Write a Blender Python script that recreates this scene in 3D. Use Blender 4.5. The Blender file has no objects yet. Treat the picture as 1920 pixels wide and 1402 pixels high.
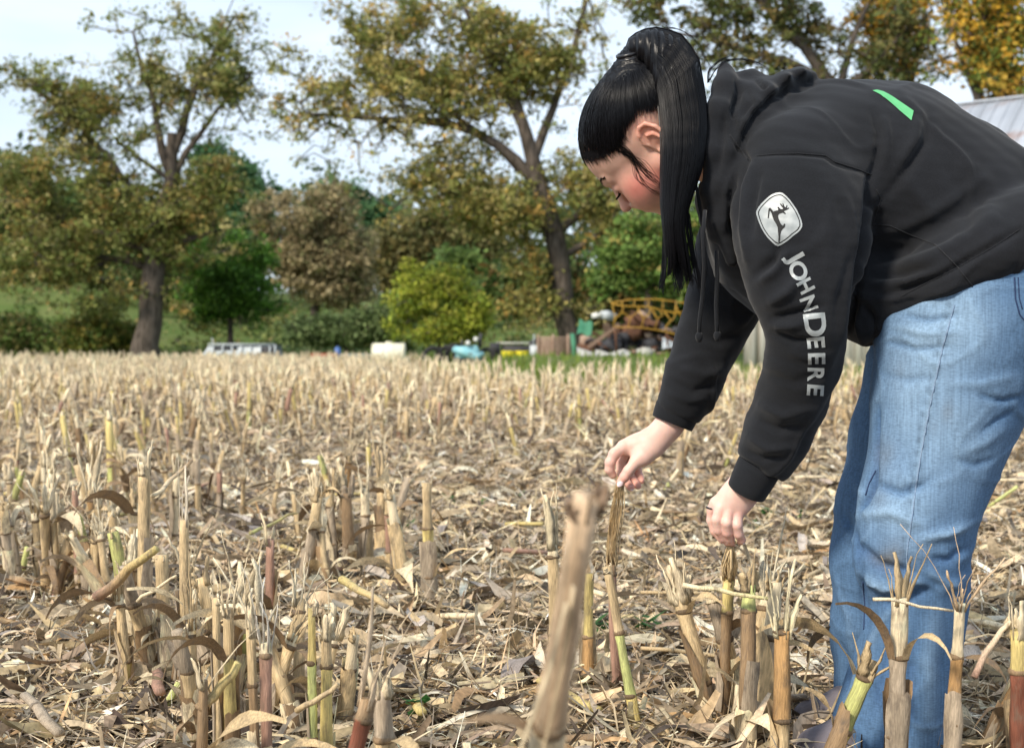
import bpy, math, random
import numpy as np
from mathutils import Vector, Matrix
from mathutils.bvhtree import BVHTree

rng = np.random.default_rng(7)
random.seed(7)
scene = bpy.context.scene
COL = scene.collection

# ------------------------------------------------------------------ camera
CAM_H = 0.69
FPX = 2667.0                       # 50 mm lens on a 36 mm sensor, for a 1920 px wide frame
PITCH = math.atan(56.0 / FPX)
cam_data = bpy.data.cameras.new('camera')
cam_data.lens = 50.0
cam_data.sensor_width = 36.0
cam_data.clip_start = 0.05
cam_data.clip_end = 2000.0
cam_data.dof.use_dof = True
cam_data.dof.focus_distance = 2.42
cam_data.dof.aperture_fstop = 7.0
cam = bpy.data.objects.new('camera', cam_data)
cam.location = (0, 0, CAM_H)
cam.rotation_euler = (math.radians(90) - PITCH, 0, 0)
COL.objects.link(cam)
scene.camera = cam

# ------------------------------------------------------------------ world, sun, exposure
SUN_EL, SUN_AZ = 38.0, 222.0       # degrees; azimuth clockwise from +Y (view direction): behind the camera, to the left
world = bpy.data.worlds.new('World')
scene.world = world
world.use_nodes = True
wn, wl = world.node_tree.nodes, world.node_tree.links
wn.clear()
w_out = wn.new('ShaderNodeOutputWorld')
w_bg = wn.new('ShaderNodeBackground')
w_bg.inputs['Strength'].default_value = 0.10
w_sky = wn.new('ShaderNodeTexSky')
w_sky.sky_type = 'NISHITA'
w_sky.sun_disc = False
w_sky.sun_elevation = math.radians(SUN_EL)
w_sky.sun_rotation = math.radians(SUN_AZ)
w_tc = wn.new('ShaderNodeTexCoord')
w_map = wn.new('ShaderNodeMapping')
w_map.inputs['Scale'].default_value = (1.4, 1.4, 6.0)
w_noise = wn.new('ShaderNodeTexNoise')
w_noise.inputs['Scale'].default_value = 1.7
w_noise.inputs['Detail'].default_value = 6.0
w_noise.inputs['Roughness'].default_value = 0.55
w_ramp = wn.new('ShaderNodeValToRGB')
w_ramp.color_ramp.elements[0].position = 0.34
w_ramp.color_ramp.elements[0].color = (0.62, 0.62, 0.62, 1)
w_ramp.color_ramp.elements[1].position = 0.60
w_ramp.color_ramp.elements[1].color = (0.97, 0.97, 0.97, 1)
w_mix = wn.new('ShaderNodeMixRGB')
w_mix.inputs['Color2'].default_value = (7.5, 8.7, 10.1, 1)
wl.new(w_tc.outputs['Generated'], w_map.inputs['Vector'])
wl.new(w_map.outputs['Vector'], w_noise.inputs['Vector'])
wl.new(w_noise.outputs['Fac'], w_ramp.inputs['Fac'])
wl.new(w_ramp.outputs['Color'], w_mix.inputs['Fac'])
wl.new(w_sky.outputs['Color'], w_mix.inputs['Color1'])
wl.new(w_mix.outputs['Color'], w_bg.inputs['Color'])
wl.new(w_bg.outputs['Background'], w_out.inputs['Surface'])

sun_data = bpy.data.lights.new('sun', 'SUN')
sun_data.energy = 3.5
sun_data.angle = math.radians(9)
sun_data.color = (1.0, 0.90, 0.76)
sun = bpy.data.objects.new('sun', sun_data)
_e, _a = math.radians(SUN_EL), math.radians(SUN_AZ)
_dir = Vector((math.sin(_a) * math.cos(_e), math.cos(_a) * math.cos(_e), math.sin(_e)))
sun.rotation_euler = _dir.to_track_quat('Z', 'Y').to_euler()
COL.objects.link(sun)

scene.view_settings.view_transform = 'Standard'
scene.view_settings.look = 'None'
scene.view_settings.gamma = 1.0
scene.view_settings.exposure = 0.40
scene.view_settings.use_curve_mapping = False
scene.render.engine = 'CYCLES'
scene.cycles.max_bounces = 6
scene.cycles.transparent_max_bounces = 8

# ------------------------------------------------------------------ helpers
_cp, _sp = math.cos(PITCH), math.sin(PITCH)
def W(px, py, Y):
    """world point at distance Y that the photograph shows at pixel (px, py) of 1920 x 1402"""
    a = (px - 960.0) / FPX
    b = (701.0 - py) / FPX
    ry = _cp + b * _sp
    rz = -_sp + b * _cp
    t = Y / ry
    return np.array([a * t, Y, CAM_H + rz * t])
def G(px, Y, z=0.0):
    return np.array([(px - 960.0) / FPX * Y, Y, z])
def ydist(py, z=0.0):
    return (CAM_H - z) * FPX / (py - 645.0)

def setp(o, label=None, cat=None, group=None, kind=None):
    if label: o['label'] = label
    if cat: o['category'] = cat
    if group: o['group'] = group
    if kind: o['kind'] = kind
    return o
def link(o, parent=None):
    COL.objects.link(o)
    if parent is not None:
        o.parent = parent
    return o
def empty(name, loc=(0, 0, 0), label=None, cat=None, group=None, rotz=0.0):
    o = bpy.data.objects.new(name, None)
    o.empty_display_size = 0.1
    o.location = loc
    o.rotation_euler = (0, 0, rotz)
    link(o)
    return setp(o, label, cat, group)

def make_mesh(name, verts, faces, mats=None, smooth=False, colors=None, mat_idx=None):
    """verts (n,3); faces: (m,k) array or list of such arrays; colors (n,3) point colours"""
    verts = np.asarray(verts, dtype=np.float32).reshape(-1, 3)
    if isinstance(faces, np.ndarray):
        faces = [faces]
    elif len(faces) and not isinstance(faces[0], np.ndarray):
        byk = {}
        for f in faces:
            byk.setdefault(len(f), []).append(f)
        faces = [np.array(v, dtype=np.int32) for v in byk.values()]
    me = bpy.data.meshes.new(name)
    me.vertices.add(len(verts))
    me.vertices.foreach_set('co', verts.ravel())
    tot = sum(f.size for f in faces)
    npoly = sum(len(f) for f in faces)
    me.loops.add(tot)
    me.loops.foreach_set('vertex_index', np.concatenate([f.ravel() for f in faces]).astype(np.int32))
    me.polygons.add(npoly)
    tots = np.concatenate([np.full(len(f), f.shape[1], dtype=np.int32) for f in faces])
    starts = np.concatenate([[0], np.cumsum(tots)[:-1]]).astype(np.int32)
    me.polygons.foreach_set('loop_start', starts)
    me.update(calc_edges=True)
    me.validate()
    if smooth:
        me.polygons.foreach_set('use_smooth', np.ones(len(me.polygons), dtype=bool))
    if colors is not None and len(me.vertices) == len(verts):
        ca = me.color_attributes.new('col', 'FLOAT_COLOR', 'POINT')
        c = np.ones((len(verts), 4), dtype=np.float32)
        c[:, :3] = colors
        ca.data.foreach_set('color', c.ravel())
    if mats is not None:
        for m in (mats if isinstance(mats, (list, tuple)) else [mats]):
            me.materials.append(m)
    if mat_idx is not None and len(me.polygons) == len(mat_idx):
        me.polygons.foreach_set('material_index', np.asarray(mat_idx, dtype=np.int32))
    return me
def mesh_obj(name, verts, faces, mats=None, parent=None, **kw):
    me = make_mesh(name, verts, faces, mats, **kw)
    return link(bpy.data.objects.new(name, me), parent)

class MB:
    """collects shapes, then builds one mesh"""
    def __init__(s):
        s.v, s.f, s.c, s.n = [], [], [], 0
    def add(s, v, f, col=None):
        v = np.asarray(v, dtype=np.float64).reshape(-1, 3)
        s.v.append(v)
        for a in (f if isinstance(f, list) and len(f) and isinstance(f[0], np.ndarray) else [np.asarray(f)]):
            s.f.append(a + s.n)
        c = np.ones(3) if col is None else np.asarray(col, dtype=float)
        s.c.append(c if c.ndim == 2 else np.tile(c, (len(v), 1)))
        s.n += len(v)
        return s
    def box(s, c, size, rot=None, col=None):
        x, y, z = [k / 2 for k in size]
        v = np.array([(-x, -y, -z), (x, -y, -z), (x, y, -z), (-x, y, -z), (-x, -y, z), (x, -y, z), (x, y, z), (-x, y, z)])
        if rot is not None:
            v = v @ np.array(rot).T
        v = v + np.array(c)
        f = np.array([(0, 3, 2, 1), (4, 5, 6, 7), (0, 1, 5, 4), (1, 2, 6, 5), (2, 3, 7, 6), (3, 0, 4, 7)])
        return s.add(v, f, col)
    def tube(s, pts, radii, n=8, col=None, cap=True, flat=1.0, cols=None, twist=0.0):
        pts = np.asarray(pts, dtype=float)
        m = len(pts)
        radii = np.broadcast_to(np.asarray(radii, dtype=float), (m,))
        tan = np.gradient(pts, axis=0)
        tan /= (np.linalg.norm(tan, axis=1, keepdims=True) + 1e-9)
        ref = np.array([0.0, 0, 1]) if abs(tan[0][2]) < 0.9 else np.array([1.0, 0, 0])
        u = np.cross(ref, tan[0]); u /= np.linalg.norm(u) + 1e-9
        V = []
        ang = np.linspace(0, 2 * math.pi, n, endpoint=False)
        for i in range(m):
            u = u - tan[i] * np.dot(u, tan[i]); u /= np.linalg.norm(u) + 1e-9
            w = np.cross(tan[i], u)
            a = ang + twist * i
            V.append(pts[i] + radii[i] * (np.cos(a)[:, None] * u + flat * np.sin(a)[:, None] * w))
        V = np.concatenate(V)
        i0 = np.arange(m - 1)[:, None] * n
        j = np.arange(n)[None, :]
        jn = (j + 1) % n
        F = np.stack([i0 + j, i0 + jn, i0 + n + jn, i0 + n + j], -1).reshape(-1, 4)
        fs = [F]
        if cap:
            fs.append(np.arange(n)[::-1][None, :].copy())
            fs.append(((m - 1) * n + np.arange(n))[None, :])
        c = col
        if cols is not None:
            c = np.repeat(np.asarray(cols, dtype=float), n, axis=0)
        return s.add(V, fs, c)
    def build(s, name, mat=None, parent=None, smooth=False, mesh_only=False):
        byk = {}
        for a in s.f:
            byk.setdefault(a.shape[1], []).append(a)
        F = [np.concatenate(v) for v in byk.values()]
        V = np.concatenate(s.v)
        me = make_mesh(name, V, F, mat, smooth=smooth, colors=np.concatenate(s.c))
        if mesh_only:
            return me
        return link(bpy.data.objects.new(name, me), parent)

def rotz(a):
    c, s_ = math.cos(a), math.sin(a)
    return np.array([[c, -s_, 0], [s_, c, 0], [0, 0, 1.0]])
def rotx(a):
    c, s_ = math.cos(a), math.sin(a)
    return np.array([[1.0, 0, 0], [0, c, -s_], [0, s_, c]])
def roty(a):
    c, s_ = math.cos(a), math.sin(a)
    return np.array([[c, 0, s_], [0, 1.0, 0], [-s_, 0, c]])

def vnoise(p, scale=1.0, seed=0):
    """cheap smooth pseudo noise in -1..1 from summed sines"""
    p = np.asarray(p, dtype=float) * scale
    r = np.random.default_rng(seed)
    out = np.zeros(p.shape[:-1])
    for k in range(6):
        d = r.normal(size=p.shape[-1]) * (1.0 + 0.35 * k)
        out += np.sin(p @ d + r.uniform(0, 6.28)) / (1 + 0.25 * k)
    return out / 3.2

# ------------------------------------------------------------------ materials
def mat_base(name, rough=0.7, spec=0.3):
    m = bpy.data.materials.new(name)
    m.use_nodes = True
    nt = m.node_tree
    b = nt.nodes['Principled BSDF']
    b.inputs['Roughness'].default_value = rough
    b.inputs['Specular IOR Level'].default_value = spec
    return m, nt, b
def mat_plain(name, c1, c2=None, scale=8.0, rough=0.7, spec=0.3, bump=0.0, bscale=60.0, metal=0.0, stretch=(1, 1, 1), detail=4.0, rust=None, rust_scale=2.0, rust_lo=0.55):
    """two-colour noise material with fine bump, optional rust patches"""
    m, nt, b = mat_base(name, rough, spec)
    N, L = nt.nodes, nt.links
    b.inputs['Metallic'].default_value = metal
    tc = N.new('ShaderNodeTexCoord')
    mp = N.new('ShaderNodeMapping'); mp.inputs['Scale'].default_value = stretch
    L.new(tc.outputs['Object'], mp.inputs['Vector'])
    nz = N.new('ShaderNodeTexNoise'); nz.inputs['Scale'].default_value = scale; nz.inputs['Detail'].default_value = detail
    L.new(mp.outputs['Vector'], nz.inputs['Vector'])
    rp = N.new('ShaderNodeValToRGB')
    rp.color_ramp.elements[0].position = 0.32; rp.color_ramp.elements[1].position = 0.68
    rp.color_ramp.elements[0].color = (*c1, 1); rp.color_ramp.elements[1].color = (*(c2 or [k * 0.8 for k in c1]), 1)
    L.new(nz.outputs['Fac'], rp.inputs['Fac'])
    outc = rp.outputs['Color']
    if rust is not None:
        n2 = N.new('ShaderNodeTexNoise'); n2.inputs['Scale'].default_value = rust_scale; n2.inputs['Detail'].default_value = 8
        L.new(mp.outputs['Vector'], n2.inputs['Vector'])
        r2 = N.new('ShaderNodeValToRGB'); r2.color_ramp.elements[0].position = rust_lo; r2.color_ramp.elements[1].position = rust_lo + 0.1
        L.new(n2.outputs['Fac'], r2.inputs['Fac'])
        mx = N.new('ShaderNodeMixRGB'); mx.inputs['Color2'].default_value = (*rust, 1)
        L.new(r2.outputs['Color'], mx.inputs['Fac']); L.new(outc, mx.inputs['Color1'])
        outc = mx.outputs['Color']
    L.new(outc, b.inputs['Base Color'])
    if bump > 0:
        nb = N.new('ShaderNodeTexNoise'); nb.inputs['Scale'].default_value = bscale; nb.inputs['Detail'].default_value = 5
        L.new(mp.outputs['Vector'], nb.inputs['Vector'])
        bp = N.new('ShaderNodeBump'); bp.inputs['Strength'].default_value = bump; bp.inputs['Distance'].default_value = 0.01
        L.new(nb.outputs['Fac'], bp.inputs['Height']); L.new(bp.outputs['Normal'], b.inputs['Normal'])
    return m
def mat_col(name, rough=0.75, spec=0.2, transl=0.0, var=0.0, vscale=300.0, vstretch=(1, 1, 1), bump=0.0, mott=None):
    """colour from the mesh's own colour attribute, with a little fine grain; optional translucency for leaves"""
    m, nt, b = mat_base(name, rough, spec)
    N, L = nt.nodes, nt.links
    at = N.new('ShaderNodeAttribute'); at.attribute_name = 'col'
    outc = at.outputs['Color']
    if var > 0 or bump > 0:
        tc = N.new('ShaderNodeTexCoord')
        mp = N.new('ShaderNodeMapping'); mp.inputs['Scale'].default_value = vstretch
        nz = N.new('ShaderNodeTexNoise'); nz.inputs['Scale'].default_value = vscale; nz.inputs['Detail'].default_value = 4
        L.new(tc.outputs['Object'], mp.inputs['Vector']); L.new(mp.outputs['Vector'], nz.inputs['Vector'])
        if var > 0:
            mr = N.new('ShaderNodeMapRange')
            mr.inputs['From Min'].default_value = 0.3; mr.inputs['From Max'].default_value = 0.7
            mr.inputs['To Min'].default_value = 1 - var; mr.inputs['To Max'].default_value = 1 + var
            L.new(nz.outputs['Fac'], mr.inputs['Value'])
            mx = N.new('ShaderNodeMixRGB'); mx.blend_type = 'MULTIPLY'; mx.inputs['Fac'].default_value = 1
            L.new(outc, mx.inputs['Color1']); L.new(mr.outputs['Result'], mx.inputs['Color2'])
            outc = mx.outputs['Color']
        if bump > 0:
            bp = N.new('ShaderNodeBump'); bp.inputs['Strength'].default_value = bump; bp.inputs['Distance'].default_value = 0.004
            L.new(nz.outputs['Fac'], bp.inputs['Height']); L.new(bp.outputs['Normal'], b.inputs['Normal'])
    if mott is not None:
        tc = N.new('ShaderNodeTexCoord')
        mp = N.new('ShaderNodeMapping'); mp.inputs['Scale'].default_value = (1, 1, 0.35)
        nz = N.new('ShaderNodeTexNoise'); nz.inputs['Scale'].default_value = 55; nz.inputs['Detail'].default_value = 9; nz.inputs['Roughness'].default_value = 0.7
        L.new(tc.outputs['Object'], mp.inputs['Vector']); L.new(mp.outputs['Vector'], nz.inputs['Vector'])
        rp = N.new('ShaderNodeValToRGB'); rp.color_ramp.elements[0].position = 0.50; rp.color_ramp.elements[1].position = 0.66
        rp.color_ramp.elements[0].color = (0, 0, 0, 1); rp.color_ramp.elements[1].color = (0.75, 0.75, 0.75, 1)
        L.new(nz.outputs['Fac'], rp.inputs['Fac'])
        mx = N.new('ShaderNodeMixRGB'); mx.inputs['Color2'].default_value = (*mott, 1)
        L.new(rp.outputs['Color'], mx.inputs['Fac']); L.new(outc, mx.inputs['Color1'])
        outc = mx.outputs['Color']
    L.new(outc, b.inputs['Base Color'])
    if transl > 0:
        tr = N.new('ShaderNodeBsdfTranslucent'); L.new(outc, tr.inputs['Color'])
        ms = N.new('ShaderNodeMixShader'); ms.inputs['Fac'].default_value = transl
        out = N['Material Output']
        L.new(b.outputs['BSDF'], ms.inputs[1]); L.new(tr.outputs['BSDF'], ms.inputs[2]); L.new(ms.outputs['Shader'], out.inputs['Surface'])
    return m
# ------------------------------------------------------------------ ground, grass, litter
def sstep(x, a, b):
    t = np.clip((np.asarray(x, dtype=float) - a) / (b - a), 0, 1)
    return t * t * (3 - 2 * t)
def terrain_h(x, y):
    x = np.asarray(x, dtype=float); y = np.asarray(y, dtype=float)
    left = sstep(-x / np.maximum(y, 1), 0.18, 0.30)
    h = sstep(y, 57, 84) * (1.6 + 2.6 * left) + sstep(y, 84, 140) * 4.0
    u = x / np.maximum(y, 1) * FPX + 960
    return h * sstep(y, 50, 62) + 0.31 * sstep(y, 27, 38) * sstep(u, 880, 960) * (1 - sstep(u, 1330, 1410)) * (1 - sstep(y, 46, 60))
def field_edge(x):          # far edge of the stubble: further away on the left
    return 46.0 - 11.0 * sstep(x, -6.5, -1.5) - 12.0 * sstep(x, -2.4, 0.2)

def build_ground():
    m, nt, b = mat_base('soil', 0.95, 0.1)
    N, L = nt.nodes, nt.links
    tc = N.new('ShaderNodeTexCoord')
    n1 = N.new('ShaderNodeTexNoise'); n1.inputs['Scale'].default_value = 14; n1.inputs['Detail'].default_value = 8
    n2 = N.new('ShaderNodeTexNoise'); n2.inputs['Scale'].default_value = 0.6; n2.inputs['Detail'].default_value = 3
    L.new(tc.outputs['Object'], n1.inputs['Vector']); L.new(tc.outputs['Object'], n2.inputs['Vector'])
    r = N.new('ShaderNodeValToRGB')
    r.color_ramp.elements[0].position = 0.35; r.color_ramp.elements[0].color = (0.06, 0.042, 0.028, 1)
    r.color_ramp.elements[1].position = 0.66; r.color_ramp.elements[1].color = (0.26, 0.18, 0.105, 1)
    L.new(n1.outputs['Fac'], r.inputs['Fac'])
    mx = N.new('ShaderNodeMixRGB'); mx.blend_type = 'MULTIPLY'; mx.inputs['Fac'].default_value = 0.5
    L.new(r.outputs['Color'], mx.inputs['Color1']); L.new(n2.outputs['Fac'], mx.inputs['Color2'])
    L.new(mx.outputs['Color'], b.inputs['Base Color'])
    bp = N.new('ShaderNodeBump'); bp.inputs['Distance'].default_value = 0.02
    L.new(n1.outputs['Fac'], bp.inputs['Height']); L.new(bp.outputs['Normal'], b.inputs['Normal'])
    # one sheet: fine near the camera, coarse to the horizon
    xs = np.concatenate([-np.geomspace(600, 8, 24), np.linspace(-7.6, 7.6, 150), np.geomspace(8, 600, 24)])
    ys = np.concatenate([np.linspace(-60, -1, 6), np.linspace(0, 12, 130), np.geomspace(12.3, 900, 60)])
    X, Y = np.meshgrid(xs, ys)
    P = np.stack([X, Y], -1)
    near = sstep(-Y, -14, -8)
    Z = near * (0.012 * vnoise(P, 2.2, 3) + 0.010 * vnoise(P, 7, 4)) - 0.012 + terrain_h(X, Y) * 0.98 - 0.05 * sstep(Y, 50, 60)
    V = np.stack([X, Y, Z], -1).reshape(-1, 3)
    nx = len(xs)
    i = np.arange(len(ys) - 1)[:, None] * nx + np.arange(nx - 1)[None, :]
    F = np.stack([i, i + 1, i + nx + 1, i + nx], -1).reshape(-1, 4)
    o = mesh_obj('ground', V, F, m, smooth=True)
    setp(o, kind='structure')
    # the meadow beyond the stubble
    g = mat_plain('meadow', (0.07, 0.12, 0.025), (0.13, 0.15, 0.05), scale=0.5, rough=0.95, spec=0.1, bump=0.6, bscale=6, detail=8)
    us = np.linspace(-0.75, 0.75, 120)
    ys = np.concatenate([np.linspace(0, 1, 30) ** 1.3 * 34, np.linspace(36, 350, 50)])
    Vv = []
    for d in ys:
        for u in us:
            x = u * 31.0
            y = float(field_edge(x)) + d
            Vv.append((x * (1 + d / 31.0), y, 0.0))
    Vv = np.array(Vv)
    Vv[:, 2] = terrain_h(Vv[:, 0], Vv[:, 1]) + 0.02 + 0.05 * vnoise(Vv[:, :2], 0.5, 5) * sstep(Vv[:, 1], 40, 70) + 0.03
    nx = len(us)
    i = np.arange(len(ys) - 1)[:, None] * nx + np.arange(nx - 1)[None, :]
    F = np.stack([i, i + 1, i + nx + 1, i + nx], -1).reshape(-1, 4)
    o = mesh_obj('meadow', Vv, F, g, smooth=True)
    setp(o, kind='structure')
build_ground()

PAL = np.array([(0.50, 0.37, 0.21), (0.33, 0.25, 0.165), (0.70, 0.56, 0.36), (0.45, 0.28, 0.13), (0.10, 0.075, 0.055), (0.37, 0.31, 0.235),
                (0.60, 0.46, 0.28), (0.40, 0.30, 0.19), (0.78, 0.70, 0.54), (0.46, 0.385, 0.29)])
PALW = np.array([0.15, 0.14, 0.13, 0.03, 0.13, 0.12, 0.13, 0.08, 0.06, 0.05]); PALW = PALW / PALW.sum()

def strips(n, cx, cy, cz, length, width, r, nseg=4, fold=True, pitch=0.25, curl=0.8, pal=PAL, palw=PALW):
    """n curled leaf fragments as arrays; returns verts, faces, colours"""
    az = r.uniform(0, 2 * math.pi, n)
    pt = r.normal(0, pitch, n)
    roll = r.normal(0, 0.55, n)
    cu = r.normal(0, curl, n)
    side = r.normal(0, 0.5, n)
    t = np.linspace(-0.5, 0.5, nseg + 1)
    m = 3 if fold else 2
    # centre line in local frame (bends up/down and sideways)
    s = t[None, :] * length[:, None]
    x = s
    z = cu[:, None] * length[:, None] * (t[None, :] ** 2 - 0.08) * 0.9
    y = side[:, None] * length[:, None] * (t[None, :] ** 2) * 0.7
    wpro = (1 - (2 * np.abs(t)) ** 2.6 * r.uniform(0.3, 0.95, n)[:, None]) * (1 + r.normal(0, 0.14, (n, nseg + 1)))
    hw = 0.5 * width[:, None] * np.clip(wpro, 0.08, 2)
    across = np.array([-1, 0, 1.0]) if fold else np.array([-1, 1.0])
    foldh = r.uniform(-0.5, 0.9, n)
    tw = roll[:, None] + r.normal(0, 0.7, n)[:, None] * t[None, :] * 2
    P = np.zeros((n, nseg + 1, m, 3))
    for k, a in enumerate(across):
        oy = a * hw * np.cos(tw)
        oz = a * hw * np.sin(tw) + (0 if a == 0 else 1) * foldh[:, None] * hw * 0.6
        P[:, :, k, 0] = x
        P[:, :, k, 1] = y + oy
        P[:, :, k, 2] = z + oz
    # pitch then azimuth
    c, s_ = np.cos(pt)[:, None, None], np.sin(pt)[:, None, None]
    X = P[..., 0] * c - P[..., 2] * s_
    Z = P[..., 0] * s_ + P[..., 2] * c
    ca, sa = np.cos(az)[:, None, None], np.sin(az)[:, None, None]
    X2 = X * ca - P[..., 1] * sa
    Y2 = X * sa + P[..., 1] * ca
    V = np.stack([X2 + cx[:, None, None], Y2 + cy[:, None, None], Z + cz[:, None, None]], -1)
    vp = (nseg + 1) * m
    base = (np.arange(n) * vp)[:, None, None]
    i = (np.arange(nseg) * m)[None, :, None]
    j = np.arange(m - 1)[None, None, :]
    a = base + i + j
    F = np.stack([a, a + 1, a + m + 1, a + m], -1).reshape(-1, 4)
    ci = r.choice(len(pal), n, p=palw)
    C = pal[ci] * r.uniform(0.72, 1.25, n)[:, None] * (1 + r.normal(0, 0.022, (n, 3)))
    C = C * 0.89 + C.mean(1, keepdims=True) * 0.05
    C = np.repeat(C[:, None, :], vp, 1).reshape(n, nseg + 1, m, 3)
    C = C * (1 + r.normal(0, 0.13, (n, nseg + 1, 1, 1)))
    if fold:
        C[:, :, 1] *= r.uniform(0.75, 1.3, n)[:, None, None]
    return V.reshape(-1, 3), F, np.clip(C.reshape(-1, 3), 0.01, 0.9)

M_LITTER = mat_col('dry_litter', 0.72, 0.25, transl=0.12, var=0.30, vscale=90, vstretch=(1, 1, 1))
M_DRY = mat_col('dry_stalk', 0.6, 0.3, var=0.28, vscale=60, vstretch=(9, 9, 0.8), bump=0.6, mott=(0.16, 0.12, 0.085))
M_DRYLEAF = mat_col('dry_leaf', 0.7, 0.25, transl=0.15, var=0.28, vscale=70, vstretch=(6, 6, 0.8), bump=0.4, mott=(0.15, 0.12, 0.095))

def build_litter():
    r = np.random.default_rng(11)
    VV, FF, CC, n0 = [], [], [], 0
    def put(v, f, c):
        nonlocal n0
        VV.append(v); FF.append(f + n0); CC.append(c); n0 += len(v)
    bands = [(1.6, 3.2, 3300, True, 5), (3.2, 4.6, 2600, True, 4), (4.6, 7.0, 1300, False, 3), (7.0, 11.0, 620, False, 3), (11.0, 20.0, 170, False, 2), (20, 46, 34, False, 2)]
    for y0, y1, dens, fold, nseg in bands:
        wf = 0.40
        area = wf * 2 * (y1 ** 2 - y0 ** 2) / 2
        n = int(area * dens)
        yy = np.sqrt(r.uniform(y0 ** 2, y1 ** 2, n))
        xx = r.uniform(-wf, wf, n) * yy
        keep = yy < field_edge(xx)
        yy, xx = yy[keep], xx[keep]; n = len(yy)
        heap = 0.5 + 0.5 * vnoise(np.stack([xx, yy], -1), 2.5, 21)
        cz = r.beta(1.3, 2.2, n) * (0.03 + 0.035 * heap)
        far = 1 + max(0, (y0 - 4)) * 0.06
        ln = r.lognormal(math.log(0.088), 0.58, n) * min(far, 2.0)
        wd = r.lognormal(math.log(0.0098), 0.58, n) * min(far, 2.0)
        ln = np.clip(ln, 0.015, 0.32); wd = np.minimum(np.clip(wd, 0.002, 0.035), ln * 0.35)
        v, f, c = strips(n, xx, yy, cz + 0.004, ln, wd, r, nseg, fold)
        # some broad flat husk sheets
        # lower pieces are older, greyer and darker; bigger sheets are paler
        put(v, f, c)
        kb = n // 26
        xb = r.uniform(-wf, wf, kb); yb = np.sqrt(r.uniform(y0 ** 2, y1 ** 2, kb)); xb = xb * yb
        ok = yb < field_edge(xb); xb, yb = xb[ok], yb[ok]; kb = len(xb)
        lb = r.uniform(.07, .17, kb) * min(far, 1.6); wb = lb * r.uniform(.12, .26, kb)
        v, f, c = strips(kb, xb, yb, r.uniform(.02, .06, kb), lb, wb, r, max(nseg, 4), True, pitch=.2, curl=.5)
        put(v, f, c)
        # thin fibres
        k = n // 3
        xx = r.uniform(-wf, wf, k) * np.sqrt(r.uniform(y0 ** 2, y1 ** 2, k)); yy = np.sqrt(r.uniform(y0 ** 2, y1 ** 2, k))
        keep = (yy < field_edge(xx)) & (np.abs(xx) < wf * yy); xx, yy = xx[keep], yy[keep]; k = len(xx)
        v, f, c = strips(k, xx, yy, r.uniform(0.01, 0.055, k), r.uniform(0.04, 0.2, k), r.uniform(0.0015, 0.004, k) * min(far, 2), r, 3, False, pitch=0.35)
        put(v, f, np.clip(c * 1.15, 0, 0.85))
    o = mesh_obj('crop_litter', np.concatenate(VV), np.concatenate(FF), M_LITTER, colors=np.concatenate(CC), smooth=True)
    setp(o, 'shredded dry corn leaves and chaff covering the soil between the stalks', 'crop litter', kind='stuff')
build_litter()

def build_grass():
    r = np.random.default_rng(5)
    n = 26000
    xx = r.uniform(-22, 16, n); yy = field_edge(xx) + r.exponential(6.0, n) - 0.6
    ok = np.abs(xx) < 0.45 * yy
    xx, yy = xx[ok], yy[ok]; n = len(xx)
    h = r.uniform(0.10, 0.26, n); w = r.uniform(0.02, 0.05, n)
    a = r.uniform(0, 6.28, n); lx, ly = r.normal(0, 0.08, n), r.normal(0, 0.08, n)
    z = terrain_h(xx, yy)
    V = np.stack([np.stack([xx - np.cos(a) * w, yy - np.sin(a) * w, z], -1), np.stack([xx + np.cos(a) * w, yy + np.sin(a) * w, z], -1), np.stack([xx + lx, yy + ly, z + h], -1)], 1)
    F = np.arange(n * 3).reshape(n, 3)
    C = np.array([(0.13, 0.21, 0.04)]) * r.uniform(0.6, 1.35, n)[:, None] + r.uniform(0, 0.05, n)[:, None] * np.array([[1.5, 0.8, 0.1]])
    M = mat_col('grass_blade', 0.7, 0.2, transl=0.3)
    o = mesh_obj('grass', V.reshape(-1, 3), F, M, colors=np.repeat(C, 3, 0))
    setp(o, 'short green grass growing along the far edge of the stubble', 'grass', kind='stuff')
    # small weeds between the rows
    for k, (px, py, s) in enumerate([(845, 960, 1.0), (905, 965, .8), (975, 945, .7), (770, 1010, .7), (1440, 985, 1.2), (1415, 1010, .7), (1212, 1215, 1.3), (1130, 1215, 1.0),
                                     (780, 1385, 0.9), (1500, 990, .6), (760, 870, .8), (1010, 700 + 170, .7)]):
        Y = ydist(py)
        b = G(px, Y, 0.02)
        mb = MB()
        for q in range(int(9 * s) + 3):
            an = r.uniform(0, 6.28); ln = r.uniform(0.012, 0.03) * s
            c = b + np.array([r.normal(0, 0.012 * s), r.normal(0, 0.012 * s), r.uniform(0.02, 0.045)])
            d = np.array([math.cos(an), math.sin(an), r.uniform(-0.2, 0.7)]) * ln
            p = np.cross(d, [0, 0, 1]); p = p / np.linalg.norm(p) * ln * 0.42
            mb.add([c - d * 0.6, c + p, c + d, c - p], np.array([(0, 1, 2, 3)]), np.array((0.05, 0.14, 0.035)) * r.uniform(0.7, 1.4))
            mb.add([b, b + np.array([0.001, 0, 0]), c], np.array([(0, 1, 2)]), (0.08, 0.2, 0.04))
        o = mb.build('weed', M)
        lab = {6: 'broad-leaved green weed sprouting beside the leaning yellow-green stalk', 4: 'green weed tuft just right of the near hand',
               0: 'small green weed right of the lone split stalk', 7: 'green weed sprout behind the big blurred stalk'}.get(k)
        if lab: setp(o, lab, 'weed', 'weeds sprouting through the litter')
        else: setp(o, 'tiny green weed sprouting through the dry litter', 'weed', 'weeds sprouting through the litter')
build_grass()
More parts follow.
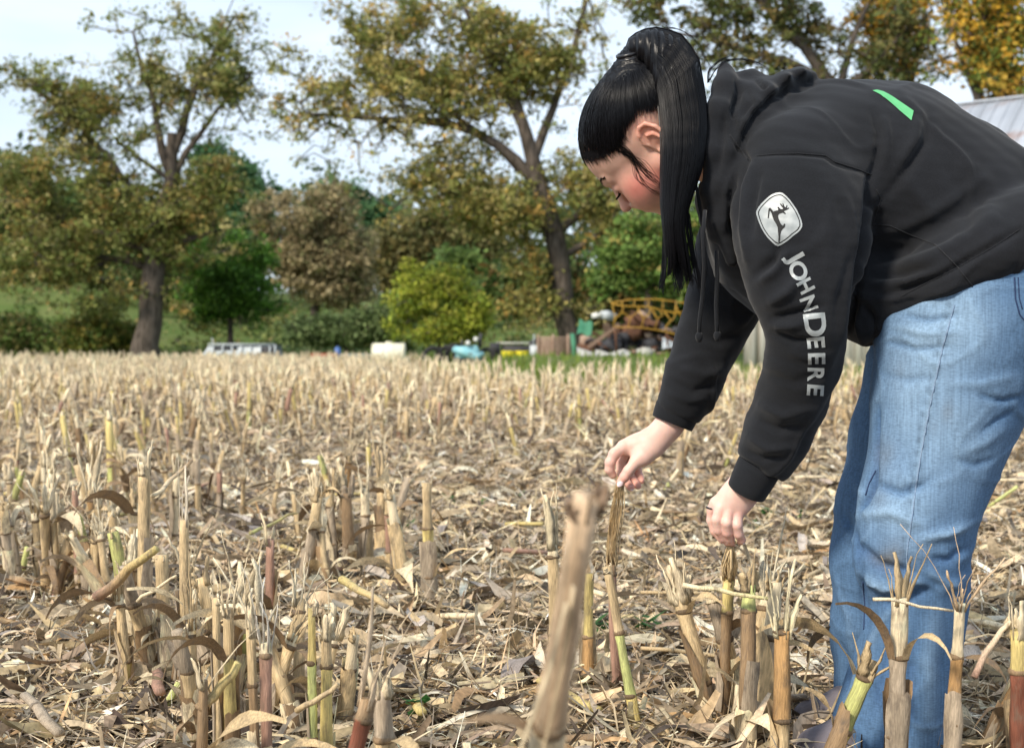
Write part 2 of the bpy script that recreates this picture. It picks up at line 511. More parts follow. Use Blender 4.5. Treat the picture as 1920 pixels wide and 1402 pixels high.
# ------------------------------------------------------------------ corn stalks
TAN = (0.55, 0.41, 0.23); PALE = (0.76, 0.63, 0.42); GREYT = (0.40, 0.32, 0.23); YEL = (0.58, 0.46, 0.18); GREEN = (0.42, 0.42, 0.15)
RED = (0.17, 0.06, 0.035); BROWN = (0.27, 0.18, 0.10); ROSE = (0.36, 0.21, 0.15); DARK = (0.07, 0.045, 0.03); ORANGE = (0.44, 0.26, 0.11)
LIME = (0.50, 0.52, 0.20)

def stalk_parts(L, r, seed, cols=(TAN, TAN, TAN), nodes=(0.25, 0.62), fray=5, fray_len=0.12, sheath=1, leaves=1, bend=0.0, hollow=False, topcol=PALE, fan=0.25, wide=1.0, lod=1, fmin=0.35):
    """the meshes of one stalk standing on the origin: list of (name, mesh, sub-parts)"""
    R = random.Random(seed)
    nr = np.random.default_rng(seed)
    parts = []
    k = 9 if lod == 1 else 6
    nseg = 14 if lod == 1 else 7
    zs = sorted(set([i / nseg for i in range(nseg + 1)] + [x for n_ in nodes for x in (n_ - 0.012, n_, n_ + 0.012)]))
    bx, by = R.uniform(-1, 1) * bend, R.uniform(-1, 1) * bend
    def ctr(t):
        return np.array([bx * L * t * t, by * L * t * t, L * t])
    nl = sorted(nodes)
    pts, rad, cc = [], [], []
    for t in zs:
        pts.append(ctr(t))
        rr = r * (1.08 - 0.22 * t)
        d = min([abs(t - q) for q in nl] + [1])
        if d < 0.02: rr *= 1.13
        rad.append(rr * (1 + R.uniform(-0.03, 0.03)))
        seg = sum(1 for q in nl if t > q)
        c = np.array(cols[min(seg, len(cols) - 1)])
        # ripening: colour drifts along each section
        lo = ([0] + nl)[seg]; hi = (nl + [1.0])[seg]
        u = (t - lo) / max(hi - lo, 1e-3)
        c = c * (0.82 + 0.3 * u)
        cc.append(c * R.uniform(0.88, 1.12))
    mb = MB()
    mb.tube(pts, rad, n=k, cols=cc, flat=0.86)
    # crushed, uneven outline and streaks down the sides
    V = np.concatenate(mb.v); C = np.concatenate(mb.c)
    ang = np.arctan2(V[:, 1], V[:, 0])
    V = V.copy(); V[:, :2] *= (1 + 0.09 * np.sin(ang * 2 + V[:, 2] * 23 + R.uniform(0, 6)) + 0.05 * np.sin(ang * 3 - V[:, 2] * 41))[:, None]
    C = C * (1 + 0.18 * np.sin(ang * 2 + R.uniform(0, 6)) + 0.10 * np.sin(ang * 5 + R.uniform(0, 6)))[:, None]
    mb.v, mb.c = [V], [np.clip(C, 0.01, 0.9)]
    parts.append(('stem', mb.build('stem', M_DRY, smooth=True, mesh_only=True)))
    for q in nl:
        mb = MB()
        p = ctr(q); rr = r * (1.08 - 0.22 * q) * 1.17
        mb.tube([p - [0, 0, 0.0035], p - [0, 0, 0.001], p + [0, 0, 0.002], p + [0, 0, 0.005]], [rr * 0.95, rr * 1.07, rr * 1.05, rr * 0.93], n=k, flat=0.88, col=np.array(BROWN) * R.uniform(0.35, 1.0))
        parts.append(('node', mb.build('node', M_DRY, smooth=True, mesh_only=True)))
    # frayed top: torn wall strips and long fibres
    top = ctr(1.0)
    for i in range(fray):
        a = 2 * math.pi * i / max(fray, 1) + R.uniform(-0.4, 0.4)
        ln = fray_len * R.uniform(fmin, 1.15)
        broad = (i % 3 == 0)
        w = r * (R.uniform(0.45, 0.85) if broad else R.uniform(0.10, 0.30)) * wide
        if broad: ln *= 0.8
        out = R.uniform(-0.15, 1.0) * fan
        d = np.array([math.cos(a), math.sin(a), 0]); sd = np.array([-d[1], d[0], 0])
        tt = np.linspace(0, 1, 7 if lod == 1 else 4)
        kink = R.uniform(-0.22, 0.22); kp = R.uniform(0.3, 0.8)
        P = [top * 1.0 + d * r * 0.72 - [0, 0, 0.012] + np.array([0, 0, ln * t * (1 - 0.12 * fan)]) + d * ln * out * t ** 1.3 + sd * ln * kink * max(0, t - kp) + nr.normal(0, 0.0016, 3) * t for t in tt]
        wr = w * (1 - (0.55 if broad else 0.8) * tt ** (2.5 if broad else 1.3)) * (1 + 0.25 * np.sin(tt * R.uniform(6, 14) + i))
        mb = MB().tube(P, np.maximum(wr, 0.0006), n=4, flat=0.22 if broad else 0.6, cols=[np.array(topcol) * (0.80 + 0.3 * t) * R.uniform(0.8, 1.1) for t in tt])
        parts.append(('splinter', mb.build('splinter', M_DRY, smooth=True, mesh_only=True)))
    # leaf sheath: an open shell round part of the stem
    for i in range(sheath):
        a0 = R.uniform(0, 6.28); z0 = R.uniform(0.0, 0.3) * L; z1 = z0 + R.uniform(0.3, 0.55) * L
        z1 = min(z1, L * 0.98)
        span = R.uniform(2.2, 4.0)
        n1, n2 = (7, 6) if lod == 1 else (5, 4)
        V, C = [], []
        c0 = np.array(R.choice([TAN, GREYT, BROWN, PALE, GREYT])) * R.uniform(0.8, 1.1)
        for ii in range(n1):
            t = ii / (n1 - 1); z = z0 + (z1 - z0) * t
            op = 1.22 + 0.5 * max(0, t - 0.6) * R.uniform(0.8, 1.6) + 0.05 * R.uniform(-1, 1)
            sp = span * (1 - 0.55 * max(0, t - 0.5) * 2 * R.uniform(0.6, 1))
            for jj in range(n2):
                u = jj / (n2 - 1) - 0.5
                a = a0 + u * sp + 0.12 * math.sin(3 * t + i)
                rr = r * op * (1 + 0.28 * abs(u) * R.uniform(0.5, 1.4))
                p = ctr(z / L); V.append(p + np.array([math.cos(a) * rr, math.sin(a) * rr * 0.9, R.uniform(-0.004, 0.004)]))
                C.append(c0 * (0.85 + 0.35 * t + 0.2 * math.sin(u * 23)) * R.uniform(0.9, 1.1))
        F = [(x * n2 + y, x * n2 + y + 1, (x + 1) * n2 + y + 1, (x + 1) * n2 + y) for x in range(n1 - 1) for y in range(n2 - 1)]
        parts.append(('sheath', make_mesh('sheath', V, F, M_DRYLEAF, smooth=True, colors=np.clip(C, 0.01, 0.9))))
    for i in range(leaves):
        a = R.uniform(0, 6.28); z = R.choice(nl) * L if nl else L * 0.6
        ln = R.uniform(0.08, 0.22); w = R.uniform(0.006, 0.017)
        d = np.array([math.cos(a), math.sin(a), 0]); sd = np.array([-d[1], d[0], 0])
        n1 = 8 if lod == 1 else 5
        V, C = [], []
        c0 = np.array(R.choice([TAN, GREYT, BROWN, PALE])) * R.uniform(0.8, 1.1)
        p = ctr(z / L) + d * r * 1.05
        el = R.uniform(0.2, 1.3)
        dr = -R.uniform(1.5, 3.4) / n1
        for ii in range(n1):
            t = ii / (n1 - 1)
            ww = w * (0.6 + 0.9 * math.sin(math.pi * min(1, t + 0.15))) * (1 - 0.6 * t)
            tw = t * R.uniform(1.0, 1.6)
            e = sd * math.cos(tw) + np.array([0, 0, 1]) * math.sin(tw)
            V += [p - e * ww, p + d * 0.25 * ww, p + e * ww]
            C += [c0 * R.uniform(0.8, 1.2), c0 * 1.15, c0 * R.uniform(0.8, 1.2)]
            p = p + (d * math.cos(el) + np.array([0, 0, 1]) * math.sin(el)) * ln / n1
            el += dr
            if p[2] < 0.01: p[2] = 0.01
        F = [(x * 3 + y, x * 3 + y + 1, (x + 1) * 3 + y + 1, (x + 1) * 3 + y) for x in range(n1 - 1) for y in range(2)]
        parts.append(('leaf', make_mesh('leaf', V, F, M_DRYLEAF, smooth=True, colors=np.clip(C, 0.01, 0.9))))
    return parts

def align(p0, p1, spin=0.0):
    d = Vector(p1) - Vector(p0)
    q = d.to_track_quat('Z', 'Y').to_matrix().to_4x4()
    return Matrix.Translation(Vector(p0)) @ q @ Matrix.Rotation(spin, 4, 'Z')

def spawn(parts, M, label, cat='corn stalk', group=None, scale=1.0, name='corn_stalk'):
    root = bpy.data.objects.new(name, None)
    root.empty_display_size = 0.1
    root.matrix_world = M @ Matrix.Diagonal((scale, scale, scale, 1))
    link(root)
    setp(root, label, cat, group)
    for nm, me in parts:
        link(bpy.data.objects.new(nm, me), root)
    return root

GRP = 'cut corn stalks standing in the stubble field'
used_xy = []
def hero(px0, py0, px1, py1, wpx, label, seed, Y=None, Yt=None, **kw):
    """a stalk from its base (px0, py0) to the top of its solid stem (px1, py1); wpx its width in the photo"""
    if Y is None: Y = ydist(py0)
    p0 = W(px0, py0, Y)
    if py0 > 1402 or p0[2] > 0.0:            # base is below the picture: carry the line down to the soil
        p1 = W(px1, py1, Yt or Y)
        d = p1 - p0; t = (p0[2] + 0.01) / d[2]
        p0 = p0 - d * t
    p0[2] = -0.01
    p1 = W(px1, py1, Yt or Y)
    L = float(np.linalg.norm(p1 - p0)); r = wpx / FPX * Y / 2 / 1.1
    used_xy.append((p0[0], p0[1]))
    parts = stalk_parts(L, r, seed, **kw)
    global _last
    _last = spawn(parts, align(p0, p1, seed * 1.7), label, group=GRP)
    return _last

# the big out-of-focus stalk close to the lens
_h = hero(1022, 1402, 1098, 935, 76, 'thick blurred stalk leaning right, the nearest to the lens, left of the hands', 900, Y=1.0, Yt=0.90, cols=(PALE, PALE, (0.58, 0.42, 0.27)), nodes=(0.40, 0.72), fray=7, fray_len=0.03, sheath=4, leaves=2, topcol=(0.25, 0.17, 0.11), fan=0.2)
_big = _h
_inv = np.array(_big.matrix_world.inverted())
for k, (pl, w, c) in enumerate([([(1062, 1130), (1035, 1240), (1000, 1340), (962, 1440)], 16, PALE), ([(1075, 1100), (1058, 1230), (1030, 1360), (1005, 1450)], 20, (0.60, 0.47, 0.30)),
                                ([(1092, 1150), (1080, 1260), (1070, 1360), (1062, 1440)], 14, GREYT), ([(1068, 1010), (1052, 1130), (1040, 1230), (1010, 1370)], 12, (0.66, 0.52, 0.36)), ([(1112, 940), (1118, 1000), (1108, 1080), (1095, 1160)], 9, GREYT)]):
    P = np.array([W(a, b, .905 + .02 * i - .012) for i, (a, b) in enumerate(pl)])
    P = P @ _inv[:3, :3].T + _inv[:3, 3]
    t = np.linspace(0, 1, 12); P = np.stack([np.interp(t, np.linspace(0, 1, len(P)), P[:, q]) for q in range(3)], 1)
    MB().tube(P, w / FPX * .45 * (0.75 + .35 * np.sin(t * 3 + k)), n=6, flat=.3, cols=[np.array(c) * (.85 + .2 * math.sin(q * 17 + k)) for q in t]).build('sheath', M_DRYLEAF, _big, smooth=True)
# right foreground row
hero(1466, 1402, 1466, 1180, 40, 'upright stalk with a tall pale frayed spike above a red-brown band, below the near hand', 901, Y=2.2, cols=(YEL, TAN, ORANGE), nodes=(0.18, 0.985, 0.45), fray=9, fray_len=0.155, sheath=1, leaves=1, topcol=(0.82, 0.72, 0.47), fan=0.35)
hero(1680, 1402, 1688, 1120, 40, 'stalk in front of the jeans with a wide brown leaf sheath below its ring', 902, Y=2.12, cols=(BROWN, GREYT, PALE), nodes=(0.35, 0.72), fray=7, fray_len=0.10, sheath=3, leaves=2, topcol=TAN, fan=0.4, wide=0.8)
hero(1785, 1402, 1800, 1130, 29, 'slim red-brown stalk with splinters fanned wide in front of the trouser leg', 903, Y=2.12, cols=(RED, ORANGE, PALE), nodes=(0.42, 0.74), fray=9, fray_len=0.13, sheath=1, leaves=1, topcol=(0.66, 0.48, 0.30), fan=1.1, wide=0.6)
hero(1915, 1402, 1910, 1180, 46, 'dark red glossy stalk at the right edge of the photo', 904, Y=2.0, cols=(RED, RED, YEL), nodes=(0.2, 0.80), fray=7, fray_len=0.07, sheath=1, leaves=1, topcol=PALE, fan=0.25)
hero(1398, 1402, 1405, 1095, 34, 'brown stalk with a yellow-green tip between the near hand and the pale spiked one', 905, Y=2.3, cols=(GREYT, BROWN, LIME), nodes=(0.3, 0.86), fray=7, fray_len=0.07, sheath=2, leaves=2, topcol=TAN, fan=0.4)
hero(1352, 1395, 1366, 1085, 28, 'brown stalk whose frayed tip is pinched by the near hand', 906, Y=2.45, cols=(BROWN, BROWN, YEL), nodes=(0.45, 0.80), fray=5, fray_len=0.03, sheath=2, leaves=1, topcol=TAN, fan=0.12)
_tuft_b = _last
hero(1560, 1415, 1628, 1255, 36, 'bent yellow-brown stalk lying against the stalk in front of the jeans', 907, Y=2.15, cols=(YEL, GREEN, TAN), nodes=(0.55, 0.93), fray=6, fray_len=0.09, sheath=2, leaves=3, topcol=TAN, fan=0.7)
# middle, the ones the hands reach for
hero(1160, 1322, 1146, 1058, 24, 'stalk whose long tuft of fibres is gathered up by the far hand', 908, cols=(ORANGE, ROSE, BROWN), nodes=(0.18, 0.93), fray=5, fray_len=0.05, sheath=2, leaves=0, topcol=(0.72, 0.55, 0.32), fan=0.1, wide=0.6)
_tuft_a = _last
hero(1200, 1392, 1138, 1062, 21, 'leaning stalk with a bright yellow-green middle section right of the blurred one', 909, cols=(YEL, LIME, TAN), nodes=(0.28, 0.63), fray=3, fray_len=0.03, sheath=0, leaves=0, bend=0.02)
hero(1101, 1305, 1104, 1075, 27, 'stalk with an orange-brown ring section and green foot just behind the blurred one', 910, cols=(GREEN, ORANGE, YEL), nodes=(0.20, 0.50), fray=5, fray_len=0.07, sheath=1, leaves=0)
hero(1045, 1255, 1036, 1020, 26, 'stalk with a broad pale split top left of the blurred one', 911, cols=(TAN, TAN, PALE), nodes=(0.3, 0.9), fray=6, fray_len=0.14, sheath=1, leaves=1, topcol=(0.8, 0.68, 0.45), fan=0.25, wide=1.3)
hero(806, 1152, 800, 905, 26, 'lone split stalk with a yellow-green middle in the open ground', 912, cols=(GREYT, YEL, TAN), nodes=(0.30, 0.66), fray=4, fray_len=0.03, sheath=1, leaves=1)
hero(733, 1100, 730, 930, 21, 'straight stalk with a torn side flap, rightmost of the mid clump of four', 913, cols=(TAN, ROSE, TAN), nodes=(0.4, 0.8), fray=5, fray_len=0.07, sheath=2, leaves=1)
hero(690, 1095, 683, 915, 22, 'brown stalk with a tall white splinter in the mid clump of four', 914, cols=(GREYT, GREYT, PALE), nodes=(0.3, 0.72), fray=5, fray_len=0.14, sheath=2, leaves=2, topcol=(0.8, 0.7, 0.5), wide=0.8)
hero(655, 1085, 650, 925, 24, 'grey-brown sheathed stalk in the mid clump of four, second from its left', 915, cols=(GREYT, BROWN, GREYT), nodes=(0.4,), fray=4, fray_len=0.08, sheath=3, leaves=2, topcol=GREYT)
hero(627, 1085, 618, 915, 22, 'stalk with a drooping torn leaf, leftmost of the mid clump of four', 916, cols=(GREYT, GREYT, TAN), nodes=(0.4, 0.8), fray=6, fray_len=0.09, sheath=2, leaves=3, topcol=TAN, fan=0.5)
hero(588, 1060, 590, 975, 15, 'short tan stub in front of the mid clump of four', 917, cols=(TAN, TAN), nodes=(0.5,), fray=3, fray_len=0.03, sheath=1, leaves=1)
def tuft(root, a, mids, b, wa, wb, n, seed, ext=0.02):
    r = np.random.default_rng(seed)
    inv = np.array(root.matrix_world.inverted())
    A, B = W(*a), W(*b); Mi = [W(*m) for m in mids]
    for i in range(n):
        an = r.uniform(0, 6.28); q = math.sqrt(r.uniform(0, 1))
        o0 = np.array([math.cos(an) * q, math.sin(an) * q, 0]) * wa / FPX * a[2]
        an2 = an + r.normal(0, .5)
        o1 = np.array([math.cos(an2) * q, math.sin(an2) * q, 0]) * wb / FPX * b[2]
        P = [A + o0]
        for k, m in enumerate(Mi):
            P.append(m + o0 * 1.25 + r.normal(0, .0022, 3))
        P += [B + o1, B + o1 * 1.3 + (B - Mi[-1]) / np.linalg.norm(B - Mi[-1]) * r.uniform(-.03, ext) + r.normal(0, .003, 3)]
        P = np.array(P) @ inv[:3, :3].T + inv[:3, 3]
        t = np.linspace(0, 1, 10); P = np.stack([np.interp(t, np.linspace(0, 1, len(P)), P[:, c]) for c in range(3)], 1)
        w = r.uniform(.0009, .0032)
        MB().tube(P, w * (1 - .5 * t), n=4, flat=.4, cols=[np.array((0.70, 0.52, 0.29)) * r.uniform(.7, 1.15) * (.85 + .25 * x) for x in t]).build('splinter', M_DRY, root, smooth=True)
bpy.context.view_layer.update()
tuft(_tuft_a, (1147, 1060, 2.725), [(1150, 1010, 2.72), (1156, 955, 2.71)], (1161, 908, 2.70), 11, 9, 46, 3, ext=.025)
tuft(_tuft_b, (1366, 1088, 2.45), [(1367, 1060, 2.43)], (1370, 1022, 2.415), 11, 6, 22, 4, ext=.01)
# left foreground
hero(347, 1345, 345, 975, 26, 'tall grey stalk with a thin white spike rising above all others at left', 918, cols=(GREYT, GREYT, TAN), nodes=(0.12, 0.50), fray=4, fray_len=0.20, sheath=2, leaves=2, topcol=(0.75, 0.65, 0.5), fan=0.03, wide=0.6)
hero(316, 1305, 302, 1040, 31, 'thick stalk cut flat on top with a rose-red foot at left', 919, cols=(ROSE, GREYT, TAN), nodes=(0.26, 0.56), fray=4, fray_len=0.018, sheath=2, leaves=0)
hero(268, 1275, 270, 880, 29, 'tallest golden stalk in the left clump with an orange foot', 920, cols=(ORANGE, TAN, TAN), nodes=(0.12, 0.22), fray=5, fray_len=0.07, sheath=3, leaves=1, topcol=PALE)
hero(232, 1250, 226, 1095, 22, 'dull rose stalk in the left clump, left of the golden one', 921, cols=(ROSE, GREYT), nodes=(0.3,), fray=4, fray_len=0.05, sheath=2, leaves=1)
hero(193, 1220, 192, 1190, 24, 'very short stub with a cut yellow top near the left edge', 922, cols=(BROWN, YEL), nodes=(0.5,), fray=2, fray_len=0.006, sheath=0, leaves=0)
hero(180, 1120, 290, 1035, 24, 'snapped red and yellow piece resting aslant across the left clump', 923, Y=2.72, Yt=2.66, cols=(ROSE, ROSE, YEL), nodes=(0.45,), fray=4, fray_len=0.04, sheath=0, leaves=0) if False else None
hero(283, 1370, 335, 1280, 15, 'short leaning yellow-green stem poking from the litter at lower left', 924, cols=(YEL, LIME), nodes=(0.5,), fray=3, fray_len=0.03, sheath=0, leaves=0)
hero(500, 1402, 498, 1205, 30, 'stalk with a bare red-brown wedge and white papery husk on top', 925, Y=2.05, cols=(RED, ROSE, PALE), nodes=(0.3, 0.93), fray=7, fray_len=0.12, sheath=2, leaves=2, topcol=(0.72, 0.66, 0.56), wide=1.2)
hero(478, 1402, 470, 1180, 22, 'thin olive stalk leaning on the red-brown wedge one', 926, Y=2.1, cols=(RED, BROWN, TAN), nodes=(0.3, 0.7), fray=5, fray_len=0.09, sheath=1, leaves=2)
hero(432, 1402, 428, 1140, 30, 'yellow and red stalk with a tattered tan top in the lower left clump', 927, Y=2.12, cols=(ORANGE, YEL, TAN), nodes=(0.33, 0.75), fray=8, fray_len=0.08, sheath=2, leaves=2)
hero(408, 1402, 405, 1120, 18, 'slim tan stalk beside the yellow and red one', 928, Y=2.2, cols=(TAN, TAN), nodes=(0.5,), fray=5, fray_len=0.04, sheath=1, leaves=1)
hero(378, 1402, 382, 1275, 26, 'tan stalk with a dark broken leaf folded over it at lower left', 929, Y=2.0, cols=(TAN, BROWN), nodes=(0.55,), fray=5, fray_len=0.09, sheath=2, leaves=3, fan=0.8, wide=1.4)
hero(586, 1402, 584, 1140, 20, 'thin stalk with a lime-green band in the lower left clump', 930, Y=2.15, cols=(RED, LIME, YEL), nodes=(0.33, 0.72), fray=5, fray_len=0.05, sheath=1, leaves=1)
hero(612, 1402, 612, 1185, 28, 'golden yellow stalk right of the lime-banded one', 931, Y=2.15, cols=(YEL, YEL, TAN), nodes=(0.25, 0.8), fray=5, fray_len=0.06, sheath=1, leaves=1)
hero(668, 1402, 690, 1310, 44, 'dark maroon stub with tall splayed pale splinters', 932, Y=1.75, cols=(RED, BROWN), nodes=(0.9,), fray=6, fray_len=0.18, sheath=1, leaves=0, topcol=(0.76, 0.60, 0.42), fan=0.42, wide=0.8)
hero(722, 1402, 716, 1290, 46, 'stout tan stub with a furry frayed crown right of the maroon one', 933, Y=1.8, cols=(TAN, GREYT, TAN), nodes=(0.75,), fray=9, fray_len=0.06, sheath=2, leaves=1)
hero(878, 1420, 874, 1392, 20, 'pale stub barely entering the bottom of the photo', 934, Y=1.75, cols=(PALE, PALE), nodes=(0.5,), fray=3, fray_len=0.02, sheath=0, leaves=0)
# left middle clump
_lab = ['tall stalk with a pale forked tip in the left middle clump', 'rose-tinted stalk in the left middle clump', 'sheathed brown stalk in the left middle clump', 'stalk with a fuzzy white crown in the left middle clump',
        'thick tan stalk in the left middle clump', 'olive stalk in the left middle clump', 'slender grey stalk in the left middle clump']
for i, (x0, y0, x1, y1, w) in enumerate([(108, 1135, 97, 905, 17), (150, 1135, 140, 920, 16), (134, 1125, 128, 940, 14), (185, 1130, 183, 945, 17), (160, 1145, 158, 1040, 20), (176, 1140, 175, 1010, 15), (217, 1100, 218, 985, 14)]):
    hero(x0, y0, x1, y1, w, _lab[i], 940 + i, cols=[(GREYT, TAN, PALE), (GREYT, ROSE, ROSE), (BROWN, GREYT, GREYT), (GREYT, ROSE, TAN), (TAN, GREYT, TAN), (YEL, GREEN, TAN), (ROSE, ROSE, GREYT)][i],
         nodes=(0.3, 0.7), fray=5, fray_len=0.10 if i in (0, 3) else 0.05, sheath=2, leaves=2)
hero(35, 1095, 52, 1025, 13, 'bright lime short stem leaning right at the left edge', 950, cols=(LIME, LIME), nodes=(0.5,), fray=2, fray_len=0.01, sheath=0, leaves=0)
hero(60, 1100, 112, 960, 11, 'long thin olive stem leaning right at the left edge', 951, cols=(BROWN, GREEN), nodes=(0.5,), fray=2, fray_len=0.02, sheath=0, leaves=1)
hero(8, 985, 42, 885, 15, 'olive and grey stem leaning right near the left edge', 952, cols=(GREYT, GREEN), nodes=(0.5,), fray=3, fray_len=0.03, sheath=1, leaves=0)
hero(1240, 925, 1272, 880, 10, 'lime and white stem leaning right under the far sleeve', 953, cols=(LIME, PALE), nodes=(0.5,), fray=2, fray_len=0.02, sheath=0, leaves=0)
hero(1822, 968, 1908, 912, 9, 'long lime stem lying low behind the trouser leg', 954, cols=(GREEN, LIME), nodes=(0.5,), fray=2, fray_len=0.02, sheath=0, leaves=0)
hero(410, 985, 412, 880, 13, 'grey weathered stalk standing alone behind the tall white spike', 955, cols=(GREYT, ROSE), nodes=(0.6,), fray=5, fray_len=0.07, sheath=1, leaves=1)
hero(372, 975, 370, 860, 13, 'thin stalk with a white split top behind the tall white spike', 956, cols=(TAN, GREYT), nodes=(0.6,), fray=4, fray_len=0.06, sheath=1, leaves=1)
hero(218, 905, 216, 790, 12, 'golden stalk with a white forked tip in the third row at left', 957, cols=(TAN, GREEN, TAN), nodes=(0.4, 0.7), fray=4, fray_len=0.06, sheath=1, leaves=1)
hero(303, 815 + 20, 295, 770, 8, 'slim stalk leaning left in the third row', 958, cols=(TAN, TAN), nodes=(0.4,), fray=3, fray_len=0.05, sheath=0, leaves=1)

# ragged companions of the foreground rows
_R = random.Random(5)
_pro = []
for i in range(14):
    cs = [(GREYT, TAN, TAN), (BROWN, GREYT, PALE), (TAN, TAN, PALE), (ROSE, TAN, GREYT), (YEL, TAN, PALE), (GREYT, GREYT, TAN), (RED, ORANGE, TAN), (TAN, YEL, GREEN)][i % 8]
    _pro.append(stalk_parts(0.24, 0.0125, 700 + i, cols=cs, nodes=(0.28, 0.7) if i % 2 else (0.42, 0.9), fray=(9, 4, 6, 2)[i % 4], fray_len=(0.10, 0.05, 0.14, 0.03)[i % 4], sheath=3, leaves=3, bend=0.10, fan=(0.45, 0.2, 0.7)[i % 3], topcol=[PALE, TAN, (0.8, 0.7, 0.5)][i % 3], wide=1.2))
_spots = []
_cl = ['among the left middle clump', 'among the mid clump of four', 'around the tall golden stalk at left', 'in the lower left corner clump near the maroon stub', 'beside the red-brown wedge stalk at lower left', 'near the lime stem at the left edge',
       'beside the pale spiked stalk under the near hand', 'in front of the trouser legs', 'in the row behind the left middle clump', 'in the row behind the tall white spike']
for ci_, (x0, x1, y0, y1, n) in enumerate(((90, 250, 1120, 1160, 9), (560, 760, 1075, 1125, 8), (200, 380, 1240, 1330, 7), (360, 640, 1395, 1440, 10), (380, 560, 1330, 1400, 4), (20, 120, 1060, 1120, 4), (1330, 1480, 1370, 1430, 4), (1700, 1900, 1390, 1440, 3), (0, 300, 960, 1010, 9), (280, 640, 940, 1000, 7))):
    for _ in range(n):
        _spots.append((_R.uniform(x0, x1), _R.uniform(y0, y1), ci_))
for i, (px, py, ci_) in enumerate(_spots):
    Y = ydist(py); p = G(px, Y, -0.01)
    M = Matrix.Translation(p) @ Matrix.Rotation(_R.gauss(0, .19), 4, 'Y') @ Matrix.Rotation(_R.gauss(0, .17), 4, 'X') @ Matrix.Rotation(_R.uniform(0, 6.28), 4, 'Z')
    used_xy.append((p[0], p[1]))
    spawn(_pro[i % 14], M, 'ragged corn stalk with torn sheaths ' + _cl[ci_], group=GRP, scale=_R.uniform(.8, 1.32))

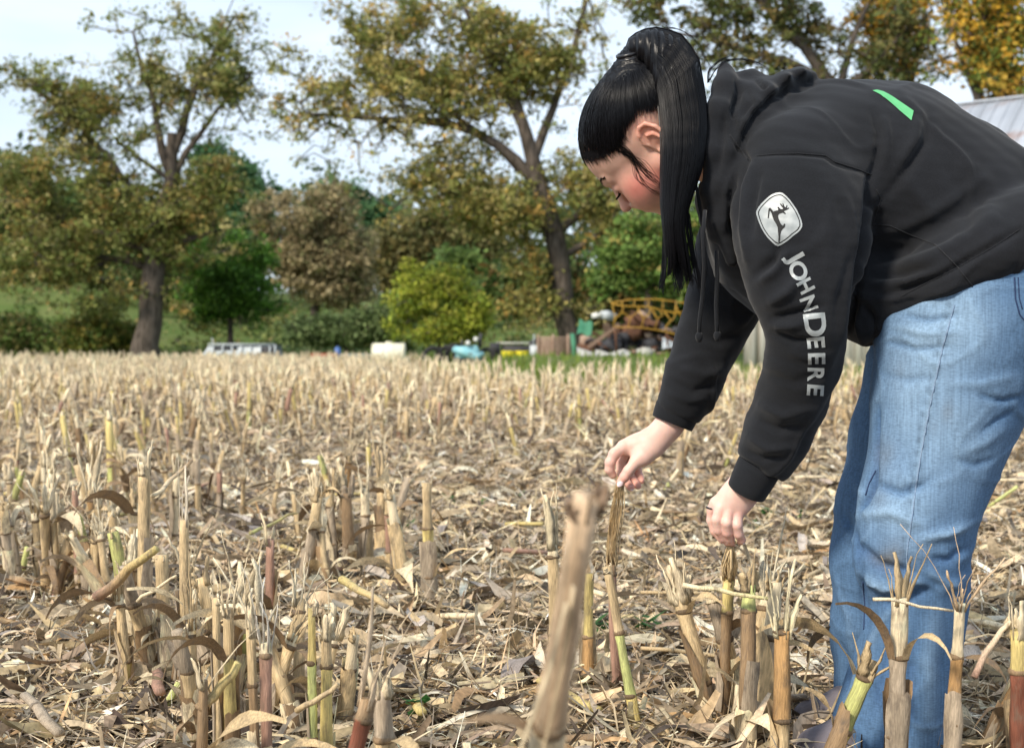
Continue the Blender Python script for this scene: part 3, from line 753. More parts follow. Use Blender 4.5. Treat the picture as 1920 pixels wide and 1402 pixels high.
# ---- the rest of the field: rows running across the view
def build_field():
    R = random.Random(31)
    colsets = [(TAN, TAN, PALE), (GREYT, TAN, PALE), (TAN, YEL, PALE), (BROWN, TAN, TAN), (YEL, TAN, PALE), (ROSE, TAN, PALE), (GREEN, YEL, TAN), (TAN, PALE, PALE), (GREYT, ROSE, TAN), (ORANGE, TAN, PALE), (TAN, GREYT, PALE), (YEL, YEL, PALE)]
    protos = []
    for i, cs in enumerate(colsets):
        protos.append(stalk_parts(0.27, 0.0125, 1200 + i, cols=cs, nodes=(0.3, 0.72) if i % 2 else (0.45,), fray=3 + i % 3, fray_len=0.085, sheath=1 + (i % 3 == 0), leaves=1 + (i % 4 == 0), topcol=(0.84, 0.70, 0.46), fan=0.3, lod=2, wide=1.2))
    spots = []
    y = 3.15
    while y < 47:
        x = -0.42 * y
        while x < 0.42 * y:
            x += 0.155 * R.uniform(0.55, 1.6)
            xx, yy = x, y + R.gauss(0, 0.07) + 0.12 * math.sin(x * 0.5)
            u = xx / yy * FPX + 960
            yim = 645 + CAM_H * FPX / yy
            dens = 1.0
            if yy < 9.6:                      # thinned and driven-over strip in front of the dense stubble
                dens = 0.16 + 0.5 * max(0, min(1, (560 - u) / 300))
                if 4.6 < yy < 7.6 and u > 420: dens = 0.05
                if yy < 4.4: dens = 0.05 if u < 560 else 0.0
            if yy < 4.4 and (1050 < u < 1720): dens = 0
            if R.random() > dens: continue
            if yy > field_edge(xx) - 0.2: continue
            if any((xx - a) ** 2 + (yy - b) ** 2 < 0.0049 for a, b in used_xy): continue
            spots.append((yy, xx, 0.68 + 0.85 * R.betavariate(2.2, 2.2), R.gauss(0, 0.18), R.gauss(0, 0.14), R.uniform(0, 6.28), R.randrange(len(protos))))
        y += 0.76 if y < 20 else 0.80
    spots.sort(key=lambda s: s[0] / s[2])
    n_ind = 300 - len(used_xy)
    for k, (yy, xx, s, lx, ly, sp, pi) in enumerate(spots[:n_ind]):
        M = Matrix.Translation((xx, yy, -0.01)) @ Matrix.Rotation(lx, 4, 'Y') @ Matrix.Rotation(ly, 4, 'X') @ Matrix.Rotation(sp, 4, 'Z')
        u = xx / yy * FPX + 960
        where = 'left of the photo' if u < 500 else 'middle of the photo' if u < 1000 else 'behind the two hands' if u < 1500 else 'behind the jeans at right'
        dist = 'in the nearer thinned rows' if yy < 7 else 'in the first dense rows'
        kind = ['tan', 'grey and tan', 'tan and yellow', 'brown', 'yellow and tan', 'rose and tan', 'greenish', 'pale', 'grey and rose', 'orange and tan', 'tan and grey', 'yellow'][pi]
        spawn(protos[pi], M, '%s frayed stalk %s, %s' % (kind, dist, where), group=GRP, scale=s)
    # the far mass: joined
    PV = []
    for pr in protos:
        V, F, C, n0 = [], [], [], 0
        for nm, me in pr:
            v = np.empty(len(me.vertices) * 3, dtype=np.float32); me.vertices.foreach_get('co', v); v = v.reshape(-1, 3)
            c = np.empty(len(me.vertices) * 4, dtype=np.float32); me.color_attributes['col'].data.foreach_get('color', c); c = c.reshape(-1, 4)[:, :3]
            me.calc_loop_triangles()
            t = np.empty(len(me.loop_triangles) * 3, dtype=np.int32); me.loop_triangles.foreach_get('vertices', t)
            V.append(v); F.append(t.reshape(-1, 3) + n0); C.append(c); n0 += len(v)
        PV.append((np.concatenate(V), np.concatenate(F), np.concatenate(C)))
    # a cheap version for beyond 16 m
    def cheap(cs, i):
        mb = MB()
        r = 0.0145; L = 0.28
        mb.tube([(0, 0, 0), (0, 0, L * 0.5), (0.004, 0, L)], [r, r, r * 0.85], n=4, cols=[cs[0], cs[1], cs[-1]], cap=False)
        rr = random.Random(i)
        for q in range(3):
            a = rr.uniform(0, 6.28); d = np.array([math.cos(a), math.sin(a), 0])
            mb.tube([(0, 0, L) , np.array([0, 0, L + 0.10 * rr.uniform(.5, 1.1)]) + d * 0.03], [r * 0.8, 0.002], n=3, col=(0.84, 0.70, 0.46), cap=False)
        a = rr.uniform(0, 6.28); d = np.array([math.cos(a), math.sin(a), 0]); sd = np.array([-d[1], d[0], 0]) * 0.014
        z = L * rr.uniform(.4, .8)
        V = [d * .01 + sd + [0, 0, z], d * .01 - sd + [0, 0, z], d * .07 + sd + [0, 0, z - .02], d * .07 - sd + [0, 0, z - .02], d * .1 + [0, 0, z - .12]]
        mb.add(V, [np.array([(0, 1, 3, 2)]), np.array([(2, 3, 4)])], TAN)
        V = np.concatenate(mb.v); C = np.concatenate(mb.c); T = []
        for f in mb.f:
            if f.shape[1] == 3: T.append(f)
            else: T.append(f[:, [0, 1, 2]]); T.append(f[:, [0, 2, 3]])
        return V, np.concatenate(T), C
    CV = [cheap(cs, i) for i, cs in enumerate(colsets)]
    VV, FF, CC, n0 = [], [], [], 0
    for (yy, xx, s, lx, ly, sp, pi) in spots[n_ind:]:
        V, F, C = (PV if yy < 15 else CV)[pi]
        M = np.array((Matrix.Rotation(lx, 3, 'Y') @ Matrix.Rotation(ly, 3, 'X') @ Matrix.Rotation(sp, 3, 'Z')))
        VV.append((V * s) @ M.T + [xx, yy, -0.01]); FF.append(F + n0); CC.append(C * R.uniform(0.8, 1.2)); n0 += len(V)
    # torn leaves and splinters standing and hanging among the far stalks
    r = np.random.default_rng(91)
    for y0, y1, dens, k in ((7.6, 14, 70, 1.0), (14, 24, 36, 1.35), (24, 46, 16, 1.9)):
        n = int(0.42 * (y1 ** 2 - y0 ** 2) * dens)
        yy = np.sqrt(r.uniform(y0 ** 2, y1 ** 2, n)); xx = r.uniform(-.42, .42, n) * yy
        ok = (yy < field_edge(xx) - .1) & (np.abs(((yy - 3.15) / .76) % 1 - .5) > .22); xx, yy = xx[ok], yy[ok]; n = len(xx)
        v, f, c = strips(n, xx, yy, r.uniform(.04, .26, n), r.uniform(.06, .20, n) * min(k, 1.4), r.uniform(.006, .016, n) * k, r, 3, False, pitch=1.0, curl=.7,
                         pal=np.array([(.80, .66, .42), (.62, .46, .26), (.45, .33, .20), (.74, .62, .44)]), palw=np.array([.35, .3, .2, .15]))
        q = f
        VV.append(v); FF.append(q[:, [0, 1, 2]] + n0); FF.append(q[:, [0, 2, 3]] + n0); CC.append(c); n0 += len(v)
    o = mesh_obj('corn_stubble', np.concatenate(VV), np.concatenate(FF), M_DRY, colors=np.clip(np.concatenate(CC), 0, .9), smooth=True)
    setp(o, 'dense far rows of pale cut corn stubble running to the field edge', 'corn stubble', kind='stuff')
build_field()

# ---- larger husks and snapped pieces lying about
def build_pieces():
    r = np.random.default_rng(77)
    meshes = []
    for i in range(10):
        n = 1
        v, f, c = strips(1, np.zeros(1), np.zeros(1), np.zeros(1), np.array([r.uniform(0.11, 0.2)]), np.array([r.uniform(0.022, 0.042)]), r, 8, True, pitch=0.08, curl=0.5,
                         pal=np.array([(0.66, 0.50, 0.30), (0.50, 0.38, 0.24), (0.74, 0.64, 0.46), (0.44, 0.38, 0.32)]), palw=np.array([.3, .3, .25, .15]))
        meshes.append(make_mesh('corn_husk', v, f, M_DRYLEAF, smooth=True, colors=c))
    for k in range(130):
        y = math.sqrt(r.uniform(2.2 ** 2, 5.5 ** 2)); x = r.uniform(-0.38, 0.38) * y
        o = bpy.data.objects.new('corn_husk', meshes[k % 10])
        o.location = (x, y, r.uniform(0.04, 0.06)); o.rotation_euler = (r.normal(0, 0.2), r.normal(0, 0.2), r.uniform(0, 6.28))
        s = r.uniform(0.55, 1.1); o.scale = (s, s, s)
        link(o)
        setp(o, 'curled dry corn husk lying loose on the littered soil', 'corn husk', 'corn husks lying on the litter')
    sm = []
    for i in range(6):
        mb = MB(); L = r.uniform(0.09, 0.2); rr = r.uniform(0.006, 0.011)
        c = np.array([TAN, PALE, ROSE, GREYT, YEL, BROWN][i])
        mb.tube([(-L / 2, 0, 0), (-L / 6, .003, 0), (L / 6, -.002, .002), (L / 2, 0, 0)], [rr, rr * 1.05, rr, rr * 0.9], n=7, flat=0.7, col=c)
        mb.tube([(L / 6 - .003, 0, .001), (L / 6 + .003, 0, .001)], rr * 1.18, n=7, flat=0.7, col=c * 0.6)
        sm.append(mb.build('stalk_piece', M_DRY, smooth=True, mesh_only=True))
    for k in range(60):
        y = math.sqrt(r.uniform(2.2 ** 2, 7.0 ** 2)); x = r.uniform(-0.38, 0.38) * y
        o = bpy.data.objects.new('stalk_piece', sm[k % 6])
        o.location = (x, y, r.uniform(0.045, 0.065)); o.rotation_euler = (0, r.normal(0, 0.12), r.uniform(0, 6.28))
        link(o)
        setp(o, 'snapped length of dry corn stalk lying flat on the litter', 'stalk piece', 'snapped stalk pieces on the litter')
    # snapped ones that can be told apart
    def piece(a, b, w, cols, label, Y0, Y1):
        p0, p1 = W(*a, Y0), W(*b, Y1)
        mb = MB(); n = 6
        t = np.linspace(0, 1, n); P = p0 + (p1 - p0) * t[:, None] + r.normal(0, 0.002, (n, 3))
        rr = w / FPX * Y0 / 2
        mb.tube(P, rr * (1.05 - 0.3 * t), n=8, cols=[np.array(cols[0]) * (1 - u) + np.array(cols[1]) * u for u in t], flat=0.8)
        o = mb.build('stalk_piece', M_DRY, smooth=True)
        setp(o, label, 'stalk piece', 'snapped stalk pieces on the litter')
    piece((182, 1118), (290, 1030), 25, (ROSE, YEL), 'snapped stem with a rose end and yellow split end, hung aslant in the left clump', 2.70, 2.66)
    piece((256, 1127), (333, 1080), 9, (PALE, PALE), 'thin pale splinter hung aslant right of the rose snapped stem', 2.66, 2.64)
    piece((372, 1335), (450, 1245), 26, (BROWN, YEL), 'dark folded stem piece propped in the lower left clump', 2.0, 2.02)
    piece((556, 1330), (632, 1285), 15, (TAN, TAN), 'short tan stem piece with a hairy end propped against the golden stalk', 2.0, 2.0)
    piece((288, 930), (360, 865), 10, (PALE, ORANGE), 'straight pale stem propped against the tall golden stalk', 2.95, 3.2)
    piece((1150 + 672, 1270), (1893, 1165), 14, (ROSE, PALE), 'pale stem piece leaning left from the dark red stalk', 1.98, 2.0)
    piece((1637, 1122), (1783, 1145), 8, (PALE, PALE), 'long thin splinter crossing in front of the trouser leg', 2.06, 2.08)
    piece((1280, 1098), (1440, 1120), 12, (PALE, (0.7, .62, .3)), 'pale splinter lying level across the two brown stalks', 2.28, 2.26)
    piece((470, 1000), (555, 960), 8, (GREEN, YEL), 'thin green stem lying aslant behind the tall spike', 3.9, 4.3)
    piece((640, 1085), (725, 1135), 18, (YEL, TAN), 'flat golden stem piece lying right of the splayed splinters', 3.3, 3.2)
build_pieces()
# ------------------------------------------------------------------ trees
M_BARK = mat_plain('bark', (0.045, 0.037, 0.030), (0.14, 0.115, 0.095), scale=3.5, rough=0.95, spec=0.1, bump=0.9, bscale=7, stretch=(3, 3, 0.6), detail=8)
M_LEAF = mat_col('tree_leaf', 0.6, 0.25, transl=0.35)

LEAF_GAIN = 1.3
def leaf_cloud(centres, per, rad, size, r, cols, cw=None, tone=None, droop=0.0):
    """leaf-sized faces scattered round the twig ends; colour varies per clump and per leaf"""
    centres = np.asarray(centres); n = len(centres) * per
    ci = np.repeat(np.arange(len(centres)), per)
    d = r.normal(size=(n, 3)); d /= np.linalg.norm(d, axis=1, keepdims=True)
    rr = np.asarray(rad)[ci] if np.ndim(rad) else rad
    p = centres[ci] + d * (r.uniform(0, 1, n) ** 0.6 * rr)[:, None] * np.array([1.15, 1.0, 0.75])
    p[:, 2] -= droop * r.uniform(0, 1, n)
    nrm = r.normal(size=(n, 3)) + np.array([0, -0.15, 0.7]); nrm /= np.linalg.norm(nrm, axis=1, keepdims=True)
    a = np.cross(nrm, r.normal(size=(n, 3))); a /= np.linalg.norm(a, axis=1, keepdims=True)
    b = np.cross(nrm, a)
    s = size * r.lognormal(0, 0.3, n)
    V = np.stack([p - a * s[:, None] * 0.55, p + b * s[:, None] * 0.30 + nrm * s[:, None] * 0.08, p + a * s[:, None] * 0.55, p - b * s[:, None] * 0.30 + nrm * s[:, None] * 0.08], 1)
    cols = np.array(cols)
    k = r.choice(len(cols), len(centres), p=cw)
    base = cols[k][ci] * LEAF_GAIN
    k2 = r.choice(len(cols), n, p=cw)
    mixv = (r.uniform(0, 1, n) < 0.28)[:, None]
    base = np.where(mixv, cols[k2] * LEAF_GAIN, base)
    base = base * r.uniform(0.68, 1.38, n)[:, None] * (r.uniform(0.82, 1.2, len(centres))[ci])[:, None]
    if tone is not None: base = base * tone[ci]
    F = np.arange(n * 4).reshape(n, 4)
    return V.reshape(-1, 3), F, np.repeat(np.clip(base, 0.003, 0.8), 4, 0)

def grow(paths, pts, r, step=0.8, droop=0.15):
    """paths: list of (polyline, r0, r1); pts: twig ends. Returns branch tubes [(pts, radii)]"""
    P, par, fixed = [], [], []
    tubes = []
    for (pl, r0, r1) in paths:
        pl = np.asarray(pl)
        seg = np.linalg.norm(np.diff(pl, axis=0), axis=1); cum = np.concatenate([[0], np.cumsum(seg)])
        n = max(3, int(cum[-1] / step))
        t = np.linspace(0, cum[-1], n)
        q = np.stack([np.interp(t, cum, pl[:, k]) for k in range(3)], 1)
        # smooth and roughen
        for _ in range(2):
            q[1:-1] = (q[:-2] + 2 * q[1:-1] + q[2:]) / 4
        q[1:-1] += r.normal(0, step * 0.07, q[1:-1].shape)
        i0 = len(P)
        if i0 == 0: par0 = -1
        else:
            dd = np.linalg.norm(np.array(P) - q[0], axis=1); par0 = int(dd.argmin()); q[0] = P[par0]
        rad = np.linspace(r0, r1, n)
        tubes.append((q, rad * (1 + 0.06 * np.sin(np.arange(n) * 1.7))))
        for i in range(n):
            P.append(q[i]); par.append(par0 if i == 0 else i0 + i - 1); fixed.append(rad[i])
    nf = len(P)
    P = list(P)
    arr = np.zeros((len(pts) * 14 + nf, 3)); arr[:nf] = P; cnt = nf
    parent = list(par)
    d0 = np.array([np.min(np.linalg.norm(arr[:nf] - p, axis=1)) for p in pts])
    for idx in np.argsort(d0):
        p = pts[idx]
        dv = np.linalg.norm(arr[:cnt] - p, axis=1)
        # prefer nodes that lie lower and inward
        pen = dv + 0.25 * np.maximum(0, arr[:cnt, 2] - p[2])
        j = int(pen.argmin()); L = dv[j]
        n = max(1, min(12, int(L / step)))
        prev = j
        a, b = arr[j].copy(), p
        side = r.normal(0, 0.10 * L, 3)
        for k in range(1, n + 1):
            t = k / n
            q = a + (b - a) * t + side * math.sin(math.pi * t) + np.array([0, 0, 0.10 * L * math.sin(math.pi * t)])
            if cnt >= len(arr): break
            arr[cnt] = q; parent.append(prev); prev = cnt; cnt += 1
    cntw = np.zeros(cnt); ch = [[] for _ in range(cnt)]
    for i in range(cnt):
        if parent[i] >= 0: ch[parent[i]].append(i)
    order = list(range(cnt))
    for i in reversed(order):
        if not ch[i]: cntw[i] += 1
        if parent[i] >= 0: cntw[parent[i]] += cntw[i]
    rad = 0.022 * np.maximum(cntw, 1) ** 0.46
    out = []
    started = set()
    for i in range(nf, cnt):
        if i in started: continue
        pi = parent[i]
        # chain start: parent is fixed or another chain's inner node
        chain = [pi, i]; started.add(i)
        cur = i
        while ch[cur]:
            nx = max(ch[cur], key=lambda q: cntw[q])
            chain.append(nx); started.add(nx); cur = nx
        rr = rad[chain].copy(); rr[0] = rr[1] if pi < nf else min(rad[pi], rr[1] * 1.2)
        if pi < nf: rr = np.minimum(rr, fixed[pi])
        out.append((arr[chain], rr))
    return tubes, out

def tree(name, label, Y, trunk, blobs, cols, n_clump, per, size, seed, limbs=(), cw=None, clump_r=0.5, depth=0.8, cat='tree', group=None, tw=0.5, branches=True, step=0.8, base_px=None, droop=0.0, leafmat=None, shell=0.5, air=0.0, airf=0.012, limb_leaf=0.0):
    """trunk: pixel polyline with half-widths [(px, py, halfwidth_px)], blobs: (cx, cy, rx, ry[, weight])"""
    r = np.random.default_rng(seed)
    mpp = Y / FPX
    tr = np.array([W(a, b, Y) for a, b, c in trunk]); twid = [c * mpp for a, b, c in trunk]
    z0 = float(terrain_h(tr[0][0], Y)) - 0.15
    tr[0][2] = z0
    root = empty(name, (tr[0][0], Y, z0), label, cat, group)
    off = np.array([tr[0][0], Y, z0])
    # twig ends inside the blobs
    wts = np.array([(b[4] if len(b) > 4 else 1.0) * b[2] * b[3] for b in blobs]); wts = wts / wts.sum()
    k = r.choice(len(blobs), n_clump, p=wts)
    pts = []
    for i in range(n_clump):
        b = blobs[k[i]]
        d = r.normal(size=3); d /= np.linalg.norm(d)
        q = d * (r.uniform(0, 1) ** shell)
        dz = b[2] * mpp * depth
        c = W(b[0], b[1], Y)
        yoff = (b[5] if len(b) > 5 else 0)
        pts.append(c + np.array([q[0] * b[2] * mpp, q[1] * dz + yoff, q[2] * b[3] * mpp]))
    pts = np.array(pts)
    gap = vnoise(pts, airf / mpp, seed + 7) + 0.6 * vnoise(pts, airf * 2.1 / mpp, seed + 9)
    pts = pts[gap < np.quantile(gap, 1 - air)]
    # foliage also follows the limbs
    extra = []
    for lm in limbs:
        pl = np.array([W(a[0], a[1], Y) for a in lm[0]])
        for _ in range(int(limb_leaf * len(pl) * 10)):
            u = r.uniform(0.35, 1) * (len(pl) - 1); i = min(int(u), len(pl) - 2)
            extra.append(pl[i] + (pl[i + 1] - pl[i]) * (u - i) + r.normal(0, 1, 3) * np.array([.9, 1.2, .6]))
    if extra: pts = np.concatenate([pts, np.array(extra)])
    n_clump = len(pts)
    pts[:, 2] = np.maximum(pts[:, 2], z0 + 0.25)
    paths = [(tr, twid[0], twid[-1])]
    for lm in limbs:
        pl = [W(a[0], a[1], Y + (a[2] if len(a) > 2 else 0)) for a in lm[0]]
        paths.append((np.array(pl), lm[1] * mpp, lm[2] * mpp))
    tubes, br = grow(paths, pts, r, step=step)
    mb = MB()
    for i, (q, rad) in enumerate(tubes):
        if i == 0:
            rad = np.interp(np.linspace(0, 1, len(q)), np.linspace(0, 1, len(twid)), twid)
            rad = rad.copy(); rad[0] *= 1.25
        mb.tube(q - off, rad, n=12 if i == 0 else 8, cap=False)
    mb.build('trunk', M_BARK, root, smooth=True)
    if branches and br:
        mb = MB()
        for q, rad in br:
            mb.tube(q - off, np.minimum(rad, 0.2), n=4, cap=False)
        mb.build('branches', M_BARK, root, smooth=True)
    V, F, C = leaf_cloud(pts - off, per, r.uniform(0.6, 1.3, n_clump) * clump_r, size, r, cols, cw, droop=droop)
    mesh_obj('crown', V, F, leafmat or M_LEAF, root, colors=C)
    return root

OAK = [(0.17, 0.185, 0.05), (0.115, 0.145, 0.037), (0.24, 0.205, 0.065), (0.28, 0.19, 0.055), (0.34, 0.30, 0.13)]
OAKW = [0.38, 0.30, 0.17, 0.06, 0.09]
DKG = [(0.045, 0.085, 0.022), (0.07, 0.11, 0.03), (0.10, 0.12, 0.035)]
BLG = [(0.055, 0.12, 0.05), (0.08, 0.15, 0.06)]

# big oak at left
tree('oak_tree', 'tall old oak with bare lower trunk rising from the far field edge at left', 55,
     [(272, 672, 28), (278, 620, 24), (283, 560, 22), (290, 500, 21), (305, 440, 19), (318, 370, 16), (325, 300, 12), (322, 250, 9)],
     [(110, 320, 120, 55, 1.1), (60, 400, 80, 90, 1.0), (210, 400, 120, 90, 1.3), (330, 420, 90, 90, 1.2), (110, 480, 120, 60, .8), (240, 500, 120, 60, 1.1),
      (60, 150, 62, 34, .8), (140, 190, 75, 50, 1.1), (210, 215, 60, 55, .9), (250, 60, 45, 34, 1.0), (300, 110, 62, 55, 1.1), (345, 40, 40, 40, .8), (400, 70, 55, 50, 1.0), (450, 30, 26, 24, 1), (430, 160, 56, 46, .9), (345, 165, 60, 60, .9), (440, 270, 35, 26, .4),
      (410, 340, 60, 60, .9), (20, 500, 40, 60, .6), (170, 560, 90, 45, .4), (330, 570, 50, 30, .22), (120, 245, 60, 40, .6)],
     OAK, 2300, 36, 0.14, 101, cw=OAKW, clump_r=0.50, depth=0.85, air=.42, limb_leaf=1.1, shell=.45,
     limbs=[([(318, 330), (300, 235), (285, 190), (262, 120), (250, 60)], 9, 2.5), ([(322, 300), (345, 220), (380, 150), (400, 80), (440, 30)], 9, 2.5),
            ([(320, 330), (395, 225), (430, 170), (470, 140)], 7, 2), ([(300, 440), (210, 300), (110, 190), (40, 150)], 9, 2), ([(295, 470), (180, 440), (90, 400), (20, 380)], 9, 3),
            ([(300, 460), (360, 460), (420, 430)], 8, 2), ([(318, 320), (260, 290), (215, 260)], 5, 2), ([(290, 500), (180, 470), (60, 490)], 8, 3)])
# central oak with the long level limb
tree('oak_tree', 'spreading oak with a long level limb reaching left behind the head of the person', 50,
     [(1068, 640, 22), (1058, 560, 20), (1052, 490, 19), (1040, 430, 19), (1018, 350, 16), (995, 280, 13), (975, 225, 10), (950, 120, 7)],
     [(640, 60, 60, 60, .8), (560, 110, 55, 40, .5), (540, 200, 45, 40, .45), (620, 150, 70, 60, .7), (700, 120, 80, 70, .85), (760, 40, 90, 50, .8), (800, 150, 80, 60, .7), (900, 60, 90, 60, .9), (880, 180, 80, 50, .7),
      (1000, 120, 90, 80, 1), (1090, 80, 80, 70, 1), (1120, 200, 60, 80, .7), (860, 290, 80, 36, .35), (770, 325, 60, 30, .25), (880, 350, 100, 36, .7), (960, 400, 110, 50, 1.2), (1080, 330, 70, 60, .7), (1090, 420, 90, 50, 1.2),
      (1000, 480, 60, 60, .9), (1150, 330, 60, 60, .6), (1180, 430, 40, 40, .6), (1000, 570, 60, 50, .8), (1080, 560, 50, 60, .4), (1180, 40, 60, 40, .6)],
     [(0.20, 0.20, 0.055), (0.14, 0.165, 0.045), (0.30, 0.25, 0.08), (0.36, 0.23, 0.06), (0.40, 0.34, 0.15)], 2500, 34, 0.135, 102, cw=[.36, .26, .2, .08, .10], clump_r=0.48, depth=0.85, air=.45, limb_leaf=1.4, shell=.45,
     limbs=[([(1000, 335), (930, 262), (870, 235), (800, 225), (700, 225), (620, 210), (560, 215)], 11, 3), ([(1010, 350), (940, 290), (880, 215), (800, 190), (720, 170)], 8, 2),
            ([(985, 260), (950, 180), (920, 110), (880, 40), (840, -40)], 8, 4), ([(1000, 300), (1040, 200), (1080, 100), (1100, 0)], 9, 4),
            ([(1040, 420), (960, 380), (880, 360), (800, 350), (740, 330)], 7, 2), ([(1045, 430), (1120, 380), (1200, 330)], 8, 3), ([(1050, 480), (1130, 420), (1210, 400)], 7, 2)])
# dark oak over the back of the person
tree('oak_tree', 'dark oak with crooked black limbs above the hood, at the top of the photo', 44,
     [(1592, 650, 22), (1600, 400, 20), (1590, 200, 17), (1560, 150, 14), (1510, 90, 11), (1450, 40, 8), (1400, -30, 6)],
     [(1230, 20, 60, 40, .8), (1340, 20, 80, 50, .9), (1300, 100, 55, 30, .5), (1400, 90, 60, 40, .6), (1470, 30, 80, 50, .8), (1450, 130, 60, 30, .6), (1560, 60, 60, 60, .8), (1540, 140, 50, 30, .6), (1380, -70, 200, 70, 1), (1640, 130, 60, 40, .6), (1700, 60, 60, 50, .5), (1750, 120, 50, 40, .4)],
     [(0.10, 0.12, 0.035), (0.07, 0.09, 0.03), (0.16, 0.15, 0.05), (0.15, 0.11, 0.04)], 850, 26, 0.14, 103, clump_r=0.40, depth=0.8, air=.48, limb_leaf=.5,
     limbs=[([(1575, 170), (1500, 100), (1430, 118), (1380, 90), (1320, 68), (1260, 62)], 10, 2.5), ([(1560, 150), (1480, 60), (1440, 0), (1400, -40)], 9, 4), ([(1540, 130), (1470, 130), (1410, 150)], 6, 2), ([(1585, 190), (1640, 110), (1690, 60), (1750, 20)], 8, 2.5), ([(1560, 150), (1600, 60), (1640, -20)], 8, 3)])
# golden trees at the right
tree('maple_tree', 'orange and gold maple with a forked trunk above the back of the person', 46,
     [(1712, 655, 17), (1716, 400, 15), (1712, 200, 13), (1690, 100, 10), (1655, 20, 7)],
     [(1620, 20, 40, 36, .6), (1680, 50, 60, 50, .6), (1740, 30, 50, 50, .7), (1700, 130, 50, 40, .4), (1640, 100, 36, 30, .4), (1760, 110, 40, 50, .7), (1690, -40, 120, 50, 1)],
     [(0.46, 0.24, 0.03), (0.55, 0.30, 0.04), (0.17, 0.16, 0.03), (0.30, 0.16, 0.035), (0.12, 0.13, 0.03)], 560, 26, 0.14, 104, air=.48, limb_leaf=.5, cw=[.22, .12, .32, .12, .22], clump_r=0.5, depth=0.7,
     limbs=[([(1712, 180), (1650, 90), (1610, 20)], 8, 3), ([(1714, 190), (1722, 90), (1735, 0)], 8, 4)])
tree('maple_tree', 'yellow and green maple with an upright trunk at the right edge of the photo', 42,
     [(1842, 640, 15), (1838, 400, 14), (1830, 200, 12), (1838, 80, 10), (1850, -20, 7)],
     [(1800, 60, 50, 60, .9), (1860, 120, 60, 60, 1.2), (1900, 40, 50, 60, 1), (1790, 160, 50, 36, 1), (1840, 170, 60, 30, .9), (1900, 170, 50, 40, .9), (1760, 190, 30, 36, .5), (1850, -40, 110, 60, 1)],
     [(0.50, 0.30, 0.035), (0.55, 0.36, 0.06), (0.13, 0.17, 0.03), (0.09, 0.12, 0.03), (0.38, 0.22, 0.04)], 760, 28, 0.14, 105, air=.36, limb_leaf=.5, cw=[.24, .14, .28, .18, .16], clump_r=0.5, depth=0.7,
     limbs=[([(1832, 180), (1790, 100), (1770, 20)], 6, 3), ([(1832, 160), (1880, 90), (1910, 20)], 6, 3)])
# fresh green tree by the yellow frame
tree('young_oak_tree', 'fresh green leafy tree between the ponytail and the yellow frame', 46,
     [(1215, 655, 9), (1212, 560, 8), (1210, 480, 6)],
     [(1180, 480, 62, 50, 1), (1240, 500, 70, 55, 1.2), (1290, 460, 50, 60, .9), (1150, 520, 45, 36, .8), (1220, 430, 60, 40, .8), (1290, 540, 50, 30, .7)],
     [(0.12, 0.20, 0.045), (0.17, 0.24, 0.06), (0.08, 0.13, 0.03), (0.30, 0.26, 0.07)], 480, 34, 0.16, 106, air=.15, cw=[.4, .25, .25, .1], clump_r=0.5)
# round green tree
tree('round_tree', 'small round dark green tree with a short trunk right of the old oak', 62,
     [(432, 640, 6), (432, 600, 5), (434, 520, 4)],
     [(435, 510, 92, 70, 1), (400, 560, 70, 50, 1), (480, 560, 62, 50, 1), (440, 470, 60, 40, 1), (385, 500, 50, 50, .8)],
     [(0.075, 0.165, 0.022), (0.11, 0.21, 0.03), (0.05, 0.11, 0.018)], 700, 40, 0.16, 107, clump_r=0.5, shell=0.4, air=.12, airf=.02)
# tan tree
tree('tan_tree', 'rounded tree with dry tan foliage behind the round green tree', 76,
     [(592, 640, 9), (590, 560, 8), (588, 460, 6)],
     [(560, 420, 80, 60, 1), (620, 400, 55, 52, 1), (600, 500, 90, 70, 1), (640, 530, 62, 50, 1), (520, 480, 50, 60, .8), (600, 365, 50, 22, .5), (660, 470, 42, 60, .8), (500, 390, 40, 30, .5)],
     [(0.27, 0.215, 0.115), (0.33, 0.27, 0.15), (0.19, 0.155, 0.08), (0.15, 0.15, 0.065)], 900, 36, 0.20, 108, clump_r=0.62, shell=0.4, air=.2, airf=.02)
# yellow-green bush and its greener skirt
tree('willow_bush', 'big rounded yellow-green bush behind the white tank', 52,
     [(820, 665, 5), (820, 630, 4), (822, 600, 3)],
     [(800, 560, 70, 50, 1), (860, 585, 62, 50, 1), (820, 610, 95, 40, 1), (770, 520, 30, 30, .5), (830, 530, 45, 30, .7), (890, 600, 30, 40, .8)],
     [(0.30, 0.33, 0.04), (0.22, 0.27, 0.035), (0.15, 0.21, 0.035), (0.34, 0.33, 0.06)], 620, 40, 0.12, 109, clump_r=0.42, cat='bush', shell=0.45, air=.22, airf=.03)
tree('bush', 'low grey-green bush between the silver trailer and the white tank', 56,
     [(650, 660, 4), (650, 640, 3), (652, 610, 2)],
     [(640, 620, 70, 30, 1), (700, 610, 50, 38, 1), (590, 630, 50, 24, .8), (560, 615, 30, 24, .5), (740, 630, 40, 34, .8)],
     [(0.10, 0.145, 0.05), (0.14, 0.18, 0.07), (0.07, 0.10, 0.035)], 300, 34, 0.16, 110, clump_r=0.5, cat='bush')
tree('bush', 'dark hedge-like shrub at the left edge behind the stubble', 60,
     [(60, 668, 5), (60, 650, 4), (62, 630, 3)],
     [(30, 625, 60, 40, 1), (90, 640, 70, 30, 1), (120, 610, 30, 24, .4)],
     [(0.06, 0.10, 0.022), (0.09, 0.13, 0.03), (0.14, 0.12, 0.04)], 260, 34, 0.17, 111, clump_r=0.5, cat='bush')
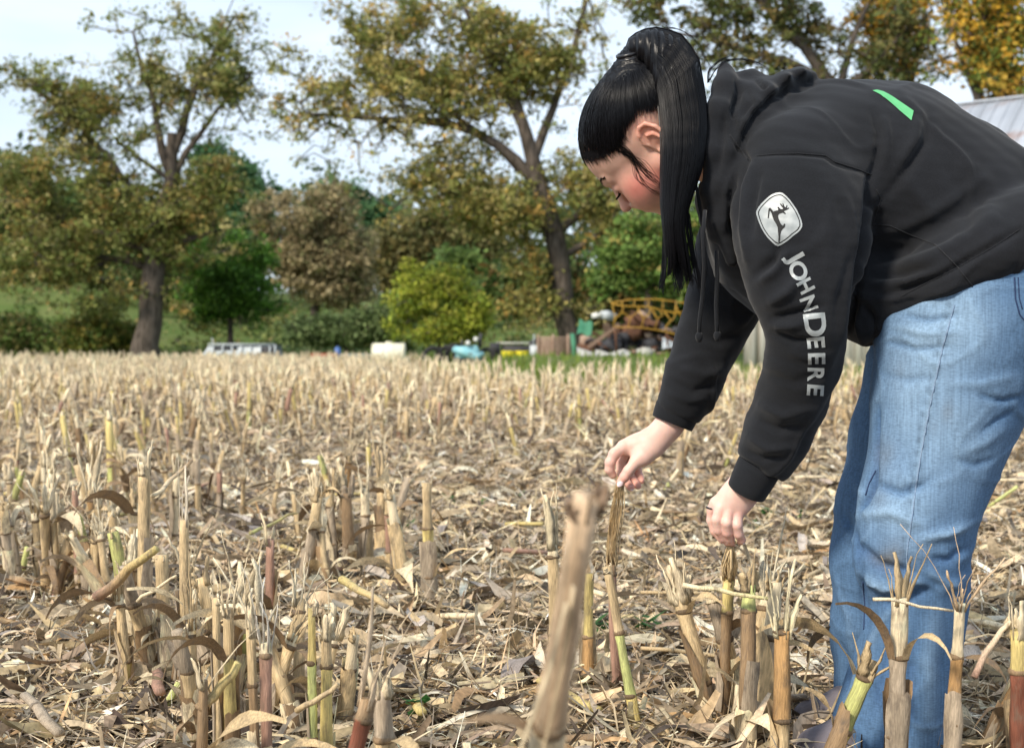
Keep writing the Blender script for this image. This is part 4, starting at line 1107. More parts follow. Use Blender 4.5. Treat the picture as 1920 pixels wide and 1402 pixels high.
tree('bush', 'shrub with yellowing leaves against the trunk of the old oak', 57,
     [(200, 668, 5), (200, 650, 4), (202, 630, 3)],
     [(190, 620, 60, 45, 1), (240, 640, 30, 30, .7), (150, 640, 40, 30, .8), (360, 612, 30, 16, .12)],
     [(0.09, 0.13, 0.028), (0.14, 0.15, 0.03), (0.22, 0.18, 0.04)], 260, 34, 0.17, 112, clump_r=0.5, cat='bush')
# trees behind
tree('dark_tree', 'dark evergreen tree behind the left oak, its tip showing right of it', 92,
     [(455, 620, 9), (455, 450, 8), (456, 330, 4)],
     [(455, 330, 34, 40, .8), (470, 380, 60, 60, 1), (430, 440, 80, 70, 1), (400, 300, 40, 40, .5)], BLG, 260, 40, 0.34, 113, clump_r=0.9, group='far trees')
tree('dark_tree', 'bluish green tree tip showing right of the tan tree', 96,
     [(690, 620, 8), (690, 500, 7), (688, 400, 4)],
     [(665, 365, 26, 18, .7), (695, 400, 36, 26, 1), (720, 400, 20, 20, .4), (700, 460, 60, 50, 1), (600, 350, 24, 14, .3)], BLG, 200, 36, 0.32, 114, clump_r=0.8, group='far trees')
tree('olive_tree', 'olive-brown wooded crown in the gap right of the tan tree', 88,
     [(800, 640, 10), (800, 540, 9), (800, 470, 5)],
     [(760, 460, 70, 45, 1), (830, 440, 80, 50, 1), (900, 470, 60, 50, 1), (850, 520, 100, 60, 1), (740, 500, 50, 50, 1)], [(0.13, 0.12, 0.045), (0.09, 0.10, 0.035), (0.17, 0.14, 0.05)], 520, 40, 0.30, 115, clump_r=0.85, group='far trees')
tree('green_tree', 'mid green tree behind the yellow-green bush', 80,
     [(862, 640, 7), (862, 560, 6), (862, 510, 3)],
     [(855, 500, 50, 36, 1), (870, 540, 60, 50, 1), (820, 520, 36, 30, .6)], [(0.08, 0.13, 0.035), (0.11, 0.16, 0.04)], 200, 40, 0.25, 116, clump_r=0.7, group='far trees')
tree('dark_tree', 'broad dark tree behind the left oak at the left edge', 84,
     [(60, 620, 12), (60, 500, 10), (60, 400, 6)],
     [(40, 400, 110, 100, 1), (150, 430, 100, 90, 1), (100, 500, 150, 60, 1), (260, 470, 80, 80, 1)], DKG, 700, 40, 0.32, 117, clump_r=0.95, group='far trees')
tree('dark_tree', 'dark tree between the left oak and the round green tree', 80,
     [(340, 630, 9), (340, 500, 8), (340, 420, 5)],
     [(330, 440, 80, 80, 1), (380, 470, 80, 80, 1), (300, 530, 80, 50, .8)], DKG, 420, 40, 0.30, 118, clump_r=0.9, group='far trees')
tree('dark_tree', 'shadowy tree behind the scrap heap and the yellow frame', 62,
     [(1180, 650, 9), (1180, 580, 8), (1180, 500, 5)],
     [(1120, 560, 80, 60, 1), (1230, 560, 90, 60, 1), (960, 540, 60, 50, .7), (1330, 520, 80, 80, 1), (1040, 520, 60, 50, .7)], DKG + [(0.16, 0.10, 0.03)], 620, 40, 0.24, 119, clump_r=0.75, group='far trees')
tree('dark_tree', 'dark tree seen between the sleeves behind the white shed', 66,
     [(1480, 650, 9), (1480, 500, 8), (1480, 400, 5)],
     [(1430, 480, 90, 90, 1), (1540, 440, 90, 110, 1), (1360, 400, 60, 60, 1)], DKG, 420, 36, 0.26, 120, clump_r=0.85, group='far trees')

def build_woods():
    r = np.random.default_rng(55)
    V, F, C = [], [], []
    n = 1300
    x = r.uniform(-62, 75, n); y = r.uniform(104, 128, n)
    u = x / y * FPX + 960
    top = 9.5 + 2.2 * vnoise(x[:, None], 0.35, 8) + 1.2 * vnoise(x[:, None], 1.1, 9) + 3.0 * sstep(-u, -400, 0) - 1.0 * sstep(u, 600, 760) * (1 - sstep(u, 760, 950))
    z = r.uniform(0, 1, n) ** 0.6 * top + 3.5
    P = np.stack([x, y, z], -1)
    V, F, C = leaf_cloud(P, 34, r.uniform(1.1, 2.0, n), 0.55, r, [(0.07, 0.10, 0.035), (0.10, 0.12, 0.045), (0.15, 0.13, 0.05), (0.06, 0.09, 0.04)])
    o = mesh_obj('woods', V, F, M_LEAF, colors=C)
    setp(o, 'distant continuous wood closing the view behind the single trees', 'woods', kind='stuff')
    # rough undergrowth on the bank
    n = 900
    x = r.uniform(-40, 22, n); y = r.uniform(58, 98, n)
    P = np.stack([x, y, terrain_h(x, y) + r.uniform(0.0, 1.0, n) * (0.3 + 1.3 * sstep(y, 66, 90))], -1)
    V, F, C = leaf_cloud(P, 26, r.uniform(0.5, 1.2, n), 0.24, r, [(0.10, 0.14, 0.035), (0.15, 0.17, 0.05), (0.07, 0.10, 0.03), (0.18, 0.15, 0.06)])
    o = mesh_obj('undergrowth', V, F, M_LEAF, colors=C)
    setp(o, 'rough green undergrowth on the bank below the trees', 'undergrowth', kind='stuff')
build_woods()
# ------------------------------------------------------------------ things along the field edge
M_GALV = mat_plain('galvanised_metal', (0.50, 0.54, 0.56), (0.38, 0.42, 0.44), scale=3, rough=0.5, spec=0.5, bump=0.2, bscale=12)
M_DARKIN = mat_plain('dark_metal_and_shade', (0.03, 0.03, 0.035), (0.06, 0.06, 0.065), scale=4, rough=0.7)
M_CREAM = mat_plain('cream_plastic', (0.78, 0.74, 0.58), (0.70, 0.66, 0.50), scale=2, rough=0.45, spec=0.4)
M_RUBBER = mat_plain('rubber', (0.018, 0.018, 0.02), (0.035, 0.033, 0.03), scale=9, rough=0.9, bump=0.3, bscale=20)
M_TEAL = mat_plain('teal_paint', (0.20, 0.46, 0.52), (0.30, 0.54, 0.58), scale=5, rough=0.55, rust=(0.10, 0.06, 0.04), rust_scale=4, rust_lo=0.6)
M_WHITEP = mat_plain('white_paint', (0.72, 0.72, 0.68), (0.6, 0.6, 0.57), scale=5, rough=0.5)
M_YELP = mat_plain('yellow_plastic', (0.85, 0.72, 0.03), (0.78, 0.64, 0.03), scale=3, rough=0.4, spec=0.4)
M_GOLDP = mat_plain('ochre_paint', (0.46, 0.27, 0.03), (0.34, 0.19, 0.03), scale=4, rough=0.5, rust=(0.20, 0.08, 0.03), rust_scale=3, rust_lo=0.62)
M_RUST = mat_plain('rusty_iron', (0.07, 0.035, 0.022), (0.16, 0.075, 0.042), scale=6, rough=0.9, bump=0.5, bscale=20)
M_WOOD = mat_plain('weathered_wood', (0.26, 0.17, 0.12), (0.40, 0.29, 0.22), scale=3, rough=0.9, bump=0.4, bscale=8, stretch=(4, 4, 1))
M_GREENP = mat_plain('green_paint', (0.04, 0.18, 0.10), (0.07, 0.22, 0.13), scale=4, rough=0.6)
M_BLUEP = mat_plain('blue_plastic', (0.08, 0.16, 0.40), (0.10, 0.2, 0.46), scale=4, rough=0.5)
M_REDP = mat_plain('red_paint', (0.40, 0.06, 0.03), (0.28, 0.06, 0.04), scale=4, rough=0.6)
M_TARP = mat_plain('pale_sheet', (0.50, 0.49, 0.45), (0.36, 0.36, 0.33), scale=3, rough=0.7)
M_BOARD = mat_plain('whitewashed_board', (0.66, 0.64, 0.58), (0.42, 0.38, 0.33), scale=2.0, rough=0.85, bump=0.4, bscale=10, stretch=(5, 5, 0.5), detail=8)
M_ROOF = mat_plain('roof_metal', (0.46, 0.49, 0.54), (0.40, 0.43, 0.48), scale=1.2, rough=0.55, spec=0.4, rust=(0.33, 0.25, 0.23), rust_scale=0.9, rust_lo=0.60, stretch=(0.3, 1.8, 1))

def at(px, py, Y):
    return W(px, py, Y)

def build_trailer():
    Y = 48.0; x0 = W(400, 650, Y)[0]; x1 = W(522, 650, Y)[0]; xl = W(380, 650, Y)[0]
    root = empty('stock_trailer', ((x0 + x1) / 2, Y, 0), 'long low silver trailer body with a slanted left nose and open right end', 'trailer')
    ox = (x0 + x1) / 2
    w = 1.5; zt = 0.68; zb = 0.12
    mb = MB()
    V = [(xl - ox, -w / 2, zb), (x1 - ox, -w / 2, zb), (x1 - ox, -w / 2, zt), (x0 - ox, -w / 2, zt - 0.04),
         (xl - ox, w / 2, zb), (x1 - ox, w / 2, zb), (x1 - ox, w / 2, zt), (x0 - ox, w / 2, zt - 0.04)]
    mb.add(V, np.array([(0, 1, 2, 3), (4, 7, 6, 5), (3, 2, 6, 7), (0, 3, 7, 4), (0, 4, 5, 1)]))
    mb.build('body', M_GALV, root)
    for i in range(7):
        x = x0 - ox + (x1 - x0) * (i + 0.5) / 7
        MB().box((x, -w / 2 - 0.02, (zt + zb) / 2), (0.05, 0.04, zt - zb)).build('rib', M_GALV, root)
    MB().box(((x0 + x1) / 2 - ox, -w / 2 - 0.03, zt + 0.005), (x1 - x0, 0.06, 0.05)).build('top_rail', M_GALV, root)
    MB().box((x1 - ox - 0.23, -w / 2 - 0.012, 0.42), (0.42, 0.02, 0.36)).build('doorway_shade_plate', M_DARKIN, root)  # solid dark plate, its colour standing for the shade inside the open end
    MB().box((x0 - ox + 0.55, -w / 2 - 0.012, 0.55), (0.8, 0.02, 0.10)).build('vent', M_DARKIN, root)
    MB().box((x1 - ox + 0.02, -w / 2 - 0.03, 0.42), (0.05, 0.06, 0.5)).build('end_post', M_GALV, root)
    MB().tube([(x0 - ox + 0.05, -0.3, zt), (x0 - ox + 0.02, -0.3, zt + 0.22)], 0.02, n=6).build('mast', M_GALV, root)
    for s in (-0.6, 0.6):
        m = MB(); m.tube([(s, -w / 2 - 0.06, 0.2), (s, -w / 2 + 0.1, 0.2)], 0.2, n=18)
        m.build('wheel', M_RUBBER, root)
build_trailer()

def cyl_x(c, r, L, n=28):
    c = np.array(c); return MB().tube([c - [L / 2, 0, 0], c - [L / 2 - 0.03, 0, 0], c + [L / 2 - 0.03, 0, 0], c + [L / 2, 0, 0]], [r * 0.93, r, r, r * 0.93], n=n)
def build_edge_things():
    Y = 45.0
    xa, xb = W(698, 650, Y)[0], W(760, 650, Y)[0]
    r0 = empty('water_tank', ((xa + xb) / 2, Y, 0.0), 'cream-white drum-shaped tank lying on its side at the field edge', 'tank')
    L = xb - xa
    cyl_x((0, 0, 0.36), 0.36, L).build('body', M_CREAM, r0, smooth=False)
    for s in (-0.5, -0.17, 0.17, 0.5):
        cyl_x((s * L * 0.92, 0, 0.36), 0.372, 0.04).build('hoop', M_CREAM, r0)
    MB().tube([(0.0, 0, 0.71), (0, 0, 0.77)], 0.10, n=14).build('cap', M_CREAM, r0)
    for s in (-0.3, 0.3):
        MB().box((s, 0, 0.03), (0.09, 0.7, 0.08)).build('skid', M_WOOD, r0)
    # small clutter left of the tank
    x = W(633, 660, 46)[0]
    o = MB().tube([(x, 46, 0), (x, 46, 0.03), (x, 46, 0.55), (x, 46, 0.58)], [0.085, 0.095, 0.095, 0.08], n=14).tube([(x, 46, .58), (x, 46, .62)], .03, n=8).build('blue_drum', M_BLUEP)
    setp(o, 'narrow blue upright canister left of the cream tank', 'canister')
    x = W(610, 665, 46)[0]
    r0 = empty('cart', (x, 46, 0), 'low red and white cart at the field edge left of the blue canister', 'cart')
    MB().box((0, 0, 0.32), (0.85, 0.6, 0.14)).build('tray', M_REDP, r0)
    MB().box((0, -0.02, 0.22), (0.9, 0.62, 0.05)).build('frame', M_WHITEP, r0)
    for s in (-0.32, 0.32): MB().tube([(s, -0.34, 0.12), (s, -0.26, 0.12)], 0.12, n=14).build('wheel', M_RUBBER, r0)
    x = W(671, 670, 46)[0]
    r0 = empty('feed_trough', (x, 46, 0), 'low grey metal trough beside the cream tank', 'trough')
    MB().add([(-.42, -.25, .08), (.42, -.25, .08), (.42, .25, .08), (-.42, .25, .08), (-.5, -.32, .38), (.5, -.32, .38), (.5, .32, .38), (-.5, .32, .38)],
             np.array([(0, 3, 2, 1), (0, 1, 5, 4), (1, 2, 6, 5), (2, 3, 7, 6), (3, 0, 4, 7)])).build('body', M_GALV, r0)
    for s in (-0.3, 0.3): MB().box((s, 0, 0.04), (0.06, 0.55, 0.08)).build('leg', M_GALV, r0)
    # old tractor
    x = W(880, 650, 42)[0]
    r0 = empty('old_tractor', (x, 42, 0), 'derelict pale blue tractor with white round headlamps among black tyres', 'tractor')
    R = random.Random(3)
    V = np.array([(-.42, -.25, .30), (.36, -.28, .22), (.40, .25, .25), (-.40, .25, .30), (-.30, -.22, .62), (.22, -.20, .66), (.24, .2, .64), (-.28, .22, .62)])
    MB().add(V, np.array([(0, 3, 2, 1), (4, 5, 6, 7), (0, 1, 5, 4), (1, 2, 6, 5), (2, 3, 7, 6), (3, 0, 4, 7)])).build('bonnet', M_TEAL, r0)
    MB().tube([(-.45, -.2, .55), (-.1, -.35, .45), (.2, -.35, .30), (.42, -.2, .42)], [.10, .14, .12, .06], n=8).build('mudguard', M_TEAL, r0)
    MB().box((0.0, 0.0, 0.22), (0.9, 0.4, 0.16)).build('chassis', M_DARKIN, r0)
    for hx, hz in ((-0.03, 0.72), (0.20, 0.83)):
        h = MB().tube([(hx, -.30, hz), (hx, -.16, hz), (hx, -.05, hz)], [.075, .085, .04], n=16).build('headlamp_shell', M_DARKIN, r0)
        MB().tube([(hx, -.325, hz), (hx, -.302, hz)], .070, n=16).build('lens', M_WHITEP, h)
    MB().tube([(0.30, 0, .6), (0.34, 0, 1.0)], .05, n=8).build('exhaust', M_DARKIN, r0)
    MB().tube([(-.2, -.1, .62), (-.22, -.1, .82)], .04, n=8).build('steering_post', M_DARKIN, r0)
    # loose tyres
    def tyre(px, Y, R0, z, tilt, label):
        n1, n2 = 22, 8
        V = []
        for i in range(n1):
            a = 2 * math.pi * i / n1
            for j in range(n2):
                b = 2 * math.pi * j / n2
                rr = R0 + R0 * 0.24 * math.cos(b); V.append((rr * math.cos(a), R0 * 0.30 * math.sin(b), rr * math.sin(a)))
        F = [(i * n2 + j, i * n2 + (j + 1) % n2, ((i + 1) % n1) * n2 + (j + 1) % n2, ((i + 1) % n1) * n2 + j) for i in range(n1) for j in range(n2)]
        V = np.array(V) @ rotz(tilt).T + [W(px, 660, Y)[0], Y, z]
        o = mesh_obj('tyre', V, F, M_RUBBER, smooth=True); setp(o, label, 'tyre', 'old black tyres by the tractor')
    tyre(812, 42.0, 0.27, 0.30, 0.3, 'leftmost of the old black tyres beside the pale blue tractor')
    tyre(838, 42.4, 0.28, 0.32, -0.4, 'second black tyre from the left beside the pale blue tractor')
    tyre(853, 42.9, 0.30, 0.36, 0.7, 'black tyre touching the left flank of the pale blue tractor')
    tyre(913, 42.2, 0.26, 0.28, -0.5, 'black tyre touching the right flank of the pale blue tractor')
    # black cabinet, flatbed, yellow tubs
    x = W(928, 650, 42)[0]
    r0 = empty('fuel_tank', (x, 42.3, 0), 'black box-shaped tank standing right of the pale blue tractor', 'tank')
    MB().box((0, 0, 0.42), (0.30, 0.4, 0.62)).build('body', M_DARKIN, r0); MB().box((0, -.21, 0.5), (0.2, 0.02, 0.2)).build('hatch', M_RUBBER, r0); MB().box((0, 0, 0.05), (0.34, 0.44, 0.1)).build('base', M_RUST, r0)
    x = W(972, 650, 42.6)[0]
    r0 = empty('flat_wagon', (x, 42.6, 0), 'dark flat wagon with a grey deck behind the two yellow tubs', 'wagon')
    MB().box((0, 0, 0.72), (1.35, 0.9, 0.05)).build('deck', M_TARP, r0); MB().box((0.05, 0, 0.50), (1.1, 0.8, 0.30)).build('load', M_DARKIN, r0)
    MB().box((0.0, 0, 0.28), (1.2, 0.3, 0.1)).build('chassis', M_RUST, r0)
    for s in (-.45, .45): MB().tube([(s, -.45, .2), (s, -.35, .2)], .2, n=16).build('wheel', M_RUBBER, r0)
    x = W(1003, 650, 42.2)[0]
    r0 = empty('winch', (x, 42.2, 0), 'grey machine with a black seat-like top between the wagon and the crate', 'machine')
    MB().box((0, 0, .46), (.30, .4, .4)).build('housing', M_GALV, r0); MB().tube([(-.18, 0, .70), (.0, 0, .78), (.22, 0, .80)], [.05, .09, .07], n=8).build('seat', M_DARKIN, r0)
    MB().box((0, 0, .14), (.4, .5, .28)).build('base', M_GALV, r0); MB().tube([(-.05, -.1, .66), (-.02, -.1, .98)], .02, n=6).build('lever', M_GALV, r0)
    for k, px in enumerate((953, 979)):
        c = W(px, 665, 41.2)[0]
        mb = MB(); rr = 0.195
        mb.tube([(c, 41.2, .23), (c, 41.2, .25), (c, 41.2, .40), (c, 41.2, .46), (c, 41.2, .49)], [rr * .7, rr * .92, rr * .98, rr, rr * .96], n=20)
        mb.tube([(c, 41.2, .46), (c, 41.2, .485)], rr * 1.06, n=20)
        mb.tube([(c, 41.2, 0.0), (c, 41.2, .23)], rr * .7, n=20)
        o = mb.build('yellow_tub', M_YELP, smooth=False)
        setp(o, ['left one of the two bright yellow tubs at the field edge', 'right one of the two bright yellow tubs at the field edge'][k], 'tub', 'yellow tubs')
    # slatted crate
    Y = 41.5; xa, xb = W(1008, 650, Y)[0], W(1064, 650, Y)[0]
    r0 = empty('wooden_crate', ((xa + xb) / 2, Y, 0), 'brown slatted wooden crate full of scrap right of the yellow tubs', 'crate')
    wd = xb - xa
    for i in range(7):
        MB().box((0, -.4, 0.36 + i * 0.085), (wd, .03, 0.066)).build('slat', M_WOOD, r0)
    for s in (-.5, 0, .5): MB().box((s * wd, -.43, .5), (.06, .03, .95)).build('post', M_WOOD, r0)
    for s in (-.5, .5): MB().box((s * (wd - .04), 0, .6), (.03, .78, .6)).build('side', M_WOOD, r0)
    MB().box((0, 0, .30), (wd, .8, .06)).build('floor', M_WOOD, r0)
    MB().box((0, -.0, .57), (wd * .9, .6, .4)).build('load', M_RUST, r0)
    MB().box((0, -.2, .12), (wd, .5, .24)).build('base', M_RUST, r0)
    # green panel, pale sheet
    a, b = W(1069, 640, 40.5), W(1080, 640, 40.5)
    z = W(1075, 625, 40.5)[2]
    mb = MB(); mb.add([(a[0], 40.5, z), (b[0] - .04, 40.5, z), (b[0] + .08, 40.5, 0.05), (a[0] + .10, 40.5, 0.05), (a[0], 40.54, z), (b[0] - .04, 40.54, z), (b[0] + .08, 40.54, 0.05), (a[0] + .10, 40.54, 0.05)],
                     np.array([(0, 1, 2, 3), (7, 6, 5, 4), (0, 4, 5, 1), (1, 5, 6, 2), (2, 6, 7, 3), (3, 7, 4, 0)]))
    setp(mb.build('painted_sheet', M_GREENP), 'slanting green painted panel standing between the crate and the scrap heap', 'panel')
    c = W(1102, 662, 40.0)
    mb = MB(); mb.add([(c[0] - .32, 39.9, .62), (c[0] - .2, 39.8, .50), (c[0] + .32, 39.8, .40), (c[0] + .34, 39.8, .30), (c[0] - .30, 39.8, .30), (c[0] - .32, 40.5, .62), (c[0] + .32, 40.5, .42), (c[0] + .34, 40.5, .3), (c[0] - .3, 40.5, .3)],
                     [np.array([(4, 3, 2, 1)]), np.array([(1, 2, 6, 5)]), np.array([(0, 1, 5)]), np.array([(4, 1, 0)]), np.array([(2, 3, 7)]), np.array([(2, 7, 6)])])
    mb.box((c[0], 40.15, .15), (.6, .6, .3))
    setp(mb.build('folded_sheet', M_TARP), 'pale folded sheet lying at the foot of the green panel', 'sheet')
build_edge_things()

def build_scrap():
    R = random.Random(44)
    Y = 41.0
    def piece(px, py, kind, size, rot, mat, label=None, dy=0, name='scrap_piece'):
        c = W(px, py, Y + dy)
        mb = MB()
        rm = rotz(rot[2]) @ roty(rot[1]) @ rotx(rot[0])
        if kind == 'beam':
            mb.box((0, 0, .0), (size, .05, .012)); mb.box((0, 0, .05), (size, .012, .09)); mb.box((0, 0, .1), (size, .05, .012))
        elif kind == 'pipe':
            mb.tube([(-size / 2, 0, 0), (0, 0, .02), (size / 2, 0, 0)], .035, n=8)
        elif kind == 'sheet':
            n = 6; xs = np.linspace(-.5, .5, n) * size
            V = [(x, y, .06 * math.sin(i * 1.7 + y * 5)) for i, x in enumerate(xs) for y in (-.25, .25)]
            V += [(a, b, cc + .015) for a, b, cc in V]
            F = [(i * 2, i * 2 + 1, i * 2 + 3, i * 2 + 2) for i in range(n - 1)] + [(12 + i * 2, 12 + i * 2 + 2, 12 + i * 2 + 3, 12 + i * 2 + 1) for i in range(n - 1)]
            mb.add(V, np.array(F))
        elif kind == 'box':
            mb.box((0, 0, 0), (size, size * .7, size * .6)); mb.box((size * .1, 0, size * .33), (size * .6, size * .5, size * .12)); mb.tube([(size * .4, -.1, 0), (size * .7, -.1, .1)], .03, n=6)
        elif kind == 'wheel':
            for i in range(6):
                a = i * math.pi / 6
                mb.tube([(-size * .5 * math.cos(a), 0, -size * .5 * math.sin(a)), (size * .5 * math.cos(a), 0, size * .5 * math.sin(a))], .012, n=4)
            t = np.linspace(0, 2 * math.pi, 19)
            mb.tube(np.stack([np.cos(t) * size / 2, t * 0, np.sin(t) * size / 2], 1), .035, n=6, cap=False)
        mb.v = [v @ rm.T + c for v in mb.v]
        o = mb.build(name, mat)
        setp(o, label or {'beam': 'rusty angle beam', 'pipe': 'rusty length of pipe', 'sheet': 'buckled scrap sheet', 'box': 'rusty machine block', 'wheel': 'old spoked iron wheel'}[kind] + ' jumbled in the dark heap under the yellow frame', 'scrap', 'scrap pieces in the heap')
        return o
    kinds = ['beam', 'pipe', 'sheet', 'box', 'wheel', 'box', 'sheet']
    for k in range(110):
        px = R.uniform(1095, 1310); t = R.random()
        top = 592 + 30 * abs(math.sin(px * 0.021)) + (18 if px < 1130 else 0)
        py = 668 - (668 - top) * t ** 0.9
        piece(px, py, R.choice(kinds), R.uniform(.2, .6), (R.gauss(0, .5), R.gauss(0, .5), R.uniform(0, 3.1)), R.choice([M_RUST, M_DARKIN, M_DARKIN, M_RUST, M_DARKIN, M_WOOD, M_RUST, M_GALV if R.random() < .3 else M_RUST]), dy=R.uniform(0, 1.2) + t * .8)
    piece(1134, 632, 'beam', 1.1, (0, -.62, 0), M_WOOD, 'reddish beam leaning up to the left corner of the yellow frame', -.5)
    piece(1208, 662, 'box', .42, (0, 0, 0), M_TARP, 'pale block lying under the middle of the scrap heap', -.6)
    piece(1117, 592, 'box', .22, (0, 0, .3), M_WHITEP, 'small cream box on top of the left shoulder of the heap', -.3)
    piece(1097, 615, 'sheet', .4, (.9, .2, 0), M_GREENP, 'crumpled green sheet at the left end of the scrap heap', -.3)
    piece(1268, 648, 'sheet', .8, (.5, .15, 0), M_GALV, 'curved grey sheet at the right end of the scrap heap', -.6)
    piece(1150, 664, 'sheet', 1.0, (.3, 0, 0), M_TARP, 'long pale flat sheet along the foot of the scrap heap', -.6)
    piece(1138, 592, 'box', .35, (0, .2, .5), M_GALV, 'grey dented machine box left of the yellow frame', -.2)
    piece(1240, 664, 'pipe', 1.0, (0, 0.02, 0), M_WOOD, 'pale pole lying along the foot of the scrap heap', -.6)
    # the ochre frame: two long rails with bent struts between
    Yf, Yb = 40.2, 40.9
    root = empty('lattice_frame', tuple(W(1150, 660, Yf)), 'long ochre-yellow lattice frame lying on the scrap heap', 'frame')
    off = np.array(W(1150, 660, Yf))
    def bar(pts, w, name, mat=None):
        P = np.array([W(a, b, Yf + (c if c else 0)) for a, b, c in pts]) - off
        MB().tube(P, w, n=6).build(name, mat or M_GOLDP, root)
    bk = 0.7
    bar([(1145, 568, bk), (1180, 562, bk), (1230, 561, bk), (1262, 565, bk), (1295, 570, bk), (1335, 577, bk)], .021, 'top_rail')
    bar([(1149, 570, 0), (1170, 574, 0), (1216, 575, 0), (1240, 582, 0), (1266, 587, 0), (1300, 583, 0), (1335, 580, 0)], .021, 'top_rail')
    bar([(1151, 613, 0), (1200, 614, 0), (1235, 619, 0), (1264, 626, 0), (1320, 634, 0)], .018, 'bottom_rail')
    for a, b in ((1149, 1145), (1167, 1166), (1189, 1190), (1216, 1216), (1243, 1243), (1266, 1268), (1290, 1292)):
        bar([(a, 572 + max(0, (a - 1216)) * .25, 0), (b, 564, bk)], .016, 'cross_tie')
    for pts in [[(1148, 573), (1153, 592), (1150, 613)], [(1167, 585), (1154, 597), (1150, 612)], [(1168, 575), (1167, 585), (1182, 596), (1178, 612)], [(1197, 576), (1196, 585), (1181, 596)],
                [(1197, 580), (1207, 598), (1203, 614)], [(1219, 577), (1218, 588), (1206, 598)], [(1222, 580), (1233, 598), (1228, 617)], [(1238, 584), (1243, 590), (1233, 598)],
                [(1246, 585), (1258, 600), (1249, 612), (1248, 622)], [(1266, 588), (1264, 596), (1258, 602), (1248, 612)], [(1267, 572), (1272, 585), (1280, 598)], [(1290, 585), (1284, 592), (1280, 600), (1276, 620)], [(1305, 584), (1310, 600), (1304, 628)]]:
        bar([(a, b, 0) for a, b in pts], .017, 'strut')
    bar([(1153, 613, 0), (1155, 640, 0), (1156, 662, 0)], .03, 'leg', M_RUST)
    bar([(1250, 624, 0), (1252, 645, .1), (1251, 664, 0)], .03, 'leg', M_RUST)
build_scrap()

def build_shed():
    A = np.array([6.3, 37.0, 0]); u = np.array([.75, -.66, 0]); u /= np.linalg.norm(u); v = np.array([.66, .75, 0]); v /= np.linalg.norm(v)
    L, D, he, hr = 14.0, 8.0, 3.2, 6.95
    Rm = np.stack([u, v, [0, 0, 1]], 1)
    root = empty('white_shed', tuple(A), 'large whitewashed board shed with a pale rust-streaked metal roof behind the person', 'shed')
    def put(mb, name, mat):
        mb.v = [q @ Rm.T for q in mb.v]
        return mb.build(name, mat, root)
    MB_ = MB
    put(MB_().box((L / 2, .15, he / 2), (L - .1, .1, he - .1)), 'front_wall', M_DARKIN)
    mb = MB_(); mb.add([(0.05, .1, 0), (0.05, D, 0), (0.05, D, he), (0.05, D / 2, hr - .15), (0.05, .1, he)], np.array([(0, 1, 2, 3, 4)]))
    put(mb, 'end_wall', M_DARKIN)
    put(MB_().box((L / 2, D, he / 2), (L - .1, .1, he - .1)), 'back_wall', M_BOARD)
    R = random.Random(4)
    n = 46; w = L / n
    me = None
    for i in range(n):
        h = he - R.uniform(0, .05)
        o = put(MB_().box((0, 0, 0), (w - .018, .03, h)), 'board', M_BOARD)
        o.location = Vector(Rm @ np.array([(i + .5) * w, .06 + R.uniform(-.006, .006), h / 2]))
    n = 27; w = D / n
    for i in range(n):
        yy = (i + .5) * w; h = he + (hr - he) * (1 - abs(yy - D / 2) / (D / 2)) - .2
        o = put(MB_().box((0, 0, 0), (.03, w - .018, h)), 'board', M_BOARD)
        o.location = Vector(Rm @ np.array([0.0 + R.uniform(-.006, .006), yy, h / 2]))
    put(MB_().box((-.06, -.02, he / 2), (.3, .3, he)), 'corner_post', M_BOARD)
    # roof panels, both slopes
    npan = 15; pw = (L + 1.0) / npan
    sl = math.hypot(D / 2 + .4, hr - he); ang = math.atan2(hr - he, D / 2)
    for side in (0, 1):
        for i in range(npan):
            mb = MB_()
            mb.box((0, 0, 0), (pw - .01, sl, .03))
            for q in (-.5, -.17, .17):
                mb.box((q * pw + .02, 0, .03), (.04, sl, .03))
            rr = rotx(ang if side == 0 else -ang)
            mb.v = [q @ rr.T for q in mb.v]
            o = put(mb, 'roof_panel', M_ROOF)
            yy = D / 4 - .2 if side == 0 else D * .75 + .2
            o.location = Vector(Rm @ np.array([-.5 + (i + .5) * pw, yy, (he + hr) / 2 - .12]))
    put(MB_().box((L / 2, D / 2, hr + .03), (L + 1, .3, .06)), 'ridge_cap', M_ROOF)
build_shed()
